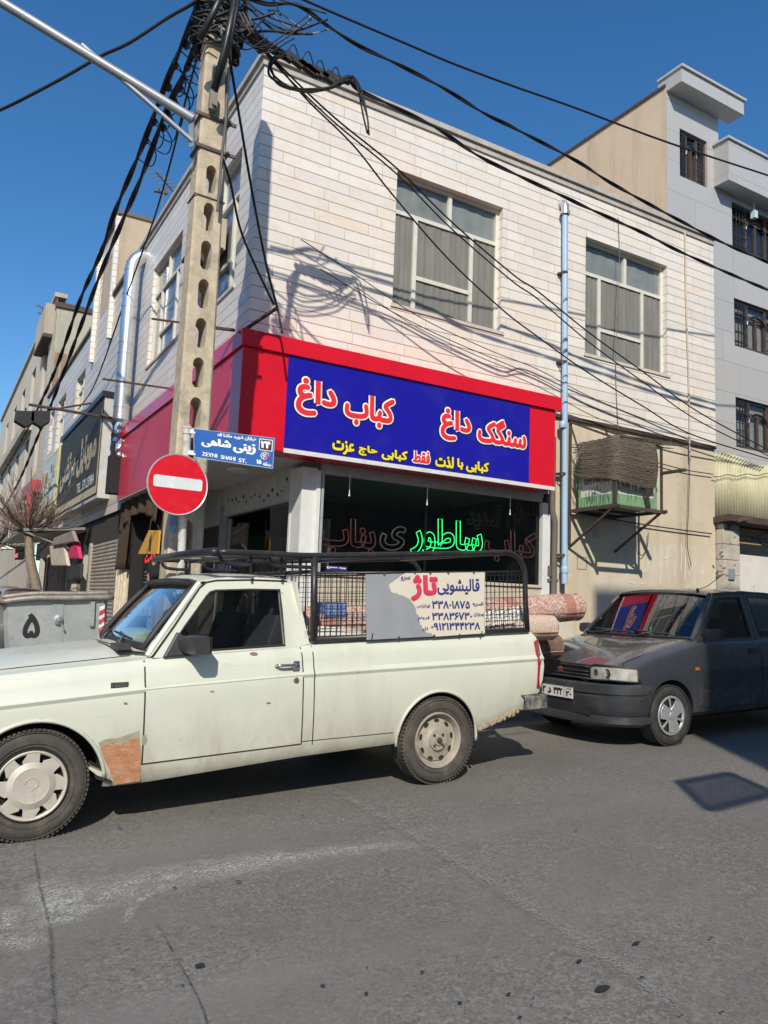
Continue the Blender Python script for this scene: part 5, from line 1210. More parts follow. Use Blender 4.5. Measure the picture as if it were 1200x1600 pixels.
for x in xs:
    P = tsec(x); ring = P + [(-TW-a, z) for a, z in P[-2::-1]]; r = []
    for y_, z in ring:
        xx = x
        if x < -.9: f = (x+.9)/-.13; xx = x+.085*f*((z-.82)/.28)**2 if z > .82 else x+.10*f*((.82-z)/.32)**2
        if x > 3.2: xx = x-(.10*((x-3.2)/.22))*(abs((y_+TW/2)/(TW/2))**4)
        r.append((xx, y_, z))
    rows.append(r)
b.grid(rows, closed=True); b.face(rows[0]); b.face(rows[-1])
body = b.build('body', [M_cream, M_dark], truck)
body.parent = None; body.matrix_world = Matrix.Identity(4)
cs = []
def cyl_cut(x, z, r, y0, y1):
    c = MB(); c.lathe([(0, 0), (r, 0), (r, y1-y0), (0, y1-y0)], (x, y0, z), (0, 1, 0), 48); return c.build('cutter', M_dark)
for (x, z, r) in ((-.02, .315, .348), (2.69, .275, .375)):
    cs += [cyl_cut(x, z, r, -.34, .3), cyl_cut(x, z, r, -TW-.3, -TW+.34)]
c = MB(); c.box(1.06, 1.99, -TW+.07, -.07, .52, 1.4); cs.append(c.build('cutter', M_dark))
c = MB(); c.box(-1.3, .93, -TW+.10, -.10, .75, 1.4); cs.append(c.build('cutter', mat('bed_floor_paint', (.34, .35, .29), .7, dirt=(.2, .16, .12)))) 
cut(body, cs); body.parent = truck; body.matrix_parent_inverse = Matrix.Identity(4)
body.data.shade_smooth(); body.data.set_sharp_from_angle(angle=math.radians(28))

def skin(name, xa, xb, za, zb, m, off, nx=14, nz=16, parent=truck):
    """panel that follows the body side between x limits and z limit functions"""
    b = MB(); rows = []
    for j in range(nz+1):
        r = []
        for i in range(nx+1):
            x = xa+(xb-xa)*i/nx; a = za(x) if callable(za) else za; c = zb(x) if callable(zb) else zb; z = a+(c-a)*j/nz
            r.append((x, tsideY(x, z)+off, z))
        rows.append(r)
    b.grid(rows); return b.build(name, m, parent, smooth=28, recalc=False)
dz0 = lambda x: interp([(1.07, .388), (2.1, .362)], x); dz1 = lambda x: interp(T_zt, x)-.012
skin('door_seam', 1.066, 2.106, lambda x: dz0(x)-.009, dz1, M_seam, .0022)
door = skin('door', 1.076, 2.097, dz0, dz1, M_cream, .0055)
skin('body_seam', .985, .993, lambda x: interp(T_zs, x)+.06, lambda x: interp(T_zt, x)-.012, M_seam, .002, 1, 14)
skin('sill_seam', .36, 1.066, lambda x: .396, lambda x: .401, M_seam, .002, 8, 1)
# cab: pillars, roof, frames
def SYc(z): return interp([(.95, -.035), (1.04, -.055), (1.47, -.165)], z)
def side_ring(b, outer, inner, off, th, m=0, far=False):
    Q = lambda p, o: (p[0], (SYc(p[1])+o) if not far else (-TW-SYc(p[1])-o), p[1])
    n = len(outer)
    for o1 in (off, off-th):
        for i in range(n): b.face([Q(outer[i], o1), Q(outer[(i+1) % n], o1), Q(inner[(i+1) % n], o1), Q(inner[i], o1)], m)
    for L in (outer, inner):
        for i in range(n): b.face([Q(L[i], off), Q(L[(i+1) % n], off), Q(L[(i+1) % n], off-th), Q(L[i], off-th)], m)
DO = [(2.048, .972), (1.90, 1.165), (1.735, 1.395), (1.695, 1.432), (1.63, 1.445), (1.40, 1.452), (1.128, 1.447), (1.105, 1.25), (1.083, 1.015)]
DI = [(1.968, 1.000), (1.85, 1.155), (1.695, 1.352), (1.672, 1.375), (1.635, 1.386), (1.40, 1.394), (1.186, 1.394), (1.182, 1.25), (1.178, 1.028)]
for far in (False, True):
    b = MB(); side_ring(b, DO, DI, .006, .035, 0, far); b.build('window_frame', M_cream, door if not far else truck, recalc=True, smooth=30)
    b = MB(); y = lambda z: SYc(z)-.012 if not far else -TW-SYc(z)+.012
    b.face([(p[0], y(p[1]), p[1]) for p in DI]); b.build('window_glass', M_carglass, door if not far else truck, recalc=False)
b = MB(); P = [Vector((p[0], SYc(p[1])+.008, p[1])) for p in DI]; b.tube(P, .007, 6, closed=True); P = [Vector((p[0]+.008*(1 if i < 3 else 0), SYc(p[1])+.006, p[1]+.007)) for i, p in enumerate(DO[:7])]; b.tube(P, .006, 6); b.build('window_rubber', M_seam, door, smooth=True)
b = MB()                                                    # roof, rear corner panels, back wall, windscreen pillars
RX = [1.06, 1.075, 1.12, 1.25, 1.4, 1.55, 1.66, 1.715, 1.74]; RZ = [-.03, -.012, 0, .012, .016, .012, -.002, -.018, -.036]; rows = []
for x, dz in zip(RX, RZ):
    r = []
    for i in range(17):
        t = i/16; y_ = -.158-(TW-.316)*t; e = abs(2*t-1); r.append((x-.0*e, y_, 1.462+dz+.034*(1-e**2.6)))
    rows.append(r)
b.grid(rows); b.grid([[(p[0], p[1], p[2]-.03) for p in r] for r in rows])
for r in (rows[0], rows[-1]): b.grid([r, [(p[0], p[1], p[2]-.03) for p in r]])
for far in (0, 1):
    s = lambda y_: y_ if not far else -TW-y_
    for k in (0, 1):
        e = [r[0] if not far else r[-1] for r in rows]
    b.grid([e, [(p[0], s(SYc(1.45)+.006), 1.449+RZ[i]*.3) for i, p in enumerate(e)]])
    C_ = [(1.083, 1.015), (1.105, 1.25), (1.128, 1.447), (1.07, 1.45), (1.03, 1.25), (.995, 1.03)]
    b.prism([(p[0], s(SYc(p[1])+.002), p[1]) for p in C_], (0, -.04 if not far else .04, 0))
    A0 = [Vector((2.075, s(-.062), .985)), Vector((1.925, s(-.105), 1.19)), Vector((1.738, s(-.160), 1.432))]
    b.tube(spline(A0, 6), .021, 8); A1 = spline([Vector((p[0]-.012, s(SYc(p[1])+.004), p[1])) for p in ((2.048, .972), (1.90, 1.165), (1.735, 1.395))], 6); b.grid([[p+Vector((.0, .010 if not far else -.010, .012)) for p in spline(A0, 6)], A1])
W_ = [(1.005, 1.03), (1.075, 1.45)]
zA, zB = 1.12, 1.37
X_ = lambda z: 1.0+(z-1.03)*.17
for (y0_, y1_, a, c) in ((-.06, -TW+.06, 1.0, zA), (-.10, -TW+.10, zB, 1.45), (-.10, -.27, zA, zB), (-TW+.10, -TW+.27, zA, zB)):
    b.prism([(X_(a), y0_, a), (X_(a), y1_, a), (X_(c), y1_, c), (X_(c), y0_, c)], (.02, 0, 0))
cab = b.build('cab_roof', M_cream, truck, smooth=40)
b = MB(); b.tube([(1.755, -.17, 1.438), (1.77, -.30, 1.452), (1.775, -TW/2, 1.462), (1.77, -TW+.30, 1.452), (1.755, -TW+.17, 1.438)], .012, 6); b.build('visor_seam', M_seam, truck, smooth=True)
b = MB(); b.face([(X_(zA)+.012, -.27, zA), (X_(zA)+.012, -TW+.27, zA), (X_(zB)+.012, -TW+.27, zB), (X_(zB)+.012, -.27, zB)]); b.build('back_window', M_carglass, truck, recalc=False)
# windscreen with rubber surround
def wsp(u, v):                                              # u across 0..1, v up 0..1
    e = abs(2*u-1); y_ = (-.115-.065*v)+(-TW+2*(.115+.065*v))*u; return Vector((2.13-.375*v-(.055-.02*v)*e**2.2+.02*math.sin(PI*v), y_, 1.015+.415*v+.012*(1-e*e)))
b = MB(); b.grid([[wsp(i/14, .05+.9*j/6) for i in range(15)] for j in range(7)]); b.build('windscreen', glass('pickup_windscreen', (.70, .76, .78), .0, 1.5, 1.9), truck, recalc=False, smooth=True)
loop = [wsp(i/14, .03) for i in range(15)] + [wsp(1, .03+.94*j/6) for j in range(1, 6)] + [wsp(1-i/14, .97) for i in range(15)] + [wsp(0, .97-.94*j/6) for j in range(1, 6)]
b = MB(); b.tube([p+Vector((.016, 0, .012)) for p in loop], .021, 7, closed=True); b.build('windscreen_rubber', mat('screen_rubber', (.035, .033, .03), .6), truck, smooth=True)
b = MB(); rows = [[(2.02, -.08, .985), (2.06, -.4, 1.03), (2.08, -TW/2, 1.035), (2.06, -TW+.4, 1.03), (2.02, -TW+.08, .985)], [(2.15, -.12, 1.0), (2.20, -.4, 1.022), (2.22, -TW/2, 1.027), (2.20, -TW+.4, 1.022), (2.15, -TW+.12, 1.0)]]
b.grid([[Vector(p)+Vector((0, 0, .014)) for p in r] for r in rows]); b.build('cowl', M_cream, truck, smooth=True)
b = MB()
for y_ in (-.42, -.95): 
    p = Vector((2.17, y_, 1.055)); q = wsp((-y_-.13)/1.36+.30 if y_ > -.6 else .9, .16); b.tube([p, p+Vector((-.02, 0, .03)), q], .008, 5); b.tube([wsp((-y_-.1)/1.36-.05, .09)+Vector((.02, 0, .012)), wsp(min(.97, (-y_-.1)/1.36+.33), .14)+Vector((.02, 0, .012))], .008, 5); b.lathe([(0, 0), (.025, 0), (.02, .03), (0, .03)], p-Vector((0, 0, .02)), (0, 0, 1), 8)
b.box(2.16, 2.24, -.35, -.13, 1.02, 1.052); b.build('wiper', M_blkpl, truck, smooth=40)
b = MB()
for y_ in (-.155,): b.tube([(2.16+.16*i, y_, interp(T_zt, 2.16+.16*i)+.014) for i in range(8)], .005, 4)
b.tube([(2.235, -.15-.06*i, interp(T_zh, 2.235)+(-.02+.02*min(1, i/6) if i < 11 else 0)*1.0) for i in range(12)], .004, 4); b.build('bonnet_seam', M_seam, truck)
# grime on the bonnet: a settled film of dust
# mirrors, handle, lock, badge
b = MB()
b.prism([(1.995, SYc(1.0)+.012, .975), (1.80, SYc(1.0)+.012, .985), (1.80, SYc(1.02)+.012, 1.06), (1.905, SYc(1.1)+.012, 1.13)], (0, .03, 0))
mirror = b.build('mirror_mount', M_blkpl, truck, bevel=.01)
b = MB(); sec_ = [(-.052, -.055), (.045, -.055), (.06, -.03), (.06, .04), (.045, .057), (-.04, .057), (-.055, .04), (-.058, -.03)]
rows = []
for t, sc1, xo in ((0, .55, .06), (.04, .85, .03), (.10, 1.0, .0), (.20, 1.0, -.005), (.235, .8, .0)): rows.append([(1.815+xo+p[0]*sc1, SYc(1.03)+.02+t, 1.055+p[1]*sc1) for p in sec_])
b.grid(rows, closed=True); b.face(rows[0]); b.face(rows[-1]); b.build('mirror_housing', M_blkpl, mirror, smooth=50)
b = MB(); b.box(1.752, 1.754, SYc(1.03)+.09, SYc(1.03)+.235, 1.005, 1.105); b.build('mirror_glass', M_chr, mirror)
hd = tp(445, 1040, .04); y0_ = tsideY(1.2, .897)+.006
b = MB(); b.tube(spline([(1.265, y0_+.002, .902), (1.25, y0_+.032, .903), (1.19, y0_+.036, .902), (1.14, y0_+.03, .902), (1.125, y0_+.004, .90)], 5), .0095, 8); b.tube(spline([(1.265, y0_+.002, .885), (1.2, y0_+.004, .878), (1.14, y0_+.004, .882)], 4), .006, 6); b.lathe([(.0, .022), (.018, .022), (.027, .015), (.03, 0)], (1.122, y0_, .892), (0, 1, 0), 16); b.prism([(1.10, y0_, .86), (1.145, y0_, .86), (1.14, y0_, .925), (1.10, y0_, .925)], (0, .014, 0)); b.build('door_handle', M_chr, door, smooth=50)
b = MB(); b.lathe([(0, .012), (.014, .012), (.019, .006), (.021, 0)], (1.122, tsideY(1.122, .80)+.006, .80), (0, 1, 0), 16); b.build('door_lock', mat('worn_lock', (.35, .33, .3), .3, .8), door, smooth=50)
bx = tp(188, 1071, .03); b = MB(); b.box(bx.x-.05, bx.x+.05, tsideY(bx.x, bx.z), tsideY(bx.x, bx.z)+.006, bx.z-.016, bx.z+.016); bdg = b.build('engine_badge', M_blkpl, truck)
b = MB(); letters(b, glyphs('1600i', -bx.x-.045, -bx.x+.045, bx.z-.011, bx.z+.011, .02, False), lambda u, v, h: Vector((-u, tsideY(bx.x, bx.z)+.0065+h, v))); b.build('badge_lettering', M_chr, bdg, recalc=False)
# rust patch and primer, dents
def side_patch(name, pxs, m, off):
    P = [tp(x, y, .01) for x, y in pxs]; pts = [(p.x, p.z) for p in P]; n = 26
    xs0, xs1 = min(p[0] for p in pts), max(p[0] for p in pts); zs0, zs1 = min(p[1] for p in pts), max(p[1] for p in pts)
    b = MB(); b.fill([pts], lambda p: Vector((p[0], 0, p[1])))
    bmesh.ops.subdivide_edges(b.bm, edges=b.bm.edges[:], cuts=3, use_grid_fill=True)
    for v in b.bm.verts: v.co.y = tsideY(v.co.x, v.co.z)+off
    return b.build(name, m, truck, recalc=False, smooth=True)
def rust():
    k = NT('rusty_filler'); n = k.noise(9, 8, .75, k.scale((1, 1, 1.6)), .8); col = k.ramp(n, (.3, (.33, .13, .055)), (.52, (.46, .21, .10)), (.7, (.52, .36, .24)))
    col = k.mix(k.ramp(k.noise(22, 6, .8, k.scale((.5, 1, 2.2)), 2), (.56, 0), (.62, .8)), col, (.56, .50, .40)); k.set(col=col, rough=.85); k.bump(n, .5, .01); return k.m
side_patch('rust_patch', [(155, 1166), (172, 1159), (190, 1160), (205, 1153), (217, 1151), (220, 1186), (220, 1221), (200, 1224), (180, 1227), (172, 1205), (162, 1185)], rust(), .0035)
side_patch('primer_patch', [(153, 1160), (165, 1154), (182, 1153), (200, 1147), (216.5, 1141), (217, 1152), (205, 1154), (190, 1161), (172, 1160), (156, 1168)], mat('grey_primer', (.33, .30, .22), .8, var=.2, sc=20), .0038)
side_patch('primer_patch', [(221, 1149), (227, 1147), (229, 1156), (226, 1163), (221, 1164)], mat('grey_primer', (.33, .30, .22), .8), .0075)
for px in ((399, 1022, 5), (64, 1124, 3), (195, 1098, 2.5), (418, 1098, 3), (330, 1080, 2.5)):
    side_patch('paint_chip', [(px[0]+px[2]*1.3*math.cos(a), px[1]+px[2]*.5*math.sin(a)) for a in [i*PI/4 for i in range(8)]], mat('chipped_paint', (.22, .14, .09), .8), .0072)
# arch lips and mud along the rear quarter
b = MB()
for (x, z, r, a0, a1) in ((-.02, .315, .352, -.05, PI*1.03), (2.69, .275, .379, .36, PI*.98)):
    P = []
    for i in range(33):
        a = a0+(a1-a0)*i/32; xx, zz = x+r*math.cos(a), z+r*math.sin(a); P.append((xx, tsideY(xx, zz)+.002, zz))
    b.tube(P, .012, 6)
    b.tube([(p[0], -TW-p[1], p[2]) for p in P], .012, 6)
b.build('arch_lip', M_cream, truck, smooth=True)
b = MB()
for k in range(90):
    t = random.random(); x = -.40-.52*t; z = interp(T_zs, x)+random.uniform(-.006, .03)**1; r = random.uniform(.008, .02); b.lathe([(0, .010), (r*.6, .008), (r, 0)], (x, tsideY(x, z)-.002, z), (random.uniform(-.3, .3), 1, random.uniform(-.3, .3)), 7)
b.build('mud_splash', mat('dried_mud', (.36, .29, .20), .95, var=.25, sc=20, bump=.4), truck, smooth=True)
# lights and bumpers
b = MB(); b.prism([(-1.02, -.002, .62), (-1.045, .004, .86), (-.995, -.004, 1.02), (-.945, .016, 1.0), (-.965, .034, .84), (-.955, .030, .64)], (0, -.09, 0)); b.prism([(-1.012, -TW+.012, .62), (-1.03, -TW+.012, .86), (-.985, -TW+.02, 1.02), (-.965, -TW-.012, 1.0), (-.99, -TW-.022, .84), (-.975, -TW-.018, .64)], (0, .09, 0)); b.build('tail_light', mat('tail_light_red', (.35, .012, .02), .2, coat=.5), truck, bevel=.006)
b = MB(); P = [(-.82, .03), (-1.03, .035), (-1.085, -.01), (-1.10, -.3), (-1.105, -TW/2), (-1.10, -TW+.3), (-1.085, -TW+.01), (-1.03, -TW-.035), (-.82, -TW-.03)]
b.grid([[(x*1.0, y_, z) for z, x, y_ in [(zz, p[0]+dx_, p[1]+dy_*(1 if p[1] > -.8 else -1)) for zz, dx_, dy_ in ((.47, .03, -.03), (.485, 0, 0), (.575, 0, 0), (.59, .03, -.03))]] for p in P]); b.build('rear_bumper', mat('scraped_bumper', (.05, .05, .052), .45, dirt=(.45, .43, .38), damt=.9, dsc=6), truck, smooth=40, solid=.012)
b = MB(); b.tube([(3.15, .02, .42), (3.44, .0, .42), (3.50, -.15, .42), (3.52, -TW/2, .42), (3.50, -TW+.15, .42), (3.44, -TW, .42), (3.15, -TW-.02, .42)], .05, 10); b.build('front_bumper', M_chr, truck, smooth=True)
b = MB(); b.box(3.395, 3.43, -TW+.38, -.38, .56, .76)
for i in range(6): b.box(3.43, 3.44, -TW+.38, -.38, .575+i*.03, .59+i*.03)
b.build('grille', M_blkpl, truck)
for y_ in (-.25, -TW+.25):
    b = MB(); b.lathe([(.10, 0), (.105, .05), (.09, .055), (.085, .03), (0, .045)], (3.36, y_, .66), (1, 0, 0), 24); b.build('headlight', M_chr, truck, smooth=40)
# wheels
def tyre(b, x, z, y_, R, wd, rim, n=56, m=0):
    prof = [(rim, -.02), (rim+.012, -.002), (rim+(R-rim)*.5, .008), (R-.022, .0), (R-.004, -.02), (R, -.035), (R, -wd+.035), (R-.004, -wd+.02), (R-.022, -wd), (rim+.01, -wd+.01), (rim, -wd+.03)]
    b.lathe(prof, (x, y_, z), (0, 1, 0), n, m)
    for i in range(72):
        a = 2*PI*i/72
        for s in (-1, 1):
            c = Vector((x+(R-.003)*math.cos(a), y_-wd/2+s*(wd/2-.022), z+(R-.003)*math.sin(a))); er = Vector((math.cos(a), 0, math.sin(a))); et = Vector((-math.sin(a), 0, math.cos(a))); b.obox(c, et*.008, Vector((0, .020, 0))+et*.004*s, er*.006, m)
def ring_txt(): pass
def wheel(x, z, R, far, style):
    w_ = empty('wheel'); w_.parent = truck; yo = 0.0
    b = MB(); tyre(b, 0, 0, 0, R, .165, .195); 
    for rr in (.225, .285): b.lathe([(rr, .004), (rr+.003, .0085), (rr+.006, .004)], (0, 0, 0), (0, 1, 0), 48)
    b.build('tyre', M_tyre, w_, smooth=40)
    b = MB(); b.lathe([(.202, -.012), (.198, .002), (.188, .002), (.180, -.010), (.172, -.05), (.16, -.055), (.15, -.04), (.10, -.030), (.075, -.018), (.072, -.004), (.04, -.004), (.036, .008), (0, .008)] if style == 'steel' else [(.202, -.012), (.198, .0), (.186, .0), (.176, -.03), (0, -.035)], (0, 0, 0), (0, 1, 0), 48); b.build('rim', M_rim if style == 'steel' else M_dark, w_, smooth=35)
    if style == 'steel':
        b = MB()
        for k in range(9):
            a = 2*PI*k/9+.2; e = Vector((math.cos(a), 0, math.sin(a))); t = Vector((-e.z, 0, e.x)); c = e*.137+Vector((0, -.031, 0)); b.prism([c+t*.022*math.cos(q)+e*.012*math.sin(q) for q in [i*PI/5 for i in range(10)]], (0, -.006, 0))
        b.build('rim_hole_shade', M_dark, w_)  # dark discs paint the shade inside the wheel slots
        b = MB()
        for k in range(4): a = PI/4+k*PI/2; b.lathe([(0, .016), (.009, .016), (.011, .0)], (.052*math.cos(a), -.008, .052*math.sin(a)), (0, 1, 0), 6)
        b.lathe([(0, .02), (.018, .02), (.022, .005)], (0, .004, 0), (0, 1, 0), 12); b.build('wheel_nut', M_iron, w_, smooth=40)
    else:
        b = MB(); b.lathe([(.188, -.002), (.190, .008), (.182, .011), (.172, .004), (.170, -.01)], (0, 0, 0), (0, 1, 0), 48)
        b.lathe([(.128, .006), (.122, .0105), (.100, .0115), (.096, .0145), (.088, .0125), (.0, .016)], (0, 0, 0), (0, 1, 0), 40)
        for k in range(8):
            a = 2*PI*k/8; pol = lambda r, d: (r*math.cos(a+d), 0, r*math.sin(a+d)); P = [pol(.10, -.40), pol(.142, -.37), pol(.180, -.12), pol(.181, .14), pol(.176, .22), pol(.138, .27), pol(.10, .40)]
            b.prism([(p[0], .007-.0001*k, p[2]) for p in P], (0, -.010, 0))
        b.tube([Vector((.035*math.cos(t)*(1 if t < 4 else .4), .0165, .035*math.sin(t)+.01)) for t in [i*.5 for i in range(11)]], .003, 4)
        b.build('hubcap', M_hubcap, w_, smooth=40, bevel=.002)
    w_.location = (x, 0 if not far else -TW, z)
    if far: w_.rotation_euler = (0, 0, PI)
    return w_
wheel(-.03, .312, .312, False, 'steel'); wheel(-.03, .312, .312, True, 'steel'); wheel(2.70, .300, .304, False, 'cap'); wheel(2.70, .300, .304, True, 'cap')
b = MB(); b.tube([(-.03, -.1, .31), (-.03, -TW+.1, .31)], .045, 8); b.tube([(2.7, -.1, .3), (2.7, -TW+.1, .3)], .035, 8); b.box(.2, 2.3, -TW+.25, -.25, .27, .36); b.tube([(2.0, -1.2, .22), (.6, -1.2, .22), (-.9, -1.3, .26)], .03, 8); b.box(-.95, .3, -TW+.2, -.2, .42, .55); b.prism([(2.36, .0, .30), (2.27, .0, .262), (2.27, -.3, .262), (2.36, -.3, .36)], (0, 0, .02)); b.build('underside', M_dark, truck)
b = MB(); b.prism([(2.40, -.01, .36), (2.33, -.005, .30), (2.20, -.005, .255), (2.20, -.25, .255), (2.36, -.25, .33)], (0, 0, .012)); b.build('mud_flap', mat('pale_dusty_plastic', (.5, .47, .38), .8), truck)
# cab interior
b = MB()
for y_ in (-.40, -1.18):
    b.box(1.22, 1.72, y_-.25, y_+.25, .58, .80); b.prism([(1.22, y_-.25, .78), (1.34, y_-.25, .80), (1.21, y_-.22, 1.22), (1.11, y_-.22, 1.22)], (0, .5, 0)); b.prism([(1.17, y_-.13, 1.22), (1.20, y_-.13, 1.20), (1.19, y_-.11, 1.40), (1.11, y_-.11, 1.40)], (0, .26, 0))
b.build('seat', M_seat, truck, bevel=.04, smooth=50)
b = MB(); b.box(1.82, 2.06, -TW+.09, -.09, .78, .975); b.box(1.80, 1.9, -.68, -.22, .93, 1.0); b.build('dashboard', M_seat, truck, bevel=.03)
b = MB(); c = Vector((1.70, -.45, .98)); b.tube([c+Vector((.09*math.sin(t)*1.0, .18*math.cos(t), .155*math.sin(t))) for t in [i*PI/12 for i in range(24)]], .012, 6, closed=True); b.tube([c, c+Vector((.2, 0, -.12))], .02, 6); b.bar(c+Vector((0, -.17, 0)), c+Vector((0, .17, 0)), .03, .015); b.build('steering_wheel', M_blkpl, truck, smooth=True)
def lump(name, c, r, m, parent, seed, sq=(1, 1, .7), label=None, cat=None):
    rn = random.Random(seed); b = MB(); bmesh.ops.create_icosphere(b.bm, subdivisions=3, radius=r)
    ph = [Vector((rn.uniform(-1, 1), rn.uniform(-1, 1), rn.uniform(-1, 1))).normalized()*rn.uniform(3, 7) for _ in range(7)]
    for v in b.bm.verts:
        n = v.co.normalized(); k = 1+.10*sum(abs(math.sin(p.dot(n)+i)) for i, p in enumerate(ph))/2-.12; v.co = Vector((v.co.x*sq[0], v.co.y*sq[1], v.co.z*sq[2]))*k
    for v in b.bm.verts: v.co += Vector(c)
    return b.build(name, m, parent, smooth=30, label=label, cat=cat)
wc = TM @ Vector((1.93, -1.0, 1.03)); lump('plastic_bag', wc, .13, mat('pale_green_bag', (.55, .62, .42), .4, var=.25, sc=14), None, 4, (1.2, 1.3, .6), 'pale green crumpled plastic bag lying on the pickup dashboard', 'bag')
wc = TM @ Vector((1.90, -.42, 1.02)); lump('crumpled_paper', wc, .08, mat('white_paper', (.7, .71, .68), .7), None, 6, (1.2, 1, .5), 'white crumpled paper lying on the pickup dashboard behind the windscreen', 'paper')

# ------------------------------------------------------------------ rack and wire cage
rack = empty('bed_rack'); rack.parent = truck
def railz(x): return interp([(-.9, 1.712), (1.0, 1.628), (1.66, 1.634)], x)
YN, YF_ = -.03, -TW+.05
for y_ in (YN, YF_):
    b = MB()
    P = spline([(1.66, y_, railz(1.66)), (1.3, y_, railz(1.3)), (.98, y_, railz(.98)), (.2, y_, railz(.2)), (-.5, y_, railz(-.5)), (-.70, y_, 1.705)], 6)[:-1] + [Vector((-.70-.185*math.sin(t), y_, 1.53+.175*math.cos(t))) for t in [i*PI/16 for i in range(9)]] + [Vector((-.89, y_, 1.3)), Vector((-.905, y_, 1.10))]
    b.tube(P, .021, 10); b.build('top_rail', M_blk, rack, smooth=True)
    b = MB(); b.tube([(.975, y_, 1.055), (.98, y_, 1.62)], .024, 10); b.tube([(.985, y_, 1.062), (-.915, y_, 1.092)], .020, 8)
    b.tube([(.97, y_, 1.512), (-.885, y_, 1.555)], .009, 6); b.build('side_frame', M_blk, rack, smooth=True)
    b = MB(); n = 46
    for i in range(1, n): x = .975-1.88*i/n; x += random.uniform(-.004, .004); b.tube([(x, y_+.006, 1.07+.016*i/n), (x+random.uniform(-.006, .006), y_+.006+random.uniform(-.003, .003), 1.3), (x, y_+.006, 1.51+.045*i/n)], .0033, 4)
    for j in range(1, 11): b.tube([(.97, y_+.011, 1.07+.043*j), (.3, y_+.011, 1.073+.0433*j+random.uniform(-.005, .003)), (-.3, y_+.011, 1.078+.044*j), (-.89, y_+.011, 1.085+.0445*j)], .0033, 4)
    b.build('wire_mesh', M_blk, rack)
b = MB()
b.tube([(1.66, YN, railz(1.66)), (1.69, YN-.02, 1.634), (1.70, -TW/2, 1.64), (1.69, YF_+.02, 1.634), (1.66, YF_, 1.634)], .028, 8)
for x in (1.36, 1.02, .2, -.65): b.tube([(x, YN, railz(x)-.005), (x, YF_, railz(x)-.005)], .016, 8)
b.tube([(.98, YN, 1.52), (.98, YF_, 1.52)], .014, 8); b.tube([(.98, YN, 1.1), (.98, YF_, 1.1)], .014, 8)
for i in range(12): y_ = YN-.12-i*.12; b.tube([(.985, y_, 1.1), (.985, y_, 1.62)], .006, 5)
for y_ in (-.35, -.8, -1.25): b.box(1.0, 1.68, y_-.03, y_+.03, 1.625, 1.637)
b.build('cross_bars', M_blk, rack, smooth=True)
b = MB()
for y_ in (YN-.05, YF_+.05):
    b.tube(spline([(1.30, y_, 1.62), (1.27, y_, 1.575), (1.2, y_, 1.555), (.98, y_, 1.55)], 5), .013, 7)
    b.tube(spline([(1.64, y_, 1.62), (1.61, y_, 1.57), (1.52, y_, 1.555), (1.42, y_, 1.555)], 5), .013, 7)
    for x in (1.42, 1.20, 1.06): b.tube([(x, y_, 1.50), (x, y_, 1.63)], .010, 6)
b.build('rack_brace', M_blk, rack, smooth=True)
b = MB()
for x in (.54, -.42): b.tube([(x, YN+.028, 1.05), (x-.008, YN+.03, 1.09), (x, YN-.01, 1.11)], .006, 5)
b.build('wire_tie', M_seam, rack)
# sign board on the cage: grey sheet with a torn cream film
SB_ = YN+.030
def tpb(px, py): p = tp(px, py, SB_); return p
sb_pts = [tpb(*p) for p in ((571, 897.5), (758, 893.5), (758, 990), (573, 1000))]
b = MB(); b.prism([(p.x, SB_-.004, p.z) for p in sb_pts], (0, .004, 0)); board = b.build('sign_board', mat('bare_grey_sheet', (.36, .38, .41), .45, .2, var=.08, sc=4, dirt=(.30, .29, .27), damt=.4), rack)
film = [(633, 895.5), (625, 900), (617, 906.5), (608, 913.5), (610, 920), (613, 926), (620, 927), (629, 931), (637, 935), (643, 941.5), (648, 948), (650, 955.5), (654, 962), (655, 969.5), (656, 976), (659, 980), (664, 984), (667.5, 989), (674, 990), (680, 994.8), (757, 989.2), (757, 894.5)]
fp = []
for (x0_, y0_), (x1_, y1_) in zip(film, film[1:]+film[:1]):
    fp.append((x0_, y0_))
    if x0_ < 681 and x1_ < 681: fp.append(((x0_+x1_)/2+random.uniform(-1.4, 1.4), (y0_+y1_)/2+random.uniform(-1.2, 1.2)))
b = MB(); Q = [tpb(*p) for p in fp]; b.fill([[(p.x, p.z) for p in Q]], lambda p: Vector((p[0], SB_+.0015, p[1]))); b.build('torn_film', mat('cream_film', (.69, .64, .53), .45, var=.05, sc=3, dirt=(.55, .48, .36), damt=.3), board, recalc=False)
M_navy = mat('navy_lettering', (.035, .045, .21), .5); M_crim = mat('crimson_lettering', (.62, .045, .10), .5)
def board_word(mb, t, l, r, top, bot, bold, m=0):
    p, q = tp(l, bot, SB_), tp(r, top, SB_); gl = glyphs(t, -p.x, -q.x, p.z, q.z, bold); letters(mb, gl, lambda u, v, h: Vector((-u, SB_+.003+h, v)), m=m)
b = MB(); board_word(b, 'قالیشویی', 683, 749, 904, 930, .03); board_word(b, 'سرو', 626, 641, 900, 908, .03); b.build('board_lettering', M_navy, board, recalc=False)
b = MB(); board_word(b, 'تاژ', 641, 684, 897, 940, .06); b.build('board_lettering', M_crim, board, recalc=False)
b = MB()
board_word(b, '۳۳۸۰۱۸۷۵', 674.5, 734, 938.5, 951.5, .04); board_word(b, '۳۳۸۳۶۷۳۰', 674.5, 737.5, 956.5, 969.5, .04); board_word(b, '۰۹۱۲۱۳۴۴۲۳۸', 673, 750, 972, 985.5, .04)
for t, l, r, a, c in (('افسریه', 738, 755, 940, 948), ('تهرانپارس', 651, 672, 943, 951), ('پیروزی', 739.5, 756, 956.5, 964), ('فرجام', 653, 671, 962, 970), ('نار', 659, 669, 979, 986)): board_word(b, t, l, r, a, c, .03)
b.build('board_lettering', M_navy, board, recalc=False)
b = MB()
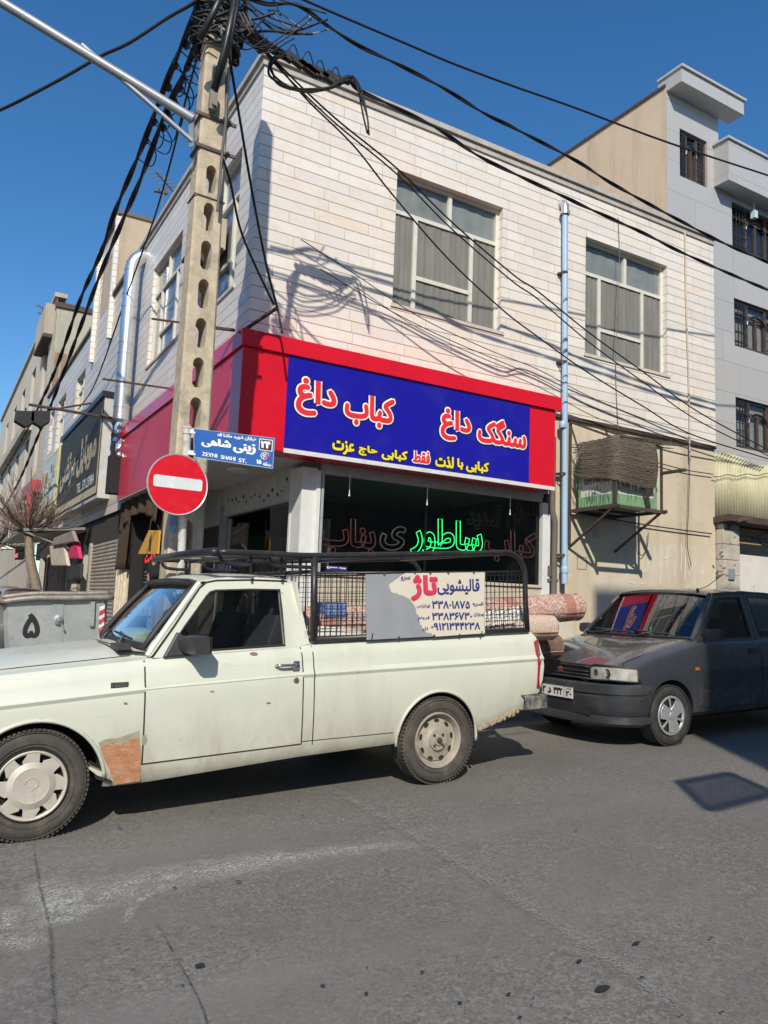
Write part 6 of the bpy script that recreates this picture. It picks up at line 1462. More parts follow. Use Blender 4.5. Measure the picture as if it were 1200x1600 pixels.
for px in ((600, 897), (648, 895), (672, 896), (700, 895.5), (740, 895), (623, 996), (678, 993), (718, 992)): p = tpb(*px); b.lathe([(0, .006), (.008, .005), (.009, .0)], (p.x, SB_+.002, p.z), (0, 1, 0), 8)
b.build('board_rivet', M_iron, board)
# load: rolled carpets, crate
def carpet_mat(name, a, c, d, sc=16):
    k = NT(name); x, y, z = k.xyz(); ang = k.math('MULTIPLY', k.math('ARCTAN2', y, z), .14); v = k.vec(x, ang, 0)
    vo = k.n('TexVoronoi'); vo.feature = 'SMOOTH_F1'; vo.inputs['Scale'].default_value = sc; k.put(vo.inputs['Vector'], v)
    n = k.noise(34, 5, .7, v, 2.5); f = k.math('SINE', k.math('MULTIPLY', vo.outputs['Distance'], 26))
    col = k.mix(k.ramp(f, (.35, 0), (.6, 1)), a, c); col = k.mix(k.ramp(n, (.50, 0), (.58, 1)), col, d)
    bd = k.math('GREATER_THAN', k.math('SINE', k.math('MULTIPLY', x, 9.0)), .86); col = k.mix(k.math('MULTIPLY', bd, .8), col, a)
    k.set(col=col, rough=.95); k.bump(n, .4, .006); return k.m
def end_mat(name, c, d):
    k = NT(name); x, y, z = k.xyz(); r = k.math('SQRT', k.math('ADD', k.math('MULTIPLY', y, y), k.math('MULTIPLY', z, z))); a = k.math('ARCTAN2', y, z)
    f = k.math('FRACT', k.math('ADD', k.math('MULTIPLY', r, 62), k.math('MULTIPLY', a, .159))); col = k.mix(k.ramp(f, (.55, 0), (.75, 1)), c, d); k.set(col=col, rough=.95); return k.m
C_pink = carpet_mat('pink_floral_pile', (.36, .155, .12), (.52, .40, .32), (.58, .49, .41)); C_brown = carpet_mat('dark_brown_pile', (.13, .08, .06), (.24, .16, .12), (.20, .14, .10), 22); C_beige = carpet_mat('beige_floral_pile', (.55, .42, .33), (.64, .55, .45), (.45, .24, .18), 20)
E_pink = end_mat('terracotta_backing', (.50, .25, .16), (.28, .12, .08)); E_beige = end_mat('beige_backing', (.58, .46, .34), (.33, .24, .17))
def roll(x0_, x1_, y_, z_, r, side, end, label, sag=0.0, dy=0.0):
    """a roll from x0 (front) to x1 (rear overhang)"""
    L = x0_-x1_; o = empty('rolled_carpet', label=label, cat='carpet', mat=TM @ Matrix.Translation((x1_, y_, z_)) @ Matrix.Rotation(sag, 4, 'Y') @ Matrix.Rotation(dy, 4, 'Z'))
    b = MB(); n = 40; rows = []
    for i in range(26):
        x = L*i/25; rows.append([(x, (r+.006*math.sin(a*3+x*4)+.004*math.sin(x*17+a))*math.sin(a), (r*.97+.006*math.sin(a*2+x*5))*math.cos(a)) for a in [2*PI*j/n for j in range(n)]])
    b.grid(rows, closed=True); b.build('pile', side, o, smooth=True)
    b = MB(); b.lathe([(r, .0), (r*.97, .008), (r*.5, .004), (.012, -.03)], (0, 0, 0), (-1, 0, 0), 40); b.lathe([(r, 0), (.012, -.02)], (L, 0, 0), (1, 0, 0), 40); b.build('roll_end', end, o, smooth=True)
    b = MB(); a1 = 1.9; b.tube([(x, (r+.002)*math.sin(a1+.02*math.sin(x*9)), (r+.002)*math.cos(a1+.02*math.sin(x*9))) for x in [.01+(L-.02)*i/12 for i in range(13)]], .005, 5); b.build('carpet_edge', end, o)
    return o
roll(.85, -2.16, -.78, 1.255, .132, C_pink, E_pink, 'pink floral rolled carpet on top of the load, sticking farthest out of the pickup', .042)
roll(.85, -1.68, -.62, 1.075, .115, C_beige, E_pink, 'beige rolled carpet just under the top one, sticking out a little', .0)
roll(.75, -2.02, -.92, .875, .118, C_brown, E_beige, 'dark brown rolled carpet with beige end, lowest of those sticking out over the tailgate', .0)
roll(.85, -.80, -.28, 1.12, .11, C_pink, E_pink, 'pink rolled carpet lying nearest the cage mesh behind the torn sign board')
roll(.85, -.85, -.24, .93, .125, C_beige, E_beige, 'beige rolled carpet low against the near side of the pickup bed')
roll(.85, -.80, -1.32, 1.00, .14, C_pink, E_pink, 'pink rolled carpet on the far side of the pickup bed')
roll(.85, -.85, -1.30, .90, .11, C_beige, E_beige, 'beige rolled carpet low on the far side of the pickup bed')
b = MB(); rows = []
for i in range(40):
    x = -.35-.62*i/39; rows.append([TM @ Vector((x, -.11-.02*j+.01*math.sin(i*.9+j), 1.10+.06*i/39+.03*j+.008*math.sin(i*1.7))) for j in range(5)])
b.grid(rows)
for i in range(80):
    x = -.3-1.0*i/79; p = Vector((x, -.10, 1.09+.07*i/79)); b.tube([TM @ p, TM @ (p+Vector((random.uniform(-.03, .0), .015, -.03+random.uniform(-.03, .0))))], .003, 3)
b.build('carpet_fringe', mat('white_fringe', (.66, .63, .56), .95, var=.12), recalc=False, label='white fringed carpet edge folded over the rolls behind the cage mesh', cat='carpet')
b = MB(); P = [TM @ Vector((x, -.09, 1.075+.012*math.sin(x*9))) for x in [.93-.05*i for i in range(9)]]; b.tube(P, .028, 7); P = [TM @ Vector((x, -.12, 1.11+.012*math.sin(x*7+1))) for x in [.90-.05*i for i in range(8)]]; b.tube(P, .026, 7); b.build('folded_cloth', mat('white_folded_cloth', (.64, .61, .54), .9, var=.1), smooth=True, label='white folded cloth lying along the bed edge at the front of the cage', cat='cloth')
cp0 = tp(507, 946, -.2); cp1 = tp(541, 963, -.2)
b = MB(); x0_, x1_, z0_, z1_ = cp1.x, cp0.x, cp1.z, cp0.z+.02
for (a, c, e, g, h, i_) in ((x0_, x1_, -.40, -.39, z0_, z1_), (x0_, x1_, -.20, -.19, z0_, z1_), (x0_, x0_+.01, -.39, -.20, z0_, z1_), (x1_-.01, x1_, -.39, -.20, z0_, z1_), (x0_+.01, x1_-.01, -.39, -.20, z0_, z0_+.01)): b.box(a, c, e, g, h, i_)
for i in range(6): b.box(x0_+.01+i*.03, x0_+.025+i*.03, -.19, -.183, z0_+.02, z1_-.02)
cr = b.build('plastic_crate', mat('blue_plastic', (.20, .29, .55), .4)); cr.matrix_world = TM; tag(cr, 'small blue plastic crate on the carpets at the front of the cage', 'crate')

# ================================================================== SEDAN
def car_paint(name, c, dust):
    k = NT(name); x, y, z = k.xyz(); col = k.ramp(k.noise(3, 4, .6), (.3, tuple(v*.92 for v in c)), (.7, tuple(v*1.08 for v in c)))
    nrm = k.n('NewGeometry').outputs['Normal']; nz = k.xyz(nrm)[2]
    f = k.math('MULTIPLY', k.ramp(nz, (.35, .04), (.95, 1)), k.ramp(k.noise(2.6, 8, .7, dist=.4), (.35, .18), (.7, dust)))   # dust settles on what faces up
    col = k.mix(f, col, (.30, .28, .25)); low = k.math('MULTIPLY', k.ramp(z, (.2, .55), (.6, 0)), k.ramp(k.noise(5, 8, .7), (.35, 0), (.7, 1))); col = k.mix(low, col, (.22, .20, .17))
    k.set(col=col, rough=k.ramp(k.noise(5, 6, .7), (.3, .18), (.7, .34)), metal=.1, coat=1.0); k.p.inputs['Coat Roughness'].default_value = .06; return k.m
M_hl = glass('lamp_lens', (.95, .95, .93), .03, 1.5, 1.2)
M_tint = glass('tinted_car_glass', (.30, .34, .34), .0, 1.5, 1.0)
M_silverp = mat('silver_hubcap', (.58, .59, .60), .35, .6, var=.1, sc=12, dirt=(.3, .28, .25), damt=.4, dsc=9)
M_tyre2 = mat('black_tyre', (.030, .029, .028), .8, var=.25, sc=9, bump=.3, bsc=70, dirt=(.09, .08, .07), damt=.6, dsc=5)
def sedan(matrix, paint, bump_m, label, cat, plate):
    car = empty('parked_car', label=label, cat=cat, mat=matrix)
    W = 1.55; yc = -W/2; hw = W/2
    zs = [(-3.1, .36), (-2.9, .27), (.3, .24), (.62, .24)]
    zt = [(-3.1, .86), (-2.9, .90), (-2.2, .965), (-.42, .945), (.0, .862), (.4, .79), (.62, .725)]
    zh = [(-3.1, .88), (-2.95, .94), (-2.45, .985), (-.42, .965), (-.25, .955), (.2, .87), (.5, .775), (.62, .728)]
    def xf(y): e = min(1, abs(y-yc)/hw); return .62-.24*e**5
    def xr(y): e = min(1, abs(y-yc)/hw); return -3.10+.20*e**4
    def sec(x):
        s, t, h = interp(zs, x), interp(zt, x), interp(zh, x)
        return [(-.18, s-.02), (-.06, s-.01), (-.02, s+.03), (.0, s+.12), (.012, s+(t-s)*.45), (.012, s+(t-s)*.62), (.004, s+(t-s)*.74), (-.008, t-.10), (-.025, t-.04), (-.05, t-.012), (-.085, t), (-.13, t+(h-t)*.45+.006), (-.3, h-.004), (-.5, h), (yc, h)]
    def sideY(x, z):
        P = sec(x)[2:11]
        for (a, b_), (c, d) in zip(P, P[1:]):
            if z <= d: return a+(c-a)*max(0, z-b_)/max(1e-6, d-b_)
        return P[-1][0]
    b = MB(); rows = []
    for x in [-3.1, -3.04, -2.96, -2.8, -2.6, -2.4] + [-2.2+.2*i for i in range(12)] + [.12, .22, .32, .42, .5, .56, .6, .62]:
        P = sec(x); r = []
        for y_, z in P + [(-W-a, z) for a, z in P[-2::-1]]:
            xx = x
            if x > .2: xx = x-(x-.2)/.42*(.62-xf(y_))
            if x < -2.7: xx = x+(-2.7-x)/.4*(xr(y_)+3.1)
            r.append((xx, y_, z))
        rows.append(r)
    b.grid(rows, closed=True); b.face(rows[0]); b.face(rows[-1]); body = b.build('body', [paint, M_dark])
    cs = []
    for x in (0, -2.28):
        for ya, yb in ((-.30, .3), (-W-.3, -W+.30)):
            c = MB(); c.lathe([(0, 0), (.325, 0), (.325, yb-ya), (0, yb-ya)], (x, ya, .275), (0, 1, 0), 40); cs.append(c.build('cutter', M_dark))
    c = MB(); c.box(-2.25, -.52, -W+.08, -.08, .42, 1.3); cs.append(c.build('cutter', M_dark)); cut(body, cs)
    body.parent = car; body.data.shade_smooth(); body.data.set_sharp_from_angle(angle=math.radians(32))
    def strip(name, x0, x1, z0, z1, m, off, par, n=10, k=10):
        q = MB(); q.grid([[(x0+(x1-x0)*i/n, sideY(x0+(x1-x0)*i/n, z0+(z1-z0)*j/k)+off, z0+(z1-z0)*j/k) for i in range(n+1)] for j in range(k+1)]); return q.build(name, m, par, smooth=30, recalc=False)
    d1 = strip('door', -1.352, -.462, .305, .93, paint, .004, car); strip('door_seam', -1.358, -.455, .298, .932, M_seam, .0015, car); d2 = strip('rear_door', -2.0, -1.366, .305, .93, paint, .004, car)
    strip('side_moulding', -1.34, -.47, .50, .545, bump_m, .012, d1, 8, 2)
    SY = lambda z: interp([(.92, -.04), (1.0, -.06), (1.40, -.19)], z)
    # greenhouse
    def ringside(q, O, I, far):
        Q = lambda p, o: (p[0], (SY(p[1])+o) if not far else (-W-SY(p[1])-o), p[1]); n = len(O)
        for o in (.003, -.03):
            for i in range(n): q.face([Q(O[i], o), Q(O[(i+1) % n], o), Q(I[(i+1) % n], o), Q(I[i], o)])
        for L in (O, I):
            for i in range(n): q.face([Q(L[i], .003), Q(L[(i+1) % n], .003), Q(L[(i+1) % n], -.03), Q(L[i], -.03)])
    O1, I1 = [(-.44, .93), (-.60, 1.10), (-.86, 1.378), (-.93, 1.395), (-1.355, 1.405), (-1.355, .93)], [(-.545, .962), (-.67, 1.10), (-.895, 1.335), (-.945, 1.35), (-1.29, 1.358), (-1.285, .962)]
    O2, I2 = [(-1.363, .93), (-1.363, 1.405), (-1.75, 1.40), (-1.93, 1.37), (-2.08, 1.2), (-2.2, .945)], [(-1.43, .962), (-1.425, 1.358), (-1.74, 1.352), (-1.87, 1.33), (-1.99, 1.18), (-2.07, .965)]
    for far in (0, 1):
        for O, I, par in ((O1, I1, d1), (O2, I2, d2)):
            q = MB(); ringside(q, O, I, far); q.build('window_frame', paint, par if not far else car, smooth=30)
            q = MB(); q.face([(p[0], (SY(p[1])-.01) if not far else (-W-SY(p[1])+.01), p[1]) for p in I]); q.build('window_glass', M_tint, par if not far else car, recalc=False)
            if not far: q = MB(); q.tube([(p[0], SY(p[1])+.002, p[1]) for p in I], .007, 5, closed=True); q.build('window_rubber', M_seam, par, smooth=True)
    b = MB(); rows = []
    for x, dz in zip((-.80, -.83, -.90, -1.1, -1.4, -1.7, -1.9, -2.0, -2.04), (-.035, -.02, -.004, .008, .012, .004, -.012, -.03, -.05)):
        rows.append([(x+.02*(1-abs(2*i/16-1)**2), -.180-(W-.36)*i/16, 1.408+dz+.034*(1-abs(2*i/16-1)**2.4)) for i in range(17)])
    b.grid(rows); b.grid([[(p[0], p[1], p[2]-.03) for p in r] for r in rows])
    for e in (0, -1): b.grid([[r[e] for r in rows], [(r[e][0], r[e][1], r[e][2]-.03) for r in rows]])
    for far in (0, 1):
        s = lambda y: y if not far else -W-y
        b.tube(spline([(-.40, s(-.065), .945), (-.60, s(-.11), 1.13), (-.84, s(-.185), 1.385)], 6), .027, 8)
        b.prism([(-2.0, s(-.185), 1.385), (-1.9, s(-.185), 1.39), (-2.2, s(-.05), .95), (-2.5, s(-.07), .95)], (0, (-.04 if not far else .04), 0))
    b.build('roof', paint, car, smooth=40)
    def wsp(u, v): e = abs(2*u-1); return Vector((-.30-.50*v-(.10-.05*v)*e**2.2+.015*math.sin(PI*v), (-.075-.115*v)-(W-.15-.23*v)*u, .958+.432*v+.012*(1-e*e)*v))
    b = MB(); b.grid([[wsp(i/14, .03+.94*j/8) for i in range(15)] for j in range(9)]); b.build('windscreen', glass('sedan_windscreen', (.66, .70, .70), .0, 1.5, 2.3), car, recalc=False, smooth=True)
    b = MB(); b.tube([wsp(i/14, .02) for i in range(15)]+[wsp(1, t) for t in (.2, .4, .6, .8)]+[wsp(1-i/14, .98) for i in range(15)]+[wsp(0, t) for t in (.8, .6, .4, .2)], .012, 6, closed=True); b.build('windscreen_rubber', M_seam, car, smooth=True)
    b = MB(); b.grid([[(-2.06-.42*j/4, -.2+.1*j/4-(W-.4+.2*j/4)*i/8, 1.37-.40*j/4) for i in range(9)] for j in range(5)]); b.build('rear_window', M_tint, car, recalc=False)
    b = MB()
    for a, c in ((.10, .46), (.44, .90)):
        p = [wsp(a+(c-a)*i/6, .05+.05*i/6)+Vector((.02, 0, .014)) for i in range(7)]; b.tube(p, .009, 5); b.tube([wsp(c-.04, -.02)+Vector((.05, 0, .01)), wsp((a+c)/2, .075)+Vector((.025, 0, .02))], .008, 5)
    b.build('wiper', M_blkpl, car, smooth=True)
    b = MB(); b.tube([(-.86, -.35, 1.43), (-1.0, -.33, 1.47), (-.50-.7, -.28, 1.60)], .004, 5); b.lathe([(.0, .03), (.012, .02), (.018, 0)], (-.87, -.35, 1.425), (-.3, 0, 1), 8); b.build('aerial', M_blkpl, car)
    # nose: bonnet seam, grille, lamps, bumper, plate
    fz = lambda y, o=0.0: xf(y)+o
    def nose(name, ya, yb, za, zb, m, off, par=car, n=14, k=4, zf=None):
        q = MB(); q.grid([[(fz(ya+(yb-ya)*i/n, off), ya+(yb-ya)*i/n, za(ya+(yb-ya)*i/n)+((zb(ya+(yb-ya)*i/n))-za(ya+(yb-ya)*i/n))*j/k) for i in range(n+1)] for j in range(k+1)]); return q.build(name, m, par, recalc=False, smooth=30)
    K = lambda v: (lambda y: v)
    g = nose('grille', -.40, -W+.40, K(.605), K(.70), mat('black_grille', (.015, .015, .016), .4), .004)
    q = MB()
    for z in (.632, .664): q.tube([(fz(-.41-.073*i, .012), -.41-.073*i, z) for i in range(11)], .007, 6)
    q.tube([(fz(-.39-.077*i, .008), -.39-.077*i, .708) for i in range(11)], .010, 6); q.tube([(fz(-.39-.077*i, .008), -.39-.077*i, .600) for i in range(11)], .010, 6)
    q.build('grille_bars', bump_m, g, smooth=True)
    q = MB(); q.lathe([(0, .007), (.026, .006), (.033, 0)], (.628, yc, .655), (1, 0, 0), 20); 
    for v in q.bm.verts: v.co.y = yc+(v.co.y-yc)*1.35; v.co.z = .655+(v.co.z-.655)*.85
    q.build('emblem', mat('red_emblem', (.34, .035, .04), .3, coat=.3), g, smooth=True)
    for far in (0, 1):
        s = (lambda y: y) if not far else (lambda y: -W-y)
        zb_ = lambda y: .594+.010*(1-abs(((y if not far else -W-y)+.2)/.2))
        zt_ = lambda y: .735-.022*max(0, ((y if not far else -W-y)+.30)/.30)**2-.02*max(0, (-(y if not far else -W-y)-.34)/.05)
        ya, yb = (-.385, -.010) if not far else (-W+.385, -W+.010)
        hl = nose('headlight', ya, yb, zb_, zt_, mat('lamp_reflector', (.70, .69, .64), .28, .45, var=.4, sc=11), .004, n=24)  # pale mottled colour stands in for the reflector's glints
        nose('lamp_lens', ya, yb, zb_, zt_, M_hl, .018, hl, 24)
        q = MB(); P = [(fz(y, .012), y, z) for y, z in [(ya+(yb-ya)*i/16, zb_(ya+(yb-ya)*i/16)) for i in range(17)]+[(yb-(yb-ya)*i/16, zt_(yb-(yb-ya)*i/16)) for i in range(17)]]; q.tube(P, .008, 5, closed=True); q.build('lamp_surround', M_blkpl, hl, smooth=True)
        q = MB(); cy = s(-.22); q.lathe([(.045, 0), (.035, .004), (.012, -.004), (0, .004)], (fz(cy, .006), cy, .66), (1, 0, 0), 18); cy = s(-.33); q.lathe([(.032, 0), (.01, .004), (0, .0)], (fz(cy, .006), cy, .665), (1, 0, 0), 14); q.build('lamp_bulb', M_chr, hl, smooth=True)
    q = MB()
    for y0_ in (-.10, -W+.10):
        q.tube([(fz(y0_ if y0_ > yc else y0_, 0)+.0-.001, y0_, .735)] + [(.50-.13*i, y0_, interp(zt, .5-.13*i)+.004) for i in range(8)], .0035, 4)
    q.tube([(fz(-.1-.075*i, .003), -.1-.075*i, .724) for i in range(19)], .004, 4); q.build('bonnet_seam', M_seam, car)
    path = [(.285, .016), (.42, .006), (.53, -.05), (.62, -.16), (.675, -.32), (.70, -.52), (.708, yc)]; path = spline([(x, y, 0) for x, y in path], 5); path = path + [Vector((p.x, -W-p.y, 0)) for p in path[-2::-1]]
    prof = [(-.08, .565), (-.012, .568), (.0, .555), (.002, .485), (-.012, .475), (-.012, .462), (.002, .452), (.0, .36), (-.02, .30), (-.03, .285), (-.005, .265), (.0, .225), (-.03, .200), (-.12, .195)]
    rows = []
    for i, p in enumerate(path):
        d = (path[min(i+1, len(path)-1)]-path[max(i-1, 0)]).normalized(); n = Vector((-d.y, d.x, 0)); n = -n if (n.x < 0 and abs(n.x) > .2) or (abs(n.x) <= .2 and n.y*(p.y-yc) < 0) else n
        rows.append([(p.x+n.x*o, p.y+n.y*o, z) for o, z in prof])
    q = MB(); q.grid(rows); bp = q.build('front_bumper', bump_m, car, smooth=35, solid=.006)
    q = MB(); q.grid([[(.6895-.0, yc-.45+.09*i, z) for i in range(11)] for z in (.28, .345)]); q.build('bumper_intake', M_dark, bp, recalc=False)
    q = MB(); q.prism([(-2.95, .012, .3), (-3.12, -.02, .3), (-3.17, -.3, .3), (-3.19, yc, .3), (-3.17, -W+.3, .3), (-3.12, -W+.02, .3), (-2.95, -W-.012, .3), (-2.9, -W+.1, .3), (-2.9, -.1, .3)], (0, 0, .26)); q.build('rear_bumper', bump_m, car, bevel=.03)
    for far in (0, 1):
        y_ = -.02 if not far else -W+.02; q = MB(); q.prism([(-2.88, y_, .64), (-3.06, y_, .62), (-3.05, y_, .82), (-2.88, y_, .86)], (0, -.30 if not far else .30, 0))
        for v in q.bm.verts: v.co.x = min(v.co.x, v.co.x) - (.04 if abs(v.co.y-y_) > .1 else 0); v.co.y += (.018 if not far else -.018)
        q.build('tail_light', mat('tail_light_red', (.35, .012, .02), .2), car, bevel=.01)
    if plate:
        Px = .717; pl = MB(); pl.box(Px, Px+.006, yc-.26, yc+.26, .405, .515); po = pl.build('number_plate', mat('plate_white', (.74, .74, .73), .4, var=.03), car, bevel=.002)
        T = lambda u, v, h: Vector((Px+.0065+h, u, v))
        q = MB(); q.box(Px+.004, Px+.0068, yc-.257, yc-.215, .408, .512); q.build('plate_band', mat('plate_blue', (.02, .06, .35), .4), po)
        q = MB(); B_ = yc
        for t, a, c, z0_, z1_ in (('۵۲', -.205, -.105, .425, .495), ('د', -.085, -.03, .425, .485), ('۳۳۲', .0, .125, .425, .495), ('۲۰', .165, .245, .422, .475)): letters(q, glyphs(t, B_+a, B_+c, z0_, z1_, .06), T)
        letters(q, glyphs('ایران', B_+.17, B_+.24, .485, .508, .03), T); q.box(Px+.005, Px+.0072, B_+.143, B_+.147, .408, .512)
        for a in ((-.26, .26, .405, .409), (-.26, .26, .511, .515)): q.box(Px+.004, Px+.0075, B_+a[0], B_+a[1], a[2], a[3])
        q.build('plate_lettering', mat('plate_black', (.015, .015, .015), .5), po, recalc=False)
    # side details
    q = MB(); x = -.365; q.box(x-.028, x+.028, sideY(x, .68), sideY(x, .68)+.010, .668, .698); q.build('side_indicator', mat('amber_lens', (.45, .12, .02), .25), car, bevel=.004)
    q = MB(); x = -1.24; y_ = sideY(x, .83)+.004; q.prism([(x-.07, y_, .805), (x+.07, y_, .805), (x+.075, y_, .83), (x+.06, y_, .855), (x-.07, y_, .855)], (0, .016, 0)); q.build('door_handle', M_blkpl, d1, bevel=.004)
    q = MB(); y_ = SY(1.0); q.prism([(-.52, y_+.004, .955), (-.60, y_+.004, .955), (-.62, y_+.004, 1.06)], (0, .03, 0))
    rows = [[(-.58+.02-.015*t+px*s_, y_+.02+.19*t, 1.0+pz*s_) for px, pz in ((-.03, -.05), (.045, -.05), (.06, 0), (.045, .055), (-.03, .055))] for t, s_ in ((0, .5), (.2, .9), (.6, 1.05), (1, .85))]
    q.grid(rows, closed=True); q.face(rows[0]); q.face(rows[-1]); q.build('door_mirror', M_blkpl, car, smooth=50)
    q = MB(); rows = [[(-.58+.02-.015*t+px*s_, -W-y_-.02-.19*t, 1.0+pz*s_) for px, pz in ((-.03, -.05), (.045, -.05), (.06, 0), (.045, .055), (-.03, .055))] for t, s_ in ((0, .5), (.2, .9), (.6, 1.05), (1, .85))]
    q.grid(rows, closed=True); q.face(rows[0]); q.face(rows[-1]); q.build('door_mirror', M_blkpl, car, smooth=50)
    # cabin
    q = MB()
    for y_ in (-.40, -1.15):
        q.box(-1.35, -.95, y_-.24, y_+.24, .45, .66); q.prism([(-1.22, y_-.24, .6), (-1.34, y_-.24, .6), (-1.50, y_-.22, 1.12), (-1.40, y_-.22, 1.14)], (0, .48, 0)); q.prism([(-1.42, y_-.12, 1.14), (-1.47, y_-.12, 1.14), (-1.50, y_-.11, 1.30), (-1.43, y_-.11, 1.30)], (0, .24, 0))
    q.box(-2.2, -1.9, -W+.15, -.15, .5, .95); q.build('seat', M_seat, car, bevel=.03, smooth=50)
    q = MB(); q.box(-.75, -.50, -W+.09, -.09, .6, .93); q.box(-.62, -.30, -W+.12, -.12, .90, .945); q.build('dashboard', M_seat, car, bevel=.02)
    q = MB(); c = Vector((-.86, -.42, .93)); q.tube([c+Vector((.07*math.sin(t), .17*math.cos(t), .15*math.sin(t))) for t in [i*PI/12 for i in range(24)]], .011, 6, closed=True); q.tube([c, c+Vector((.2, 0, -.1))], .02, 6); q.build('steering_wheel', M_blkpl, car, smooth=True)
    q = MB(); q.lathe([(0, .0), (.02, .0), (.012, .09), (0, .11)], (-.47, -.62, .95), (0, 0, 1), 10); q.build('dashboard_ornament', mat('green_glass_ornament', (.03, .35, .22), .2), car, smooth=True) if plate else None
    for x in (0, -2.28):
        for far in (0, 1):
            w_ = empty('wheel'); w_.parent = car; q = MB(); tyre(q, 0, 0, 0, .275, .155, .178); q.build('tyre', M_tyre2, w_, smooth=40)
            q = MB(); q.lathe([(.186, -.012), (.182, .002), (.170, .0), (.160, -.02), (0, -.022)], (0, 0, 0), (0, 1, 0), 40, cap=False); q.build('rim', M_dark, w_, smooth=35)
            q = MB(); q.lathe([(.180, .000), (.176, .008), (.160, .008), (.152, -.006)], (0, 0, 0), (0, 1, 0), 40)
            for k in range(3):
                a = 2*PI*k/3+.35; pol = lambda r, d: (r*math.cos(a+d), .004, r*math.sin(a+d))
                q.prism([pol(.06, -1.02), pol(.095, -.66), pol(.152, -.46), pol(.158, 0), pol(.152, .46), pol(.095, .66), pol(.06, 1.02), pol(.03, PI)], (0, .010, 0))
                for d in (1.05,): q.prism([(.06*math.cos(a+d*.9), .001, .06*math.sin(a+d*.9)), (.158*math.cos(a+d-.06), .001, .158*math.sin(a+d-.06)), (.158*math.cos(a+d+.08), .001, .158*math.sin(a+d+.08)), (.06*math.cos(a+d*.9+.3), .001, .06*math.sin(a+d*.9+.3))], (0, .008, 0))
            q.lathe([(.038, .012), (.034, .019), (0, .021)], (0, 0, 0), (0, 1, 0), 20); q.build('hubcap', M_silverp, w_, smooth=40, bevel=.0015)
            w_.location = (x, 0 if not far else -W, .275); w_.rotation_euler = (0, 0, PI if far else 0)
    q = MB(); q.box(-2.9, .35, -W+.15, -.15, .2, .3); q.build('underside', M_dark, car)
    return car
M_sedan = car_paint('dark_grey_blue_paint', (.036, .041, .050), .30)
M_sbump = mat('dark_grey_bumper', (.036, .039, .044), .38, var=.12, sc=5, dirt=(.12, .115, .105), damt=.45, dsc=5, coat=.2)
sedan(vehicle_matrix(3.013, -3.618), M_sedan, M_sbump, 'dark grey sedan with white number plate and silver hubcaps parked behind the pickup', 'car', True)
# light car far left, seen past the bin: only its rear lamp shows
q = at(-46, 960, 9.6); ang = math.radians(60)
fwd = Vector((math.cos(ang), math.sin(ang), 0)); lf = Vector((fwd.y, -fwd.x, 0)); cm = Matrix(((fwd.x, -lf.x*-1, 0, q.x), (fwd.y, -lf.y*-1, 0, q.y), (0, 0, 1, gz(q.x)), (0, 0, 0, 1)))
fw3, up3 = fwd, Vector((0, 0, 1)); l3 = up3.cross(fw3)
cm = Matrix(((fw3.x, l3.x, 0, 0), (fw3.y, l3.y, 0, 0), (0, 0, 1, 0), (0, 0, 0, 1)))
off = cm @ Vector((-3.0, -1.55+.1, 0)); cm.translation = Vector((q.x, q.y, gz(q.x)))-off
sedan(cm, car_paint('silver_paint', (.42, .43, .44), .4), mat('grey_bumper', (.25, .25, .25), .5), 'silver car at the far left edge showing its red rear lamp past the bin', 'car', False)

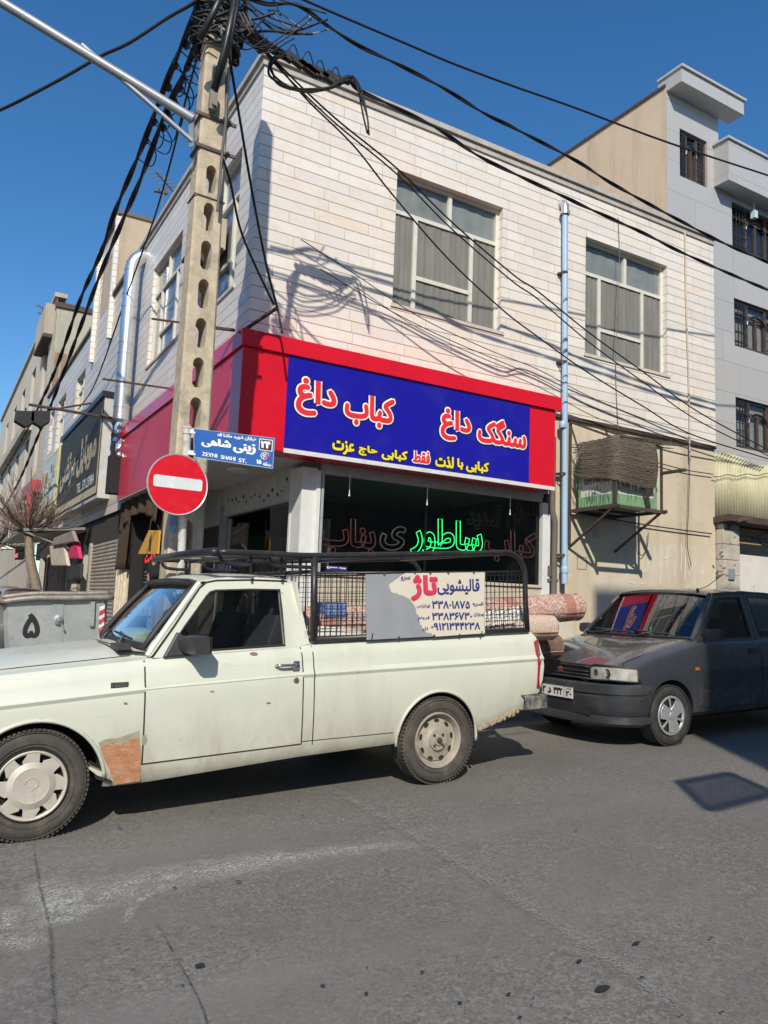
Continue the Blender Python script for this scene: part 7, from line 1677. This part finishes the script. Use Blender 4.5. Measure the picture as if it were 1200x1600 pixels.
# ================================================================== PERSON BEHIND THE POLE
def person(loc, rot):
    P = empty('person', label='person in black T-shirt and grey trousers standing half hidden behind the concrete pole', cat='person', mat=Matrix.Translation(loc) @ Matrix.Rotation(rot, 4, 'Z'))
    def skin_mesh(name, joints, edges, m, root=0, sub=2, par=P):
        me = bpy.data.meshes.new(name); me.from_pydata([j[0] for j in joints], edges, []); o = bpy.data.objects.new(name, me); COL.objects.link(o)
        md = o.modifiers.new('skin', 'SKIN'); md.use_smooth_shade = True
        for v, j in zip(me.skin_vertices[0].data, joints): v.radius = (j[1], j[1] if len(j) < 3 else j[2]); v.use_root = False
        me.skin_vertices[0].data[root].use_root = True
        s = o.modifiers.new('sub', 'SUBSURF'); s.levels = s.render_levels = sub; bpy.context.view_layer.update(); mods_apply(o); o.data.materials.append(m); o.parent = par; o.data.shade_smooth(); return o
    skin_m = mat('skin', (.50, .28, .19), .5, var=.08, sc=9)
    J = [((0, 0, .95), .13, .10), ((0, 0, 1.15), .125, .095), ((0, 0, 1.35), .155, .10), ((0, 0, 1.45), .09, .07), ((0, -.01, 1.53), .052), ((0, -.02, 1.60), .07, .08), ((0, -.015, 1.70), .078, .095), ((0, 0, 1.76), .05, .06),
         ((.19, 0, 1.41), .055), ((.245, .0, 1.13), .042), ((.25, -.08, .90), .030), ((-.19, 0, 1.41), .055), ((-.235, -.02, 1.14), .042), ((-.22, -.16, .95), .030),
         ((.095, 0, .88), .085), ((.10, -.01, .50), .06), ((.10, .02, .10), .042), ((.10, -.12, .035), .035), ((-.095, 0, .88), .085), ((-.10, -.01, .50), .06), ((-.10, .02, .10), .042), ((-.10, -.12, .035), .035)]
    E_ = [(0, 1), (1, 2), (2, 3), (3, 4), (4, 5), (5, 6), (6, 7), (2, 8), (8, 9), (9, 10), (2, 11), (11, 12), (12, 13), (0, 14), (14, 15), (15, 16), (16, 17), (0, 18), (18, 19), (19, 20), (20, 21)]
    body = skin_mesh('body', J, E_, skin_m)
    for sx, w_ in ((1, Vector((.25, -.08, .90))), (-1, Vector((-.22, -.16, .95)))):
        d = Vector((0, -.25, -1)).normalized(); hj = [(w_, .028, .02), (w_+d*.05, .036, .017), (w_+d*.09, .034, .014)]; he = [(0, 1), (1, 2)]
        for k in range(4):
            b0 = w_+d*.09+Vector((0, .03-.02*k, .0)); L = (.075, .085, .08, .062)[k]; i0 = len(hj); hj += [(b0, .009), (b0+d*L*.5+Vector((-.004*sx, 0, 0)), .0085), (b0+d*L+Vector((-.02*sx, 0, 0)), .007)]; he += [(2, i0), (i0, i0+1), (i0+1, i0+2)]
        i0 = len(hj); hj += [(w_+d*.05+Vector((0, -.035, 0)), .011), (w_+d*.085+Vector((-.01*sx, -.05, 0)), .009)]; he += [(0, i0), (i0, i0+1)]
        skin_mesh('hand', hj, he, skin_m, par=body, sub=1)
    shirt = [((0, 0, .93), .15, .115), ((0, 0, 1.15), .14, .108), ((0, 0, 1.35), .17, .113), ((0, 0, 1.46), .09, .075), ((.20, 0, 1.41), .068), ((.235, 0, 1.20), .058), ((-.20, 0, 1.41), .068), ((-.23, -.01, 1.20), .058)]
    skin_mesh('t_shirt', shirt, [(0, 1), (1, 2), (2, 3), (2, 4), (4, 5), (2, 6), (6, 7)], mat('black_cotton', (.018, .018, .02), .9))
    tr = [((0, 0, .97), .148, .115), ((.095, 0, .86), .10), ((.10, -.01, .5), .078), ((.10, .02, .09), .062), ((-.095, 0, .86), .10), ((-.10, -.01, .5), .078), ((-.10, .02, .09), .062)]
    skin_mesh('trousers', tr, [(0, 1), (1, 2), (2, 3), (0, 4), (4, 5), (5, 6)], mat('grey_denim', (.24, .25, .27), .9, var=.15))
    b = MB(); bmesh.ops.create_icosphere(b.bm, subdivisions=3, radius=.098)
    for v in b.bm.verts: v.co = Vector((v.co.x*.92, v.co.y*1.05+.012, v.co.z*.9+1.725 if v.co.z > -.02 or v.co.y > .02 else 1.71))
    b.build('hair', mat('black_hair', (.012, .01, .009), .6), P, smooth=True)
    b = MB()
    b.tube([(0, -.105, 1.68), (0, -.125, 1.65), (0, -.105, 1.64)], [.008, .014, .008], 6); b.tube([(-.025, -.098, 1.612), (0, -.104, 1.61), (.025, -.098, 1.612)], .006, 5)
    for s in (-1, 1): b.lathe([(0, .006), (.009, .003), (.012, 0)], (s*.032, -.094, 1.675), (0, -1, 0), 8); b.lathe([(0, .01), (.02, .008), (.03, 0)], (s*.075, .0, 1.665), (s, 0, 0), 8)
    b.build('face', skin_m, body, smooth=True)
    for s in (-1, 1): b = MB(); b.obox((s*.10, -.06, .04), (.045, 0, 0), (0, .13, 0), (0, 0, .04)); b.build('shoe', M_blk, P, bevel=.03)
    return P
wrist = onL(239, 926, .10); person((wrist.x-.013, wrist.y-.263, .42), math.radians(105))
q = onL(237, 944, .10); lump('red_packet', (q.x, q.y, q.z), .055, mat('red_paper', (.6, .05, .06), .6), None, 9, (1, 1, 1), 'red and white packet in the hand of the person behind the pole', 'packet')

# ================================================================== ACROSS THE STREET, BEHIND THE CAMERA: what shades the right side
Wp = onF(929, 915, 0); kk = 16.5; cc = Wp+SUN*kk
ob = MB(); ob.box(cc.x, cc.x+26, cc.y-9, cc.y, -1.5, cc.z); obo = ob.build('opposite_building', plaster_mat('opposite_render', (.42, .37, .30), (.5, .45, .37)), label='plain rendered building across the street behind the camera whose shade falls on the sedan', cat='building')
ob = MB(); ob.box(-17, -7.6, -4, 30, -1, 7.5); ob.box(-17.2, -7.4, -4.2, 30.2, 7.5, 7.7)
lo = ob.build('side_street_building', plaster_mat('pale_side_render', (.50, .46, .36), (.58, .53, .42)), label='pale building on the far side of the side street mirrored in the shop glass', cat='building')
ob = MB()
for i in range(6):
    for z in (.3, 4.2): y = -3+i*5.2; ob.box(-7.6, -7.56, y, y+2.2, z, z+2.2)
ob.build('window', mat('dim_far_window', (.08, .09, .10), .15), lo)
q = onG(1130, 1237)+SUN*5.5
ob = MB(); e1 = (onG(1195, 1240)-onG(1060, 1225)).normalized(); 
g4 = [onG(*p)+SUN*5.5 for p in ((1060, 1222), (1140, 1208), (1212, 1240), (1108, 1266))]
for i in range(4): ob.bar(g4[i], g4[(i+1) % 4], .07, .03)
hb = ob.build('hanging_banner', M_blk, label='framed cloth banner hung above the street behind the camera', cat='banner')
ob = MB(); c = sum(g4, Vector())/4
for i in range(13): t = (i+.5)/13; ob.tube([g4[0].lerp(g4[3], t), g4[1].lerp(g4[2], t)], .012, 4)
ob.build('banner_slats', M_blk, hb)

# ================================================================== EVERY SEPARATE PIECE AN OBJECT OF ITS OWN, GROUPS OF REPEATS
def split_pieces(base, gap):
    for o in [o for o in S.objects if o.type == 'MESH' and o.name.split('.')[0] == base]:
        bm = bmesh.new(); bm.from_mesh(o.data); bm.verts.ensure_lookup_table(); seen = set(); isl = []
        for v in bm.verts:
            if v.index in seen: continue
            st, grp = [v], []; seen.add(v.index)
            while st:
                a = st.pop(); grp.append(a.index)
                for e in a.link_edges:
                    c = e.other_vert(a)
                    if c.index not in seen: seen.add(c.index); st.append(c)
            co = [bm.verts[i].co for i in grp]; isl.append([set(grp), Vector([min(c[k] for c in co) for k in range(3)]), Vector([max(c[k] for c in co) for k in range(3)])])
        merged = True
        while merged:
            merged = False
            for i in range(len(isl)):
                for j in range(i+1, len(isl)):
                    A, B = isl[i], isl[j]
                    if all(A[1][k]-gap <= B[2][k] and B[1][k]-gap <= A[2][k] for k in range(3)):
                        isl[i] = [A[0] | B[0], Vector(map(min, A[1], B[1])), Vector(map(max, A[2], B[2]))]; del isl[j]; merged = True; break
                if merged: break
        if len(isl) > 1:
            for n, (keep, _, _) in enumerate(isl):
                b2 = bm.copy(); b2.verts.ensure_lookup_table(); bmesh.ops.delete(b2, geom=[v for v in b2.verts if v.index not in keep], context='VERTS')
                if n == 0: me = o.data.copy(); b2.to_mesh(me); first = me
                else:
                    me = o.data.copy(); b2.to_mesh(me); c = o.copy(); c.data = me; COL.objects.link(c)
                b2.free()
            o.data = first
        bm.free()
for base, gap in (('rack_braces', .05), ('rack_brace', .05), ('window_sill', .1), ('sign_lettering', .09), ('shop_pillar', .1), ('arch_lip', .1), ('board_lettering', .008), ('oriel_trim', .1), ('pole_band', .06), ('louvre', .06), ('plate_lettering', .012),
                  ('cross_bars', .02), ('pull_rod', .05), ('duct_seam', .02), ('telephone_number', .12), ('rim_hole_shade', .006), ('wheel_nut', .004), ('tail_light', .1), ('wiper', .12), ('seat', .06), ('castor', .05), ('soffit_lamp', .1), ('header_sticker', .004),
                  ('board_rivet', .01), ('wire_tie', .05), ('pipe_clip', .03), ('plate_clamp', .01), ('gold_words', .1), ('sticker', .01), ('roof_vent', .05)):
    split_pieces(base, gap)
GROUPS = dict(rolled_carpet='rolled carpets loaded in the pickup', wall_cable='cables hanging on the plaster wall', overhead_wire='thin overhead wires', overhead_cable='thick overhead cables', service_wire='service wires slanting past the front windows',
              drop_wire='drop wires at the corner bracket', cable_clamp='clamp runs on the heavy cables', jumper_wire='jumper wires under the thick cable', parked_car='parked cars', bare_tree='bare street trees', roller_shutter='roller shutters on the side street',
              garment='clothes hung under the awning', brown_curtain='brown curtains round the doorway', tv_antenna='roof antennas', sign_arm='rods on the side wall', wire_bracket='wire brackets at the corner')
for o in S.objects:
    if o.parent is None and o.name.split('.')[0] in GROUPS and 'category' in o: o['group'] = GROUPS[o.name.split('.')[0]]
